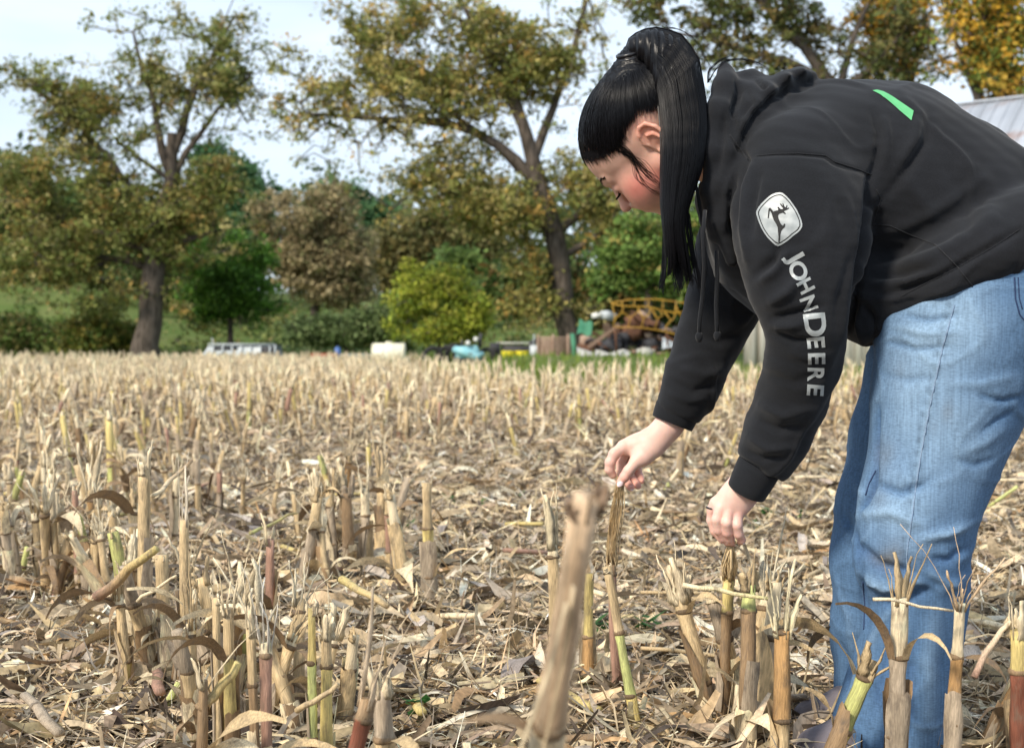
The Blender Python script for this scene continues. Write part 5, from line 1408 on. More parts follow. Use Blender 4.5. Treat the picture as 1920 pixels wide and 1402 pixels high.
# ------------------------------------------------------------------ the person
class SDF:
    """signed-distance sculpting on a grid, then surface nets"""
    def __init__(s, lo, hi, h):
        s.lo = np.array(lo, dtype=np.float32); s.h = h
        s.n = np.ceil((np.array(hi) - s.lo) / h).astype(int) + 1
        s.ax = [s.lo[i] + h * np.arange(s.n[i], dtype=np.float32) for i in range(3)]
        s.d = np.full(tuple(s.n), 1.0, dtype=np.float32)
    def win(s, lo, hi):
        a = np.clip(np.floor((np.array(lo) - s.lo) / s.h).astype(int), 0, s.n)
        b = np.clip(np.ceil((np.array(hi) - s.lo) / s.h).astype(int) + 1, 0, s.n)
        return tuple(slice(int(x), int(y)) for x, y in zip(a, b))
    def grid(s, w):
        return np.meshgrid(s.ax[0][w[0]], s.ax[1][w[1]], s.ax[2][w[2]], indexing='ij')
    def put(s, w, dd, k, op='u'):
        a = s.d[w]
        if a.size == 0: return
        if op == 'u':
            h = np.maximum(k - np.abs(a - dd), 0) / max(k, 1e-6)
            s.d[w] = np.minimum(a, dd) - h * h * k * 0.25
        elif op == 's':
            b = -dd
            h = np.maximum(k - np.abs(a - b), 0) / max(k, 1e-6)
            s.d[w] = np.maximum(a, b) + h * h * k * 0.25
    def cone(s, a, b, ra, rb, k=0.01, sy=1.0, op='u'):
        a = np.array(a, dtype=np.float32); b = np.array(b, dtype=np.float32)
        m = max(ra, rb) * max(1, sy) + k + 3 * s.h
        w = s.win(np.minimum(a, b) - m, np.maximum(a, b) + m)
        X, Y, Z = s.grid(w)
        ba = b - a; L2 = float(ba @ ba) + 1e-12
        px, py, pz = X - a[0], Y - a[1], Z - a[2]
        t = np.clip((px * ba[0] + py * ba[1] + pz * ba[2]) / L2, 0, 1)
        qx, qy, qz = px - t * ba[0], (py - t * ba[1]) / sy, pz - t * ba[2]
        d = np.sqrt(qx * qx + qy * qy + qz * qz) - (ra + (rb - ra) * t)
        s.put(w, d * min(1, sy), k, op)
    def ell(s, c, r, k=0.01, R=None, op='u'):
        c = np.array(c, dtype=np.float32); r = np.array(r, dtype=np.float32)
        m = r.max() + k + 3 * s.h
        w = s.win(c - m, c + m)
        X, Y, Z = s.grid(w)
        P = np.stack([X - c[0], Y - c[1], Z - c[2]], -1)
        if R is not None: P = P @ np.array(R, dtype=np.float32)
        k0 = np.linalg.norm(P / r, axis=-1); k1 = np.linalg.norm(P / (r * r), axis=-1) + 1e-9
        s.put(w, k0 * (k0 - 1) / k1, k, op)
    def chain(s, st, k=0.01, kk=None):
        """st: list of (point, radius, sy)"""
        for (p, r, y), (p2, r2, y2) in zip(st[:-1], st[1:]):
            s.cone(p, p2, r, r2, k if kk is None else kk, (y + y2) / 2)
    def mesh(s, smooth=2):
        d = s.d; ins = d < 0
        # cells with a sign change
        c = ins[:-1, :-1, :-1].astype(np.int8)
        tot = np.zeros_like(c)
        for i in (0, 1):
            for j in (0, 1):
                for k in (0, 1):
                    tot += ins[i:d.shape[0] - 1 + i, j:d.shape[1] - 1 + j, k:d.shape[2] - 1 + k]
        act = (tot > 0) & (tot < 8)
        idx = -np.ones(act.shape, dtype=np.int64)
        cells = np.argwhere(act); idx[act] = np.arange(len(cells))
        acc = np.zeros((len(cells), 3)); cnt = np.zeros(len(cells))
        I, J, K = cells.T
        cor = [(0, 0, 0), (1, 0, 0), (0, 1, 0), (1, 1, 0), (0, 0, 1), (1, 0, 1), (0, 1, 1), (1, 1, 1)]
        vals = [d[I + a, J + b, K + c_] for a, b, c_ in cor]
        for p, q in [(0, 1), (2, 3), (4, 5), (6, 7), (0, 2), (1, 3), (4, 6), (5, 7), (0, 4), (1, 5), (2, 6), (3, 7)]:
            a, b = vals[p], vals[q]
            m = (a < 0) != (b < 0)
            t = np.where(m, a / np.where(m, a - b, 1), 0)
            P = np.array(cor[p]) + t[:, None] * (np.array(cor[q]) - np.array(cor[p]))
            acc += P * m[:, None]; cnt += m
        V = (cells + acc / cnt[:, None]) * s.h + s.lo
        F = []
        for ax in range(3):
            o1, o2 = [(1, 2), (2, 0), (0, 1)][ax]
            sl = [slice(1, -1)] * 3; sl[ax] = slice(0, -1)
            a = ins[tuple(sl)]
            sh = list(sl); sh[ax] = slice(1, None)
            b = ins[tuple(sh)]
            e = np.argwhere(a != b)
            flip = a[tuple(e.T)]
            g = e.copy(); g[:, o1] += 1; g[:, o2] += 1      # grid index of the edge's lower end
            def ci(u, v):
                q = g.copy(); q[:, o1] += u; q[:, o2] += v
                return idx[tuple(q.T)]
            f = np.stack([ci(-1, -1), ci(0, -1), ci(0, 0), ci(-1, 0)], 1)
            f = np.where(flip[:, None], f, f[:, ::-1])
            F.append(f)
        F = np.concatenate(F)
        F = F[(F >= 0).all(1)]
        E = np.concatenate([F[:, [0, 1]], F[:, [1, 2]], F[:, [2, 3]], F[:, [3, 0]]])
        for _ in range(smooth):
            sm = np.zeros_like(V); n = np.zeros(len(V))
            for a, b in ((0, 1), (1, 0)):
                np.add.at(sm, E[:, a], V[E[:, b]]); np.add.at(n, E[:, a], 1)
            V = V * 0.5 + 0.5 * sm / np.maximum(n, 1)[:, None]
        return V, F

def vnormals(V, F):
    n = np.cross(V[F[:, 2]] - V[F[:, 0]], V[F[:, 3]] - V[F[:, 1]])
    N = np.zeros_like(V)
    for k in range(4): np.add.at(N, F[:, k], n)
    return N / (np.linalg.norm(N, axis=1, keepdims=True) + 1e-12)
def project(V):
    x, y, z = V[:, 0], V[:, 1], V[:, 2] - CAM_H
    fwd = y * _cp - z * _sp; up = y * _sp + z * _cp
    return 960 + FPX * x / fwd, 701 - FPX * up / fwd
def poly_dist(px, py, pl):
    best = np.full(len(px), 1e9); along = np.zeros(len(px)); acc = 0; sgn = np.zeros(len(px))
    pl = np.array(pl, dtype=float)
    tot = np.linalg.norm(np.diff(pl, axis=0), axis=1).sum()
    for a, b in zip(pl[:-1], pl[1:]):
        d = b - a; L = np.hypot(*d) + 1e-9
        t = np.clip(((px - a[0]) * d[0] + (py - a[1]) * d[1]) / L ** 2, 0, 1)
        qx, qy = px - a[0] - t * d[0], py - a[1] - t * d[1]
        r = np.hypot(qx, qy); m = r < best
        best = np.where(m, r, best); along = np.where(m, (acc + t * L) / tot, along)
        sgn = np.where(m, np.sign(d[0] * qy - d[1] * qx), sgn)
        acc += L
    return best, along, sgn
def fold_offset(V, N, folds, near_only=True):
    """height field of cloth folds: each (polyline in photo pixels, height in mm, width in px)"""
    px, py = project(V)
    off = np.zeros(len(V))
    vis = np.clip(-N[:, 1] * 2.5 + 0.6, 0, 1) if near_only else 1.0
    for pl, amp, w in folds:
        d, al, sg = poly_dist(px, py, pl)
        off += amp * 0.001 * np.exp(-(d / w) ** 2) * np.sin(np.pi * np.clip(al, 0.02, 0.98)) ** 0.5
    return off * vis

def PX(px, py, Y): return W(px, py, Y)
def ST(L, Y=None):
    """stations (px, py, radius px, depth Y, sy) -> (point, radius m, sy)"""
    return [(W(a, b, y), r * y / FPX, sy) for a, b, r, y, sy in L]

# ---- materials
def mat_cloth(name, base, base2, scale=500, bump=0.25, rough=0.95, sheen=0.3):
    m, nt, b = mat_base(name, rough, 0.15)
    N, L = nt.nodes, nt.links
    b.inputs['Sheen Weight'].default_value = sheen
    b.inputs['Sheen Roughness'].default_value = 0.5
    tc = N.new('ShaderNodeTexCoord')
    n1 = N.new('ShaderNodeTexNoise'); n1.inputs['Scale'].default_value = 7; n1.inputs['Detail'].default_value = 6
    n2 = N.new('ShaderNodeTexNoise'); n2.inputs['Scale'].default_value = scale; n2.inputs['Detail'].default_value = 3
    L.new(tc.outputs['Object'], n1.inputs['Vector']); L.new(tc.outputs['Object'], n2.inputs['Vector'])
    r = N.new('ShaderNodeValToRGB')
    r.color_ramp.elements[0].position = 0.35; r.color_ramp.elements[1].position = 0.7
    r.color_ramp.elements[0].color = (*base, 1); r.color_ramp.elements[1].color = (*base2, 1)
    ad = N.new('ShaderNodeMath'); ad.operation = 'MULTIPLY_ADD'; ad.inputs[1].default_value = 0.45; ad.inputs[2].default_value = 0.0
    L.new(n2.outputs['Fac'], ad.inputs[0])
    a2 = N.new('ShaderNodeMath'); a2.operation = 'MULTIPLY_ADD'; a2.inputs[1].default_value = 0.6
    L.new(n1.outputs['Fac'], a2.inputs[0]); L.new(ad.outputs[0], a2.inputs[2])
    L.new(a2.outputs[0], r.inputs['Fac']); L.new(r.outputs['Color'], b.inputs['Base Color'])
    bp = N.new('ShaderNodeBump'); bp.inputs['Strength'].default_value = bump; bp.inputs['Distance'].default_value = 0.002
    L.new(n2.outputs['Fac'], bp.inputs['Height']); L.new(bp.outputs['Normal'], b.inputs['Normal'])
    return m
M_HOOD = mat_cloth('black_fleece', (0.009, 0.010, 0.012), (0.018, 0.0195, 0.024), sheen=0.10)
M_SILVER = mat_plain('silver_print', (0.40, 0.43, 0.435), (0.27, 0.30, 0.31), scale=60, rough=0.4, spec=0.6, detail=8)
M_BLACKP = mat_plain('black_print', (0.012, 0.012, 0.013), (0.02, 0.02, 0.02), scale=60, rough=0.7)
M_GREENPR = mat_plain('green_print', (0.10, 0.40, 0.16), (0.12, 0.45, 0.19), scale=60, rough=0.5)
def mat_denim():
    m, nt, b = mat_base('denim', 0.85, 0.2)
    N, L = nt.nodes, nt.links
    at = N.new('ShaderNodeAttribute'); at.attribute_name = 'col'
    tc = N.new('ShaderNodeTexCoord')
    mp = N.new('ShaderNodeMapping'); mp.inputs['Scale'].default_value = (330, 330, 9)
    mp2 = N.new('ShaderNodeMapping'); mp2.inputs['Scale'].default_value = (160, 160, 500)
    n1 = N.new('ShaderNodeTexNoise'); n1.inputs['Scale'].default_value = 1.0; n1.inputs['Detail'].default_value = 4
    n2 = N.new('ShaderNodeTexNoise'); n2.inputs['Scale'].default_value = 1.0; n2.inputs['Detail'].default_value = 2
    L.new(tc.outputs['Object'], mp.inputs['Vector']); L.new(tc.outputs['Object'], mp2.inputs['Vector'])
    L.new(mp.outputs['Vector'], n1.inputs['Vector']); L.new(mp2.outputs['Vector'], n2.inputs['Vector'])
    ad = N.new('ShaderNodeMath'); ad.operation = 'ADD'
    L.new(n1.outputs['Fac'], ad.inputs[0]); L.new(n2.outputs['Fac'], ad.inputs[1])
    mr = N.new('ShaderNodeMapRange'); mr.inputs['From Min'].default_value = 0.7; mr.inputs['From Max'].default_value = 1.3
    mr.inputs['To Min'].default_value = 0.76; mr.inputs['To Max'].default_value = 1.24
    L.new(ad.outputs[0], mr.inputs['Value'])
    mx = N.new('ShaderNodeMixRGB'); mx.blend_type = 'MULTIPLY'; mx.inputs['Fac'].default_value = 1
    L.new(at.outputs['Color'], mx.inputs['Color1']); L.new(mr.outputs['Result'], mx.inputs['Color2'])
    L.new(mx.outputs['Color'], b.inputs['Base Color'])
    bp = N.new('ShaderNodeBump'); bp.inputs['Strength'].default_value = 0.3; bp.inputs['Distance'].default_value = 0.001
    L.new(ad.outputs[0], bp.inputs['Height']); L.new(bp.outputs['Normal'], b.inputs['Normal'])
    return m
M_DENIM = mat_denim()
M_THREAD = mat_plain('denim_thread', (0.27, 0.36, 0.48), (0.15, 0.22, 0.34), scale=300, rough=0.8)
M_NAVY = mat_plain('navy_stitch', (0.02, 0.04, 0.10), (0.03, 0.05, 0.12), scale=300, rough=0.8)
def mat_skin():
    m, nt, b = mat_base('skin', 0.50, 0.35)
    N, L = nt.nodes, nt.links
    at = N.new('ShaderNodeAttribute'); at.attribute_name = 'col'
    tc = N.new('ShaderNodeTexCoord')
    n1 = N.new('ShaderNodeTexNoise'); n1.inputs['Scale'].default_value = 70; n1.inputs['Detail'].default_value = 5
    L.new(tc.outputs['Object'], n1.inputs['Vector'])
    mr = N.new('ShaderNodeMapRange'); mr.inputs['From Min'].default_value = 0.3; mr.inputs['From Max'].default_value = 0.7
    mr.inputs['To Min'].default_value = 0.93; mr.inputs['To Max'].default_value = 1.07
    L.new(n1.outputs['Fac'], mr.inputs['Value'])
    mx = N.new('ShaderNodeMixRGB'); mx.blend_type = 'MULTIPLY'; mx.inputs['Fac'].default_value = 1
    L.new(at.outputs['Color'], mx.inputs['Color1']); L.new(mr.outputs['Result'], mx.inputs['Color2'])
    L.new(mx.outputs['Color'], b.inputs['Base Color'])
    b.inputs['Subsurface Weight'].default_value = 0.25
    b.inputs['Subsurface Radius'].default_value = (0.012, 0.004, 0.002)
    b.inputs['Subsurface Scale'].default_value = 0.6
    n3 = N.new('ShaderNodeTexNoise'); n3.inputs['Scale'].default_value = 420; n3.inputs['Detail'].default_value = 3
    L.new(tc.outputs['Object'], n3.inputs['Vector'])
    bp = N.new('ShaderNodeBump'); bp.inputs['Strength'].default_value = 0.12; bp.inputs['Distance'].default_value = 0.001
    L.new(n3.outputs['Fac'], bp.inputs['Height']); L.new(bp.outputs['Normal'], b.inputs['Normal'])
    return m
M_SKIN = mat_skin()
M_HAIR, _nt, _b = mat_base('black_hair', 0.38, 0.22)
_b.inputs['Base Color'].default_value = (0.004, 0.004, 0.0055, 1)
_b.inputs['Anisotropic'].default_value = 0.5
M_HAIRD, _nt, _b = mat_base('dark_lash', 0.6, 0.2)
_b.inputs['Base Color'].default_value = (0.015, 0.010, 0.008, 1)
M_SHOE = mat_plain('grey_suede', (0.12, 0.11, 0.13), (0.20, 0.18, 0.20), scale=30, rough=0.95, bump=0.3, bscale=120)
M_SOLE = mat_plain('shoe_sole', (0.30, 0.28, 0.26), (0.2, 0.19, 0.18), scale=30, rough=0.9)
M_NAIL, _nt, _b = mat_base('fingernail', 0.25, 0.5)
_b.inputs['Base Color'].default_value = (0.74, 0.60, 0.62, 1)
M_RING, _nt, _b = mat_base('black_ring', 0.3, 0.5)
_b.inputs['Base Color'].default_value = (0.015, 0.015, 0.018, 1)

PERSON_AT = np.array([0.75, 2.42, 0.0])
person = empty('person', tuple(PERSON_AT), 'bending person with black ponytail, black hoodie and blue jeans, grasping two stalk tips', 'person')
def pobj(name, V, F, mat, **kw):
    return mesh_obj(name, np.asarray(V) - PERSON_AT, F, mat, person, **kw)
def pbuild(mb, name, mat, smooth=True):
    mb.v = [np.asarray(v) - PERSON_AT for v in mb.v]
    return mb.build(name, mat, person, smooth=smooth)

# ---------------- hoodie
def build_hoodie():
    S = SDF((0.18, 2.02, 0.40), (1.12, 2.96, 1.26), 0.0045)
    # trunk
    S.chain(ST([(1455, 345, 140, 2.48, 1.25), (1545, 330, 160, 2.48, 1.3), (1645, 345, 172, 2.48, 1.25), (1760, 402, 168, 2.47, 1.12), (1860, 448, 150, 2.45, 1.2), (1990, 500, 160, 2.43, 1.2)]), k=0.05)
    # hanging front
    S.chain(ST([(1420, 370, 92, 2.5, 1.5), (1440, 470, 88, 2.5, 1.6), (1500, 520, 80, 2.46, 1.8), (1580, 560, 60, 2.42, 1.9)]), k=0.06)
    S.chain(ST([(1580, 500, 70, 2.44, 1.8), (1612, 575, 42, 2.40, 2.4), (1624, 622, 24, 2.37, 4.0)]), k=0.035)
    S.chain(ST([(1640, 560, 46, 2.40, 2.6), (1720, 535, 60, 2.42, 2.2), (1800, 510, 58, 2.42, 2.3), (1880, 480, 62, 2.42, 2.2), (1990, 440, 80, 2.42, 2)]), k=0.03)
    S.chain(ST([(1690, 545, 44, 2.32, 1.2), (1770, 508, 58, 2.27, 1.2), (1850, 472, 64, 2.25, 1.2), (1930, 432, 68, 2.25, 1.2), (2000, 400, 70, 2.25, 1.2)]), k=0.03)
    # far sleeve
    far = ST([(1440, 360, 95, 2.66, 1), (1392, 470, 82, 2.70, 1), (1358, 570, 65, 2.72, 1), (1328, 640, 56, 2.72, 1), (1302, 705, 50, 2.71, 1), (1276, 765, 43, 2.71, 1)])
    S.chain(far, k=0.03)
    # near sleeve
    near = ST([(1500, 325, 118, 2.33, .95), (1502, 400, 122, 2.29, .85), (1503, 470, 112, 2.27, .8), (1505, 540, 88, 2.26, .85), (1514, 610, 66, 2.26, .95), (1505, 680, 61, 2.29, 1), (1486, 750, 58, 2.32, 1), (1457, 815, 54, 2.35, 1), (1432, 868, 44, 2.37, 1)])
    S.chain(near, k=0.03)
    # blouse of cloth above the cuffs
    S.cone(W(1440, 850, 2.37), W(1455, 825, 2.36), 0.047, 0.050, 0.02)
    S.cone(W(1282, 752, 2.71), W(1290, 735, 2.71), 0.046, 0.05, 0.02)
    # hood: inner collar, draped outer roll, a few soft gathers
    S.chain(ST([(1350, 240, 46, 2.47, 2.0), (1400, 215, 58, 2.47, 2.0), (1455, 195, 42, 2.47, 2.4)]), k=0.03)
    S.chain(ST([(1517, 145, 11, 2.45, 4), (1496, 142, 13, 2.44, 5), (1466, 155, 17, 2.42, 4), (1436, 178, 20, 2.395, 2.6), (1410, 206, 22, 2.37, 1.8), (1388, 240, 23, 2.35, 1.5), (1369, 285, 22, 2.34, 1.4), (1354, 345, 19, 2.345, 1.3), (1352, 420, 16, 2.36, 1.2), (1372, 490, 12, 2.37, 1)]), k=0.012)
    S.chain(ST([(1355, 116, 4, 2.42, 2), (1360, 136, 13, 2.42, 1.8), (1360, 165, 24, 2.40, 1.6), (1350, 215, 28, 2.37, 1.4), (1340, 285, 24, 2.355, 1.3), (1333, 360, 19, 2.36, 1.3), (1342, 440, 15, 2.38, 1.2)]), k=0.014)
    S.chain(ST([(1382, 176, 16, 2.42, 1.5), (1396, 150, 12, 2.43, 1.8), (1409, 140, 9, 2.43, 2), (1424, 156, 12, 2.43, 1.8), (1440, 176, 16, 2.41, 1.5)]), k=0.014)
    # opening for the neck
    S.chain(ST([(1270, 250, 40, 2.50, 1.3), (1345, 262, 34, 2.50, 1.4)]), k=0.02) if False else None
    for a, b in (((1262, 300), (1352, 300)),):
        S.cone(W(*a, 2.51), W(*b, 2.51), 0.058, 0.050, 0.015, 1.15, op='s')
    # cut the sleeve mouths and the hem
    def cut(c, n, R):
        c = np.array(c, dtype=np.float32); n = np.array(n, dtype=np.float32); n /= np.linalg.norm(n)
        w = S.win(c - R, c + R)
        X, Y, Z = S.grid(w)
        d = (X - c[0]) * n[0] + (Y - c[1]) * n[1] + (Z - c[2]) * n[2]
        a = S.d[w]
        r = np.sqrt((X - c[0]) ** 2 + (Y - c[1]) ** 2 + (Z - c[2]) ** 2)
        S.d[w] = np.where(r < R, np.maximum(a, d), a)
    cut(W(1424, 876, 2.37), (-0.5, 0.05, -0.86), 0.07)
    cut(W(1268, 778, 2.71), (-0.42, 0, -0.9), 0.07)
    V, F = S.mesh(3)
    N = vnormals(V, F)
    folds = [
        # elbow and sleeve
        ([(1448, 598), (1490, 588), (1540, 575)], -7, 7), ([(1452, 625), (1490, 640), (1535, 640)], -6, 8), ([(1440, 570), (1475, 550), (1500, 520)], 6, 10), ([(1450, 612), (1480, 612), (1510, 606)], 5, 8),
        ([(1425, 530), (1455, 508), (1475, 475)], 5, 8), ([(1412, 520), (1450, 490), (1462, 460)], -5, 8),
        ([(1440, 700), (1490, 715), (1545, 700)], -3, 10), ([(1425, 760), (1470, 780), (1525, 765)], 4, 9), ([(1420, 785), (1460, 806), (1510, 800)], -4, 8), ([(1402, 820), (1440, 842), (1488, 838)], 4, 7), ([(1398, 845), (1430, 862), (1470, 858)], -4, 6),
        ([(1475, 660), (1520, 670), (1560, 660)], 3, 9), ([(1600, 470), (1570, 560), (1565, 640)], -3, 9), ([(1545, 330), (1560, 420), (1550, 520)], 3, 16),
        # front shoulder folds
        ([(1400, 300), (1378, 350), (1372, 430)], -7, 7), ([(1416, 300), (1398, 350), (1392, 430), (1402, 500)], 5, 8), ([(1425, 320), (1412, 380), (1410, 440)], -4, 7), ([(1385, 300), (1362, 360), (1360, 430)], 4, 7),
        # armpit and side
        ([(1636, 205), (1650, 245), (1645, 300), (1632, 340)], -6, 7), ([(1652, 215), (1666, 260), (1660, 310)], 4, 9), ([(1742, 215), (1738, 260), (1706, 310), (1660, 372)], -5, 9), ([(1722, 215), (1716, 262), (1688, 310)], 4, 10),
        ([(1636, 380), (1648, 400), (1640, 440)], -6, 7), ([(1628, 350), (1640, 385), (1652, 372)], -4, 5), ([(1634, 330), (1628, 420), (1612, 500), (1602, 570), (1590, 640)], -11, 7),
        # body pulling down to the hem
        ([(1640, 440), (1700, 425), (1780, 380), (1850, 330)], 4, 12), ([(1640, 470), (1700, 470), (1760, 450), (1830, 410)], -4, 11), ([(1650, 505), (1720, 490), (1790, 460), (1880, 400)], 4, 12),
        ([(1640, 560), (1690, 545), (1760, 520), (1830, 480), (1915, 430)], -6, 7), ([(1650, 600), (1700, 575), (1760, 548), (1830, 525)], 3, 9), ([(1625, 520), (1690, 515), (1750, 500)], -5, 8), ([(1640, 535), (1700, 528), (1740, 510)], 4, 7),
        ([(1620, 575), (1640, 600), (1640, 640)], -8, 7), ([(1604, 590), (1616, 620), (1620, 650)], 6, 7), ([(1770, 300), (1810, 380), (1820, 450)], -3, 14), ([(1800, 290), (1850, 350), (1870, 430)], 3, 16), ([(1690, 330), (1740, 390), (1760, 440)], 3, 14),
        # yoke seam step, hood crumple
        ([(1417, 293), (1455, 289), (1499, 288), (1548, 292), (1565, 304), (1610, 318), (1634, 328)], -3, 4), ([(1368, 253), (1388, 280), (1404, 302)], -4, 4),
        ([(1382, 150), (1386, 172), (1376, 205), (1372, 250)], -7, 6), ([(1402, 168), (1408, 190), (1388, 218), (1378, 260)], -4, 6), ([(1418, 150), (1430, 162), (1440, 158)], -5, 4), ([(1340, 180), (1334, 240), (1328, 330)], 3, 6), ([(1362, 200), (1354, 260), (1344, 330)], -4, 6), ([(1522, 158), (1480, 168), (1445, 190), (1420, 214), (1398, 250), (1380, 300)], -8, 6),
        # far sleeve
        ([(1300, 620), (1345, 640), (1390, 630)], -4, 9), ([(1275, 690), (1320, 705), (1360, 690)], 4, 9), ([(1262, 715), (1300, 735), (1345, 720)], -4, 8), ([(1250, 735), (1290, 752), (1322, 748)], 3, 7),
    ]
    off = 1.75 * fold_offset(V, N, folds)
    rid = 1 - np.abs(vnoise(V * np.array([1, 1, 0.8]), 13, 64))
    off += 0.0028 * vnoise(V * np.array([1, 1, 0.7]), 17, 61) + 0.0014 * vnoise(V, 42, 62) + 0.006 * np.clip(rid - .86, 0, 1) / .14 * (0.5 + 0.5 * vnoise(V, 6, 65))
    V = V + N * off[:, None]
    o = pobj('hoodie', V, F, M_HOOD, smooth=True)
    return V, F
HV, HF = build_hoodie()
HT = np.concatenate([HF[:, [0, 1, 2]], HF[:, [0, 2, 3]]])
H_BVH = BVHTree.FromPolygons([tuple(v) for v in HV.tolist()], HT.tolist())
def hit(bvh, px, py, off=0.001, maxd=6):
    d = Vector(W(px, py, 1.0)) - Vector((0, 0, CAM_H)); d.normalize()
    loc, nrm, i, dist = bvh.ray_cast(Vector((0, 0, CAM_H)), d, maxd)
    if loc is None: return None
    if nrm.dot(d) > 0: nrm = -nrm
    return np.array(loc + nrm * off)

def drape(tris, name, mat, bvh=H_BVH, off=0.0012, maxe=4.0, thick=0.0006):
    """lay a flat print, given as triangles in photo pixels, onto the cloth"""
    import bmesh
    bm = bmesh.new()
    cache = {}
    for t in tris:
        vs = []
        for p in t:
            k = (round(p[0], 2), round(p[1], 2))
            if k not in cache: cache[k] = bm.verts.new((k[0], k[1], 0))
            vs.append(cache[k])
        if len(set(vs)) == 3:
            try: bm.faces.new(vs)
            except ValueError: pass
    for _ in range(6):
        es = [e for e in bm.edges if e.calc_length() > maxe]
        if not es: break
        bmesh.ops.subdivide_edges(bm, edges=es, cuts=1)
        bmesh.ops.triangulate(bm, faces=[f for f in bm.faces if len(f.verts) > 3])
    bm.verts.index_update()
    V, ok = [], []
    for v in bm.verts:
        h = hit(bvh, v.co.x, v.co.y, off)
        ok.append(h is not None); V.append(h if h is not None else np.zeros(3))
    F = [tuple(v.index for v in f.verts) for f in bm.faces if all(ok[v.index] for v in f.verts)]
    bm.free()
    V = np.array(V)
    F = np.array(F)
    # face the camera
    n = np.cross(V[F[:, 1]] - V[F[:, 0]], V[F[:, 2]] - V[F[:, 0]])
    fl = n[:, 1] > 0
    F[fl] = F[fl][:, ::-1]
    o = pobj(name, V, F, mat, smooth=True)
    return o
def poly_tris(pts, hole=None):
    from mathutils.geometry import tessellate_polygon
    loops = [[Vector((a, b, 0)) for a, b in pts]]
    if hole: loops.append([Vector((a, b, 0)) for a, b in hole])
    flat = [p for l in loops for p in l]
    return [[(flat[i].x, flat[i].y) for i in t] for t in tessellate_polygon(loops)]
def glyph(ch, cx, cy, up_deg, h, wscale=1.0, bold=0.03):
    cu = bpy.data.curves.new('g', 'FONT'); cu.body = ch; cu.size = 1.0; cu.offset = bold; cu.resolution_u = 6
    ob = bpy.data.objects.new('g', cu); COL.objects.link(ob)
    dg = bpy.context.evaluated_depsgraph_get()
    me = ob.evaluated_get(dg).to_mesh()
    me.calc_loop_triangles()
    P = np.array([v.co[:2] for v in me.vertices]); T = [tuple(t.vertices) for t in me.loop_triangles]
    ob.evaluated_get(dg).to_mesh_clear()
    bpy.data.objects.remove(ob); bpy.data.curves.remove(cu)
    lo, hi = P.min(0), P.max(0)
    P = (P - (lo + hi) / 2) / (hi[1] - lo[1]) * h
    P[:, 0] *= wscale
    a = math.radians(up_deg)
    up = np.array([math.cos(a), -math.sin(a)]); rt = np.array([math.sin(a), math.cos(a)])
    Q = P[:, :1] * rt + P[:, 1:] * up + np.array([cx, cy])
    return [[tuple(Q[i]) for i in t] for t in T]
for ch, cx, cy, a, h, ws in [('J', 1487, 482, 30, 42, 1.25), ('O', 1497, 508, 26, 32, 1.12), ('H', 1510.5, 536, 27, 29, .95), ('N', 1517, 569, 20, 29, 1.0),
                             ('D', 1528.5, 609, 7, 41, 1.12), ('E', 1530, 642, 5, 33, 1.02), ('E', 1531, 672, 1, 32, 1.05), ('R', 1529.5, 702, -1, 31, 1.0), ('E', 1528.5, 731, -4, 31, 1.05)]:
    drape(glyph(ch, cx, cy, a, h, ws), 'letter', M_SILVER)
def cr1(L): return [(1400 + a / 6.373, 340 + b / 6.373) for a, b in L]
shield = cr1([(400, 135), (430, 142), (475, 178), (520, 228), (562, 285), (600, 345), (632, 410), (655, 470), (664, 515), (662, 545), (640, 585), (600, 622), (560, 650), (515, 690), (470, 725), (420, 758), (375, 775), (340, 758),
              (295, 718), (250, 670), (212, 615), (180, 560), (155, 500), (135, 440), (122, 390), (122, 360), (145, 312), (180, 268), (220, 228), (260, 190), (300, 162), (350, 142)])
sc = np.mean(shield, 0)
def scl(L, k): return [tuple(sc + (np.array(p) - sc) * k) for p in L]
drape(poly_tris(shield, scl(shield, .925)), 'emblem_border', M_SILVER, off=.0011)
drape(poly_tris(scl(shield, .915)), 'emblem_line', M_BLACKP, off=.0008)
drape(poly_tris(scl(shield, .875)), 'emblem_field', M_SILVER, off=.0014)
deer = cr1([(268, 330), (285, 318), (305, 340), (322, 365), (350, 355), (378, 350), (378, 330), (366, 314), (385, 310), (405, 333), (425, 338), (440, 330), (415, 302), (398, 270), (412, 270), (434, 298), (428, 266), (441, 268), (453, 304), (468, 316),
            (480, 288), (490, 294), (480, 328), (502, 318), (512, 325), (490, 343), (465, 353), (446, 362), (472, 388), (462, 397), (436, 380), (415, 384), (392, 392), (380, 410), (382, 440), (398, 480), (414, 515), (438, 532), (450, 508), (465, 512),
            (460, 548), (432, 572), (414, 602), (406, 640), (403, 690), (393, 726), (380, 724), (384, 660), (376, 600), (374, 550), (356, 510), (330, 470), (312, 425), (304, 388), (290, 364), (281, 352), (276, 390), (270, 442), (256, 444), (262, 390), (265, 350)])
drape(poly_tris(deer), 'emblem_deer', M_BLACKP, off=.0019, maxe=3)
drape(poly_tris([(1636, 171), (1645, 170), (1656, 173), (1666, 178), (1676, 184), (1694, 196), (1713, 209), (1709, 227), (1698, 218), (1686, 208), (1675, 198), (1663, 188), (1650, 178)]), 'green_mark', M_GREENPR, off=.0016)
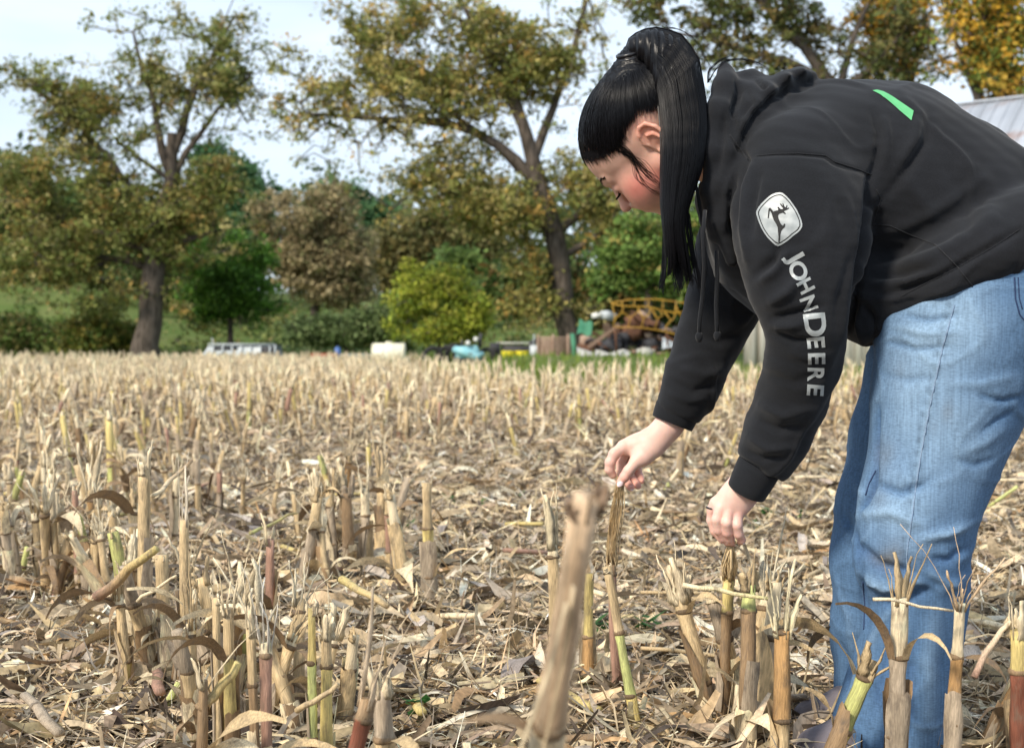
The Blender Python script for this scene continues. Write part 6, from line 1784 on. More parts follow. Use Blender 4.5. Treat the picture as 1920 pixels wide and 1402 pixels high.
def seam(pl, r=0.0011, mat=M_HOOD, name='seam', bvh=H_BVH, off=0.0004, step=5):
    pl = np.array(pl, dtype=float)
    seg = np.linalg.norm(np.diff(pl, axis=0), axis=1); cum = np.concatenate([[0], np.cumsum(seg)])
    t = np.arange(0, cum[-1], step)
    q = [hit(bvh, np.interp(x, cum, pl[:, 0]), np.interp(x, cum, pl[:, 1]), off) for x in t]
    q = [p for p in q if p is not None]
    # keep the run continuous
    run = [q[0]]
    for p in q[1:]:
        if np.linalg.norm(p - run[-1]) < 0.03: run.append(p)
    if len(run) > 2:
        pbuild(MB().tube(run, r, n=5), name, mat)
seam([(1417, 293), (1455, 289), (1499, 288), (1548, 292), (1565, 304), (1610, 318), (1634, 328)])
seam([(1368, 253), (1388, 280), (1404, 302)])
seam([(1634, 421), (1668, 423), (1711, 442), (1754, 459), (1796, 502), (1830, 545)])
seam([(1690, 556), (1740, 530), (1796, 502), (1860, 465), (1915, 428)])
seam([(1636, 420), (1652, 372), (1640, 352)], r=.0009)

def cuff(p0, p1, r0, r1):
    n = 96; P, R_ = [], []
    ts = np.linspace(0, 1, 9)
    p0, p1 = np.array(p0), np.array(p1)
    mb = MB()
    ax = p1 - p0
    u = np.cross(ax, [0, 1, 0]); u /= np.linalg.norm(u); w = np.cross(ax, u); w /= np.linalg.norm(w)
    V = []
    prof = [(0, .90), (0.03, 1.0), (.2, 1.03), (.5, 1.02), (.8, 1.0), (.97, .985), (1.0, .95), (1.0, .86), (.9, .84), (.5, .84)]
    for t, s in prof:
        for i in range(n):
            a = 2 * math.pi * i / n
            rr = (r0 + (r1 - r0) * t) * s * (1 + 0.010 * math.sin(i * 2 * math.pi / 2.0) ) + (0.0006 if i % 2 else 0)
            V.append(p0 + ax * t + rr * (math.cos(a) * u + math.sin(a) * w))
    F = [(i * n + j, i * n + (j + 1) % n, (i + 1) * n + (j + 1) % n, (i + 1) * n + j) for i in range(len(prof) - 1) for j in range(n)]
    pobj('cuff', V, np.array(F), M_HOOD, smooth=True)
cuff(W(1427, 868, 2.37), W(1399, 922, 2.385), 0.0365, 0.0335)
cuff(W(1273, 762, 2.71), W(1260, 794, 2.71), 0.042, 0.0405)
# drawstrings
for pl in ([(1322, 395, 2.33), (1318, 440, 2.31), (1321, 500, 2.32), (1317, 560, 2.33), (1312, 600, 2.33), (1311, 628, 2.33)], [(1343, 470, 2.34), (1345, 520, 2.34), (1343, 570, 2.34), (1344, 605, 2.34), (1345, 626, 2.34)]):
    P = np.array([W(*p) for p in pl])
    pbuild(MB().tube(P, 0.0035, n=8), 'drawstring', M_HOOD)
    e = P[-1]
    pbuild(MB().tube([e + [0, 0, .004], e, e - [0, 0, .006], e - [0, 0, .012]], [.004, .0062, .0058, .003], n=10), 'drawstring_knot', M_HOOD)

# ---------------- jeans
def build_jeans():
    S = SDF((0.46, 2.06, -0.03), (1.14, 2.74, 0.90), 0.005)
    near = ST([(1935, 500, 165, 2.34, .95), (1850, 575, 164, 2.33, .9), (1800, 650, 150, 2.32, .85), (1773, 760, 133, 2.31, .82), (1752, 860, 113, 2.30, .8), (1722, 950, 104, 2.29, .8), (1710, 1040, 100, 2.29, .82), (1722, 1120, 86, 2.30, .85),
               (1708, 1200, 86, 2.30, .85), (1688, 1300, 96, 2.30, .82), (1668, 1400, 108, 2.30, .8), (1662, 1428, 111, 2.30, .8)])
    far = ST([(1900, 520, 150, 2.50, .9), (1790, 600, 130, 2.52, .9), (1742, 700, 108, 2.52, .85), (1706, 820, 102, 2.51, .85), (1668, 950, 92, 2.50, .85), (1652, 1050, 88, 2.49, .85), (1652, 1180, 87, 2.49, .85), (1662, 1290, 88, 2.49, .85), (1668, 1385, 96, 2.49, .85)])
    S.chain(near, k=0.03)
    S2 = SDF((0.46, 2.06, -0.03), (1.14, 2.74, 0.90), 0.005)
    S2.chain(far, k=0.03)
    S2.chain(ST([(1960, 500, 160, 2.42, 1.2), (1870, 560, 150, 2.42, 1.2)]), k=.03)
    k = 0.012
    h = np.maximum(k - np.abs(S.d - S2.d), 0) / k
    S.d = np.minimum(S.d, S2.d) - h * h * k * .25
    X, Y, Z = S.grid((slice(None),) * 3)
    a, b = W(1660, 590, 2.3), W(1920, 478, 2.3)
    sl = (b[2] - a[2]) / (b[0] - a[0])
    S.d = np.maximum(S.d, (Z - (a[2] + sl * (X - a[0]))) / math.hypot(1, sl))
    V, F = S.mesh(3)
    V[:, 2] = np.maximum(V[:, 2], 0.012)
    N = vnormals(V, F)
    folds = [
        ([(1660, 640), (1720, 655), (1790, 650)], -4, 5), ([(1652, 700), (1700, 712), (1760, 705)], -2, 6), ([(1690, 590), (1740, 600), (1800, 590)], -4, 6), ([(1675, 612), (1740, 625), (1800, 622)], 3, 7),
        ([(1915, 742), (1880, 752), (1835, 741)], -3.5, 5), ([(1900, 772), (1868, 790), (1840, 812)], -2.5, 5), ([(1890, 800), (1850, 830), (1800, 850)], 2, 9), ([(1905, 700), (1850, 720), (1780, 720)], 2, 8), ([(1870, 860), (1830, 872), (1790, 862)], -2, 6),
        ([(1640, 905), (1690, 925), (1750, 900)], -5, 9), ([(1612, 965), (1670, 960), (1730, 985)], 4, 10), ([(1606, 1020), (1650, 1060), (1710, 1075)], -7, 10), ([(1612, 1075), (1660, 1102), (1720, 1092)], 6, 9), ([(1640, 1130), (1690, 1130), (1750, 1100)], -5, 10),
        ([(1812, 1030), (1780, 1050), (1740, 1045)], -5, 8), ([(1815, 985), (1780, 1000), (1730, 1010)], 4, 9), ([(1800, 1100), (1770, 1090), (1740, 1070)], 4, 8),
        ([(1690, 1110), (1640, 1190), (1596, 1290), (1568, 1380)], 3, 8), ([(1700, 1120), (1668, 1220), (1640, 1340)], -4, 12), ([(1760, 1120), (1745, 1250), (1740, 1390)], 4, 14), ([(1720, 1160), (1710, 1260), (1700, 1390)], -3, 10),
        ([(1640, 880), (1632, 920), (1612, 960)], -9, 6), ([(1645, 760), (1642, 830), (1640, 890)], -6, 5), ([(1620, 1060), (1618, 1120), (1626, 1180)], -4, 7),
        ([(1580, 960), (1600, 1000), (1610, 1060)], -4, 7), ([(1570, 1100), (1595, 1160), (1600, 1230)], 4, 8), ([(1572, 1200), (1590, 1240), (1585, 1300)], -4, 7), ([(1600, 900), (1620, 930), (1600, 980)], 3, 7),
        ([(1790, 568), (1768, 650), (1744, 760), (1722, 880), (1710, 970), (1700, 1040)], 2.5, 4),
    ]
    rid = 1 - np.abs(vnoise(V * np.array([1, 1, 1.6]), 12, 76))
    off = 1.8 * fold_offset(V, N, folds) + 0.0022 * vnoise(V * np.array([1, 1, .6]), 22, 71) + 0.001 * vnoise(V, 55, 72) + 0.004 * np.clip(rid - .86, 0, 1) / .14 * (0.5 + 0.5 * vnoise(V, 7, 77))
    V = V + N * off[:, None]
    px, py = project(V)
    # worn colour of the cloth: faded thighs and knee, darker along seams, soil marks near the knee
    base = np.array([0.078, 0.15, 0.265]); fade = np.array([0.22, 0.33, 0.46]); dark = np.array([0.05, 0.11, 0.25])
    isnear = V[:, 1] < 2.41
    f = np.exp(-((px - 1715) / 70.0) ** 2) * np.exp(-((py - 740) / 190.0) ** 2) * 0.8 + np.exp(-((px - 1800) / 70.0) ** 2) * np.exp(-((py - 800) / 200.0) ** 2) * 0.55 + np.exp(-((px - 1800) / 90.) ** 2) * np.exp(-((py - 600) / 70.) ** 2) * .6
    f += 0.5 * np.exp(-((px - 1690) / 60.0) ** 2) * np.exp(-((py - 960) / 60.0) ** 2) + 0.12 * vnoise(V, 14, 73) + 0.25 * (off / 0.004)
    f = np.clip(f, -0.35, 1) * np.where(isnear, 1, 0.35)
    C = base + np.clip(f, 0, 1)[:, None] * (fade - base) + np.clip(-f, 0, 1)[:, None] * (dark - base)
    d, al, sg = poly_dist(px, py, [(1790, 568), (1768, 650), (1744, 760), (1722, 880), (1710, 970), (1700, 1040), (1694, 1120)])
    pk = np.exp(-((d - 9) / 6) ** 2) * (sg > 0) * (0.5 + 0.5 * np.sin(al * 150))
    C = C * (1 - 0.35 * (pk * isnear)[:, None])
    st = sum(np.exp(-((px - a) / w) ** 2 - ((py - b) / h_) ** 2) * s for a, b, w, h_, s in [(1660, 1050, 26, 20, .55), (1660, 860, 22, 40, .35), (1775, 770, 14, 22, .35), (1745, 800, 12, 14, .3), (1690, 700, 18, 40, .2), (1650, 930, 18, 22, .3), (1685, 1040, 40, 30, .35)])
    st = np.clip(st * (0.7 + 0.6 * vnoise(V, 60, 74)), 0, 0.8) * isnear
    C = C * (1 - st[:, None]) + np.array([0.13, 0.12, 0.10]) * st[:, None]
    pobj('jeans', V, F, M_DENIM, smooth=True, colors=np.clip(C, 0.01, 0.8))
    return V, F
JV, JF = build_jeans()
JT = np.concatenate([JF[:, [0, 1, 2]], JF[:, [0, 2, 3]]])
J_BVH = BVHTree.FromPolygons([tuple(v) for v in JV.tolist()], JT.tolist())
seam([(1790, 572), (1768, 650), (1744, 760), (1722, 880), (1710, 970), (1700, 1040), (1702, 1100)], r=.0010, mat=M_THREAD, name='side_seam', bvh=J_BVH)
seam([(1642, 882), (1630, 905), (1622, 930)], r=.0012, mat=M_NAVY, name='inner_seam', bvh=J_BVH)
seam([(1618, 1090), (1622, 1130), (1620, 1180)], r=.0012, mat=M_NAVY, name='inner_seam', bvh=J_BVH)
seam([(1902, 520), (1904, 560), (1912, 590), (1925, 605)], r=.0012, mat=M_NAVY, name='pocket_edge', bvh=J_BVH)
seam([(1909, 520), (1911, 558), (1918, 584)], r=.0009, mat=M_NAVY, name='pocket_edge', bvh=J_BVH)

# ---------------- shoes
def shoe(cx, Y, toe_px, yaw):
    g = G(cx, Y); t = G(toe_px, Y + yaw)
    S = SDF(np.minimum(g, t) - [.10, .10, .02], np.maximum(g, t) + [.12, .10, .14], 0.004)
    d = (t - g)
    S.cone(g + d * .05 + [0, 0, .05], g + d * .45 + [0, 0, .055], .042, .042, .02)
    S.cone(g + d * .45 + [0, 0, .05], g + d * .82 + [0, 0, .036], .043, .036, .02)
    S.cone(g + d * .05 + [0, 0, .06], g + [0.01, 0, .12], .042, .04, .02)
    V, F = S.mesh(2); V[:, 2] = np.maximum(V[:, 2], 0.012)
    pobj('shoe', V, F, M_SHOE, smooth=True)
    S = SDF(np.minimum(g, t) - [.10, .10, .03], np.maximum(g, t) + [.12, .10, .06], 0.004)
    S.cone(g + [0, 0, .012], g + d * .45 + [0, 0, .012], .046, .047, .02); S.cone(g + d * .45 + [0, 0, .012], g + d * .84 + [0, 0, .012], .047, .038, .02)
    V, F = S.mesh(2); V[:, 2] = np.clip(V[:, 2], 0.0, 0.022)
    pobj('shoe_sole', V, F, M_SOLE, smooth=True)
shoe(1690, 2.47, 1490, -0.01)
shoe(1700, 2.30, 1500, -0.02)
# ---------------- body: head, neck, hands and the limbs inside the clothes, one mesh
HC = W(1220, 257, 2.45)
HS = 1.11
_c, _s = math.cos(math.radians(26)), math.sin(math.radians(26))
_p = math.radians(54)
HF_ = np.array([-math.cos(_p) * _c, _s, -math.sin(_p) * _c])
HU_ = np.array([-math.sin(_p), 0, math.cos(_p)])
HL_ = np.cross(HU_, HF_)
HM = np.stack([HF_, HL_, HU_], 1)
def H2W(P): return (np.asarray(P) * HS) @ HM.T + HC
def W2H(P): return ((np.asarray(P) - HC) @ HM) / HS

def head_sdf():
    S = SDF((-.19, -.105, -.20), (.145, .105, .13), 0.0022)
    S.ell((-.005, 0, .028), (.098, .075, .078), .01)
    S.ell((.042, 0, .030), (.054, .062, .055), .02)
    S.ell((.040, 0, -.028), (.054, .059, .056), .02)
    for y in (-1, 1):
        S.cone((0, y * .053, -.040), (.062, y * .018, -.084), .020, .015, .03)
        S.ell((.052, y * .037, -.030), (.033, .027, .030), .02)
        S.ell((.070, y * .030, -.048), (.022, .020, .020), .02)
        S.cone((.094, y * .010, .014), (.078, y * .040, .014), .010, .009, .012)
        S.ell((.103, y * .031, -.003), (.013, .017, .010), .010, op='s')
        S.ell((.0815, y * .031, -.005), (.0125, .0155, .0115), .004)
        S.ell((.098, y * .0115, -.040), (.009, .0065, .0065), .005)
    S.ell((.070, 0, -.088), (.018, .019, .016), .02)
    S.cone((.093, 0, .006), (.110, 0, -.027), .0080, .0078, .008)
    S.ell((.1135, 0, -.033), (.0100, .0095, .009), .006)
    S.ell((.080, 0, -.056), (.020, .026, .018), .015)
    S.ell((.0955, 0, -.0515), (.0075, .019, .0045), .004)
    S.ell((.0935, 0, -.0605), (.0075, .016, .0055), .004)
    S.ell((.103, 0, -.0560), (.010, .020, .0012), .002, op='s')
    # neck
    S.cone((-.030, 0, -.045), (-.055, 0, -.150), .050, .050, .03)
    S.cone((-.055, 0, -.150), (-.07, 0, -.19), .050, .052, .02)
    # near ear (and a simpler far one)
    for y in (1, -1):
        ex, ez = -.010, -.020
        hel = [(-.002, .004, .0705), (.002, .016, .0735), (-.004, .027, .077), (-.015, .033, .080), (-.027, .030, .0835), (-.034, .018, .086), (-.034, .003, .086), (-.029, -.010, .083), (-.022, -.019, .079), (-.014, -.027, .0755)]
        hp = [(ex + a * .95, y * b, ez + c * 1.25) for a, c, b in hel]
        S.ell((ex - .015, y * .077, ez + .007), (.017, .0035, .032), .004, R=rotz(y * .33).T)
        for a, b in zip(hp[:-1], hp[1:]): S.cone(a, b, .0034, .0034, .002)
        S.ell((ex - .012, y * .075, ez - .031), (.0095, .0045, .0105), .004)
        ant = [(-.012, .020, .080), (-.021, .016, .083), (-.025, .006, .084), (-.022, -.006, .082), (-.015, -.013, .079)]
        ap = [(ex + a * .95, y * b, ez + c * 1.25) for a, c, b in ant]
        for a, b in zip(ap[:-1], ap[1:]): S.cone(a, b, .0026, .0026, .0015)
        S.ell((ex - .0095, y * .085, ez - .001), (.0085, .0080, .0120), .003, op='s')
        S.ell((ex - .004, y * .076, ez - .004), (.003, .003, .0045), .002)
    return S
def build_head():
    S = head_sdf()
    V, F = S.mesh(1)
    x, y, z = V.T
    base = np.array([0.66, 0.41, 0.32])
    C = np.tile(base, (len(V), 1))
    def blend(C, w, col): return C * (1 - w[:, None]) + np.array(col) * w[:, None]
    g = lambda cx, cy, cz, s: np.exp(-(((x - cx) / s[0]) ** 2 + ((np.abs(y) - cy) / s[1]) ** 2 + ((z - cz) / s[2]) ** 2))
    C = blend(C, .85 * g(.055, .055, -.030, (.034, .03, .026)), (0.68, 0.20, 0.165))
    C = blend(C, .75 * g(.015, .055, -.052, (.026, .03, .022)), (0.62, 0.12, 0.10))
    C = blend(C, .50 * g(.112, 0, -.034, (.014, .014, .012)), (0.66, 0.26, 0.22))
    C = blend(C, .55 * g(.086, .031, .000, (.012, .020, .010)), (0.42, 0.22, 0.19))
    C = blend(C, .90 * g(.096, 0, -.056, (.010, .018, .008)), (0.50, 0.14, 0.13))
    C = blend(C, .55 * g(-.030, .082, .004, (.028, .012, .034)), (0.66, 0.20, 0.13))
    C = blend(C, .35 * g(.09, .0, .04, (.03, .05, .03)), (0.58, 0.38, 0.29))
    # scalp under the hair is coloured dark, with a soft edge
    top = sstep(z - np.interp(x, [-.12, -.09, -.06, -.035, -.01, .02, .05, .08, .10, .12], [-.10, -.04, .015, .042, .046, .044, .058, .080, .088, .09]), -.006, .016)
    top *= 1 - sstep(np.abs(y), .0765, .079)
    C = blend(C, .80 * top, (0.03, 0.022, 0.02))
    return H2W(V), F, C

def build_hands():
    out = []
    # far hand: picks at the tuft, seen from the thumb side
    Y = 2.70; k = Y / FPX
    def P(a, b, dy=0): return W(a, b, Y + dy)
    lo = P(1120, 940, -.06); hi = P(1310, 740, .11)
    S = SDF((lo[0], Y - .06, lo[2]), (hi[0], Y + .12, hi[2]), 0.0016)
    r = lambda v: v * k
    S.chain([(P(1290, 755, .01), r(27), 1), (P(1252, 800, .01), r(25), .95), (P(1232, 822, .01), r(24), .85), (P(1210, 836, .015), r(26), .8)], .012)
    S.chain([(P(1212, 832, .01), r(22), .8), (P(1190, 836, .012), r(17), .9), (P(1170, 838, .010), r(14), 1)], .014)
    S.chain([(P(1215, 834, .03), r(22), .8), (P(1192, 838, .045), r(17), .9), (P(1176, 842, .055), r(12), 1)], .014)
    S.chain([(P(1224, 842, .0), r(17), .8), (P(1206, 856, -.006), r(15), .9), (P(1192, 866, -.010), r(11.5), 1)], .012)      # thenar
    S.chain([(P(1168, 838, .006), r(11.5), 1), (P(1152, 851, .000), r(10.5), 1), (P(1144, 867, -.002), r(9.6), 1), (P(1143, 880, .000), r(8.6), 1), (P(1149, 890, .004), r(7.4), 1)], .004)   # index
    S.chain([(P(1192, 866, -.010), r(11), 1), (P(1178, 883, -.012), r(9.8), 1), (P(1171, 894, -.012), r(9.2), 1), (P(1163, 904, -.010), r(7.6), 1)], .004)    # thumb
    S.chain([(P(1176, 842, .030), r(11), 1), (P(1164, 862, .036), r(9.8), 1), (P(1164, 884, .036), r(9), 1), (P(1174, 903, .026), r(8), 1), (P(1183, 914, .016), r(7), 1)], .003)
    S.chain([(P(1188, 846, .046), r(10.5), 1), (P(1178, 868, .054), r(9.4), 1), (P(1180, 890, .050), r(8.6), 1), (P(1190, 904, .036), r(7.8), 1), (P(1196, 911, .026), r(6.8), 1)], .003)
    S.chain([(P(1200, 850, .060), r(9.5), 1), (P(1196, 868, .066), r(8.4), 1), (P(1196, 884, .058), r(7.6), 1), (P(1201, 896, .046), r(6.8), 1), (P(1203, 901, .040), r(6), 1)], .003)
    V, F = S.mesh(1)
    out.append((V, F, 0))
    # near hand: seen from the back, fingers closing on the stalk below
    Y2 = 2.40; k2 = Y2 / FPX
    def Q(a, b, dy=0): return W(a, b, Y2 + dy)
    lo = Q(1305, 1045); hi = Q(1450, 850)
    S = SDF((lo[0], Y2 - .06, lo[2]), (hi[0], Y2 + .09, hi[2]), 0.0015)
    r = lambda v: v * k2
    S.chain([(Q(1418, 875, 0), r(30), 1), (Q(1398, 912, 0), r(30), .85), (Q(1384, 930, -.002), r(32), .7)], .012)
    for (a, b, rr) in (((1375, 925), (1343, 944), 16), ((1380, 930), (1352, 955), 15), ((1386, 932), (1366, 962), 15), ((1394, 936), (1383, 966), 14)):
        S.cone(Q(*a, -.004), Q(*b, -.008 if a[0] > 1376 else .004), r(rr + 4), r(rr - 3), .010, .85)
    S.chain([(Q(1343, 942, .004), r(11.5), 1), (Q(1335, 955, .008), r(9.5), 1), (Q(1334, 975, .012), r(9.2), 1), (Q(1340, 995, .014), r(8.6), 1), (Q(1354, 1012, .014), r(7.2), 1)], .003)   # index
    S.chain([(Q(1350, 953, -.008), r(11), 1), (Q(1344, 974, -.012), r(9.8), 1), (Q(1347, 993, -.006), r(9.4), 1), (Q(1356, 1008, .002), r(8.2), 1), (Q(1363, 1016, .006), r(7), 1)], .0025)
    S.chain([(Q(1366, 960, -.012), r(10.5), 1), (Q(1363, 980, -.018), r(9.5), 1), (Q(1364, 998, -.010), r(9.0), 1), (Q(1368, 1010, .000), r(7.8), 1), (Q(1371, 1017, .006), r(6.8), 1)], .0025)
    S.chain([(Q(1383, 963, -.010), r(11), 1), (Q(1382, 984, -.016), r(10), 1), (Q(1385, 1001, -.010), r(9), 1), (Q(1391, 1012, -.002), r(7.4), 1), (Q(1388, 1016, .008), r(6.4), 1)], .0025)
    S.chain([(Q(1384, 935, .02), r(18), 1), (Q(1372, 965, .035), r(13), 1), (Q(1366, 990, .038), r(10.5), 1), (Q(1368, 1012, .026), r(8.6), 1), (Q(1372, 1021, .018), r(7), 1)], .006)   # thumb behind
    V, F = S.mesh(1)
    out.append((V, F, 1))
    res = []
    for V, F, w in out:
        px, py = project(V)
        C = np.tile(np.array([0.74, 0.49, 0.41]), (len(V), 1))
        if w == 0:
            tips = np.clip(sstep(py, 868, 905) * .55 + np.exp(-((px - 1150) / 16.) ** 2 - ((py - 862) / 22.) ** 2) * .35, 0, .8)
        else:
            tips = np.clip(sstep(py, 975, 1015) * .55 + .35 * np.exp(-((py - 962) / 10.) ** 2) , 0, .8)
        tips *= 0.8 + .3 * vnoise(V, 90, 80)
        C = C * (1 - tips[:, None]) + np.array([0.68, 0.29, 0.23]) * tips[:, None]
        C *= (1 + .05 * vnoise(V, 60, 81))[:, None]
        res.append((V, F, C))
    return res

def build_core():
    """the limbs and trunk inside the clothes"""
    S = SDF((0.05, 2.05, 0.0), (1.15, 2.95, 1.26), 0.011)
    S.chain([(H2W((-.085, 0, -.165)), .045, 1), (W(1430, 320, 2.48), .06, 1.6), (W(1500, 340, 2.48), .08, 2.0), (W(1650, 370, 2.48), .09, 1.7), (W(1850, 470, 2.45), .09, 1.4)], .02)
    S.chain([(W(1500, 350, 2.36), .05, 1), (W(1512, 600, 2.27), .036, 1), (W(1418, 880, 2.375), .026, 1)], .02)
    S.chain([(W(1440, 380, 2.66), .05, 1), (W(1345, 620, 2.72), .036, 1), (W(1285, 757, 2.71), .025, 1)], .02)
    S.chain([(W(1860, 500, 2.36), .08, 1), (W(1725, 980, 2.30), .05, 1), (W(1680, 1400, 2.30), .035, 1)], .02)
    S.chain([(W(1860, 500, 2.50), .08, 1), (W(1672, 980, 2.50), .048, 1), (W(1668, 1350, 2.49), .035, 1)], .02)
    V, F = S.mesh(1)
    return V, F, np.tile(np.array([0.62, 0.375, 0.285]), (len(V), 1))
_parts = [build_head()] + build_hands() + [build_core()]
_n, _V, _F, _C = 0, [], [], []
for v, f, c in _parts:
    _V.append(v); _F.append(f + _n); _C.append(c); _n += len(v)
pobj('body', np.concatenate(_V), np.concatenate(_F), M_SKIN, smooth=True, colors=np.clip(np.concatenate(_C), 0.01, .9))
# nails, ring
def nail(c, ax, up, a, b):
    ax = np.array(ax, float); ax /= np.linalg.norm(ax); up = np.array(up, float); up -= ax * (up @ ax); up /= np.linalg.norm(up); sd = np.cross(ax, up)
    V, n = [], 7
    for i in range(n):
        for j in range(n):
            u, v = (i / (n - 1) - .5) * 2, (j / (n - 1) - .5) * 2
            u2, v2 = u * math.sqrt(1 - v * v / 2), v * math.sqrt(1 - u * u / 2)
            V.append(c + ax * u2 * a + sd * v2 * b - up * (v2 * v2) * b * .45 - up * max(0, -u2) ** 2 * .0006)
    F = np.array([(i * n + j, (i + 1) * n + j, (i + 1) * n + j + 1, i * n + j + 1) for i in range(n - 1) for j in range(n - 1)])
    pobj('fingernail', np.array(V), F, M_NAIL, smooth=True)
nail(W(1162, 906, 2.70 - .019), W(1160, 911, 2.70) - W(1170, 896, 2.70), (-.35, -1, .1), .0068, .0052)
nail(W(1184, 915, 2.70 + .0095), W(1184, 920, 2.7) - W(1180, 908, 2.70), (.1, -1, 0), .005, .0042)
nail(W(1394, 1014, 2.40 - .006), W(1394, 1020, 2.4) - W(1390, 1006, 2.40), (.5, -1, 0), .005, .004)
t = np.linspace(0, 2 * math.pi, 25)
_c0, _axr = W(1335, 953, 2.4075), np.array([.22, 0, .97]); _axr /= np.linalg.norm(_axr)
_u = np.cross(_axr, [0, 1, 0]); _u /= np.linalg.norm(_u); _w = np.cross(_axr, _u)
pbuild(MB().tube(_c0 + np.cos(t)[:, None] * _u * .0096 + np.sin(t)[:, None] * _w * .0096, .0016, n=6, cap=False), 'ring', M_RING)

# ---------------- hair
T_TIE = np.array([-.078, 0.0, .094])
def build_hair():
    r = np.random.default_rng(9)
    # cap
    S = SDF((-.14, -.10, -.10), (.13, .10, .14), 0.0028)
    S.ell((-.005, 0, .029), (.1020, .0790, .0825), .01)
    S.ell((.041, 0, .033), (.0570, .0648, .0580), .015)
    S.cone((-.050, 0, .074), T_TIE, .034, .018, .03)
    X, Y, Z = S.grid((slice(None),) * 3)
    hl = 0.008 + np.interp(X, [-.12, -.09, -.06, -.035, -.01, .02, .05, .08, .10, .12], [-.10, -.04, .015, .042, .046, .040, .052, .074, .082, .084]).astype(np.float32)
    hl += 0.009 + (0.006 * np.sin(X * 300) + 0.003 * np.sin(X * 710 + Y * 200)).astype(np.float32)
    S.d = np.maximum(S.d, (hl - Z) * 0.8)
    V, F = S.mesh(2)
    # combed relief running towards the tie
    N = vnormals(V, F)
    d = V - T_TIE
    ang = np.arctan2(d[:, 1], d[:, 0]) + 0.3 * d[:, 2]
    V = V + N * (0.0007 * np.sin(ang * 60) + 0.0006 * np.sin(ang * 143 + 2))[:, None]
    pobj('hair', H2W(V), F, M_HAIR, smooth=True)
    # combed strands on the cap
    mb = MB()
    def cap_proj(p, lift):
        q = p - np.array([-.005, 0, .029]); q = q / np.linalg.norm(q / np.array([.1030, .0800, .0835]))
        q1 = q + np.array([-.005, 0, .029])
        f = p - np.array([.040, 0, .034]); f = f / np.linalg.norm(f / np.array([.058, .0658, .059])); f1 = f + np.array([.040, 0, .034])
        c = q1 if np.linalg.norm(q1 - [-.005, 0, .03]) > np.linalg.norm(f1 - [-.005, 0, .03]) or p[0] < .02 else f1
        n = c - np.array([0, 0, .03]); n /= np.linalg.norm(n)
        return c + n * lift
    for i in range(2600):
        x = r.uniform(-.098, .098); side = 1 if r.random() < .8 else -1
        z = np.interp(x, [-.12, -.09, -.06, -.035, -.01, .02, .05, .08, .10], [-.10, -.04, .012, .036, .038, .032, .044, .066, .076]) + r.uniform(-.006, .014) + (r.random() < .4) * r.uniform(0, .06)
        q = 1 - ((x + .005) / .1030) ** 2 - ((z - .029) / .0835) ** 2
        y = side * .0800 * math.sqrt(max(q, 0.0)) if q > 0 else side * r.uniform(0, .03)
        p0 = np.array([x, y, z])
        n = 9; lift = r.uniform(-.0012, .0020); bow = r.normal(0, .004)
        pts = []
        for j in range(n):
            t = j / (n - 1)
            p = p0 * (1 - t) + T_TIE * t + np.array([0, bow * math.sin(math.pi * t), 0])
            if t < .78: p = cap_proj(p, lift)
            else:
                a = cap_proj(p0 * .22 + T_TIE * .78, lift); u = (t - .78) / .22
                p = a * (1 - u) + (T_TIE + r.normal(0, .006, 3)) * u
            pts.append(p)
        mb.tube(H2W(np.array(pts)), np.array([.35, .8] + [1] * (n - 3) + [.8]) * .00058, n=3, cap=False)
    pbuild(mb, 'hair_strands', M_HAIR)
    # tie
    tc = H2W(T_TIE)
    ax = H2W(T_TIE + np.array([-.5, 0, .55])) - tc; ax /= np.linalg.norm(ax)
    u = np.cross(ax, [0, 1, 0]); u /= np.linalg.norm(u); w = np.cross(ax, u)
    mb = MB(); t = np.linspace(0, 2 * math.pi, 22)
    for k in range(4):
        c = tc + ax * (.006 * k - .008) + r.normal(0, .001, 3)
        rr = .0195 + r.uniform(-.001, .001)
        mb.tube(c + np.cos(t)[:, None] * u * rr + np.sin(t)[:, None] * w * rr, .0034, n=6, cap=False)
    pbuild(mb, 'hair_tie', M_RING)
    # ponytail: edges in photo pixels down its length
    s = np.linspace(0, 1, 15)
    left = np.array([(1206, 120), (1209, 118), (1213, 120), (1218, 130), (1225, 150), (1233, 182), (1238, 225), (1240, 280), (1238, 335), (1238, 385), (1241, 420), (1245, 455), (1247, 490), (1244, 515), (1240, 538)])
    right = np.array([(1172, 104), (1177, 76), (1200, 58), (1238, 52), (1280, 68), (1308, 108), (1326, 205), (1326, 260), (1318, 310), (1304, 350), (1290, 390), (1288, 425), (1295, 465), (1302, 500), (1308, 535)])
    ds = np.linspace(0, 1, 15)
    Yc = np.interp(ds, [0, .1, .25, .5, .75, 1], [2.43, 2.415, 2.38, 2.335, 2.325, 2.33])
    dep = np.interp(ds, [0, .15, .4, .7, 1], [.022, .035, .045, .03, .018])
    # core
    lo = W(1150, 560, 2.4); hi = W(1350, 30, 2.45)
    S = SDF((lo[0], 2.26, lo[2]), (hi[0], 2.50, hi[2]), 0.0035)
    mid = (left + right) / 2; hw = np.linalg.norm(right - left, axis=1) / 2
    st = [(W(mid[i][0], mid[i][1], Yc[i]), hw[i] * .80 * Yc[i] / FPX, max(.35, dep[i] / (hw[i] * Yc[i] / FPX))) for i in range(15)]
    for q in range(9, 15): st[q] = (st[q][0], st[q][1] * (.80 - .12 * (q - 9)), st[q][2])
    S.chain(st, .01)
    V, F = S.mesh(2)
    N = vnormals(V, F)
    px, py = project(V)
    V = V + N * (0.0016 * np.sin(px * .42 + 1.2 * np.sin(py * .02)) + 0.001 * np.sin(px * 1.1 + py * .03))[:, None]
    pobj('ponytail', V, F, M_HAIR, smooth=True)
    mb = MB()
    n = 26; t = np.linspace(0, 1, n)
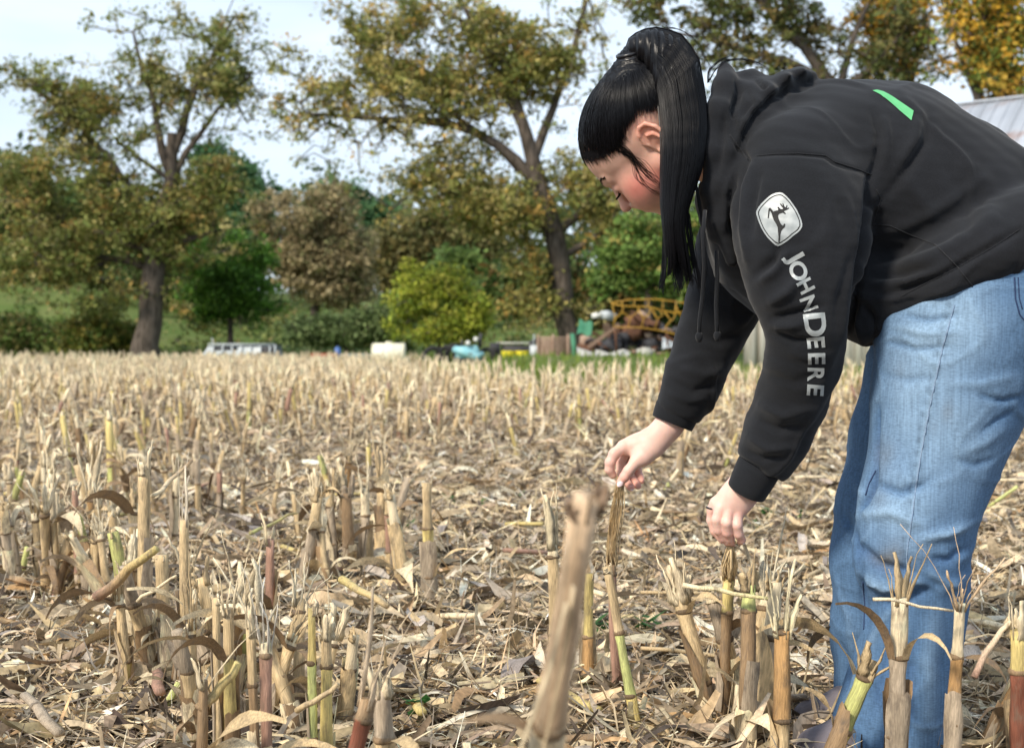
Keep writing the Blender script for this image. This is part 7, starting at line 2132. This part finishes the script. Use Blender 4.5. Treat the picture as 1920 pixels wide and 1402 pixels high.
    Lx, Ly = np.interp(t, s, left[:, 0]), np.interp(t, s, left[:, 1]); Rx, Ry = np.interp(t, s, right[:, 0]), np.interp(t, s, right[:, 1])
    Yt, Dt = np.interp(t, s, Yc), np.interp(t, s, dep)
    locks = np.linspace(.03, .97, 15) + r.normal(0, .02, 15)
    lockend = r.uniform(.86, 1.0, 15); lockw = [(r.uniform(3, 7), r.uniform(0, 6), r.uniform(.01, .035)) for _ in range(15)]
    for i in range(2600):
        li = r.integers(15)
        a = np.clip(locks[li] + r.normal(0, .05), -.02, 1.02); a2 = locks[li] + r.normal(0, .018)
        aa = a + (a2 - a) * sstep(t, .35, .95) + lockw[li][2] * np.sin(t * lockw[li][0] + lockw[li][1]) * t + .012 * np.sin(t * r.uniform(3, 9) + r.uniform(0, 6))
        wv = r.uniform(.75, 1.08)
        end = lockend[li] * (r.uniform(.8, 1.0) if r.random() < .5 else 1)
        x = Lx * (1 - aa) + Rx * aa; y = Ly * (1 - aa) + Ry * aa
        yy = Yt - Dt * wv * np.sqrt(np.clip(1 - (2 * np.clip(aa, 0, 1) - 1) ** 2, 0, 1)) * (1 if r.random() < .85 else -1)
        m = max(6, int(n * end))
        P = np.array([W(x[j], y[j] + (r.uniform(0, 14) * (t[j] ** 6)), yy[j]) for j in range(m)])
        rad = np.full(m, r.uniform(.00035, .00075)); rad[-3:] *= [.8, .6, .3]
        mb.tube(P, rad, n=3, cap=False)
    # outer wisps at the tips and flyaways
    def wisp(pl, Y0, Y1, rad=.0007, jit=0, k=1):
        for _ in range(k):
            q = np.array(pl, float) + r.normal(0, jit, (len(pl), 2)) * np.linspace(.3, 1, len(pl))[:, None]
            m = 14; tt = np.linspace(0, 1, m); ss = np.linspace(0, 1, len(q))
            # smooth interpolation
            x = np.interp(tt, ss, q[:, 0]); y = np.interp(tt, ss, q[:, 1])
            for __ in range(2):
                x[1:-1] = (x[:-2] + 2 * x[1:-1] + x[2:]) / 4; y[1:-1] = (y[:-2] + 2 * y[1:-1] + y[2:]) / 4
            mb.tube(np.array([W(x[j], y[j], Y0 + (Y1 - Y0) * tt[j]) for j in range(m)]), np.linspace(rad, rad * .4, m), n=3, cap=False)
    wisp([(1296, 300), (1312, 380), (1318, 440), (1320, 520)], 2.33, 2.33, jit=4, k=26)
    wisp([(1290, 400), (1300, 470), (1312, 530), (1318, 550)], 2.33, 2.33, jit=5, k=22)
    wisp([(1245, 440), (1246, 490), (1240, 530), (1238, 545)], 2.33, 2.33, jit=4, k=22)
    wisp([(1262, 450), (1270, 500), (1272, 535)], 2.32, 2.32, jit=9, k=60)
    wisp([(1285, 460), (1290, 500), (1296, 532)], 2.32, 2.32, jit=8, k=50)
    wisp([(1215, 66), (1250, 48), (1295, 62), (1320, 100), (1335, 130)], 2.40, 2.38, rad=.0004, jit=3, k=5)
    wisp([(1330, 150), (1348, 118), (1380, 110), (1415, 116), (1440, 132)], 2.40, 2.42, rad=.0005, jit=2.5, k=9)
    wisp([(1328, 155), (1330, 130), (1350, 112), (1370, 108)], 2.41, 2.42, rad=.0006, jit=3, k=12)
    wisp([(1086, 240), (1085, 262), (1090, 280)], 2.48, 2.48, rad=.0005, jit=3, k=8)
    # wisps in front of the ear and across the cheek
    cheek = []
    for _ in range(30):
        a = np.array([r.uniform(.005, .045), .072, r.uniform(.012, .034)])
        b = np.array([.010 + r.normal(0, .010), .076, -.020 + r.normal(0, .008)])
        c = np.array([-.004 + r.normal(0, .010), .072, -.060 + r.normal(0, .012)])
        P = []
        for j in range(10):
            u = j / 9
            p = (1 - u) ** 2 * a + 2 * u * (1 - u) * b + u * u * c
            P.append(p)
        P = np.array(P)
        cheek.append(P)
    bv, bf, _ = build_head_cache
    bvh = BVHTree.FromPolygons([tuple(v) for v in bv.tolist()], np.concatenate([bf[:, [0, 1, 2]], bf[:, [0, 2, 3]]]).tolist())
    def on_skin(P, lift):
        out = []
        for p in H2W(P):
            loc, nr, idx, dist = bvh.find_nearest(Vector(p))
            out.append(np.array(loc + nr * lift))
        return np.array(out)
    for k in range(34):
        j1, j2 = r.normal(0, 1, 2), r.normal(0, 1, 2)
        if k < 24: pl = [(1158 + 14 * r.uniform(-1, 1), 274 + 5 * j1[0]), (1180 + 5 * j1[1], 288 + 5 * j1[0]), (1200 + 5 * j2[0], 308 + 6 * j1[1]), (1220 + 5 * j2[0], 334 + 6 * j2[1]), (1244, 356 + 8 * j2[1])]
        else: pl = [(1170 + 8 * j1[0], 282), (1188 + 4 * j1[1], 305), (1196 + 5 * j2[0], 332), (1212 + 4 * j2[0], 350 + 5 * j2[1]), (1242, 362 + 6 * j2[1])]
        q = [hit(bvh, a, b, .0012 + .0012 * r.random()) for a, b in pl]
        q = np.array([p for p in q if p is not None])
        if len(q) < 4: continue
        tt = np.linspace(0, 1, 14); P = np.stack([np.interp(tt, np.linspace(0, 1, len(q)), q[:, c]) for c in range(3)], 1)
        for _ in range(2): P[1:-1] = (P[:-2] + 2 * P[1:-1] + P[2:]) / 4
        mb.tube(P, np.linspace(.00042, .0002, 14), n=3, cap=False)
    # ragged hairline fuzz at forehead and temple
    for _ in range(1000):
        x = r.uniform(-.005, .098)
        z = np.interp(x, [-.01, .02, .05, .08, .10], [.040, .034, .046, .068, .078])
        q = 1 - ((x + .005) / .1065) ** 2 - ((z - .029) / .0875) ** 2
        y = .0835 * math.sqrt(q) if q > 0 else r.uniform(0, .045)
        a = np.array([x, y, z + .012]); b = np.array([x + r.normal(.004, .004), y, z - r.uniform(-.004, .020) * (r.random() ** .7)])
        P = np.array([a + (b - a) * u for u in np.linspace(0, 1, 5)])
        mb.tube(on_skin(P, .0022), np.linspace(.0004, .00015, 5), n=3, cap=False)
    pbuild(mb, 'loose_hair', M_HAIR)
    # brow and lashes
    mb = MB()
    for y in (-1, 1):
        for _ in range(90):
            u = r.uniform(0, 1)
            p = np.array([.100 - .020 * u, y * (.014 + .034 * u), .016 + .006 * math.sin(u * 2.6) + r.normal(0, .0014)])
            d = np.array([-.4, y * .9, .1]) * r.uniform(.004, .008)
            mb.tube(on_skin(np.array([p, p + d * .5, p + d]), .0008), [.0004, .0004, .0002], n=3, cap=False)
        for k in range(34):
            u = k / 33 * 2 - 1
            a = np.array([.0925 - .004 * u * u, y * (.031 + .0145 * u), -.0125 + .002 * u * u])
            e = on_skin(np.array([a]), .0002)[0]
            d = (H2W(a + np.array([.010, y * .0035 * u, -.006])) - H2W(a))
            dd = (H2W(a + np.array([.012, y * .004 * u, -.003])) - H2W(a))
            mb.tube([e, e + d * .5, e + dd * .95], [.0006, .0005, .00025], n=3, cap=False)
    pbuild(mb, 'lashes', M_HAIRD)
build_head_cache = _parts[0]
build_hair()
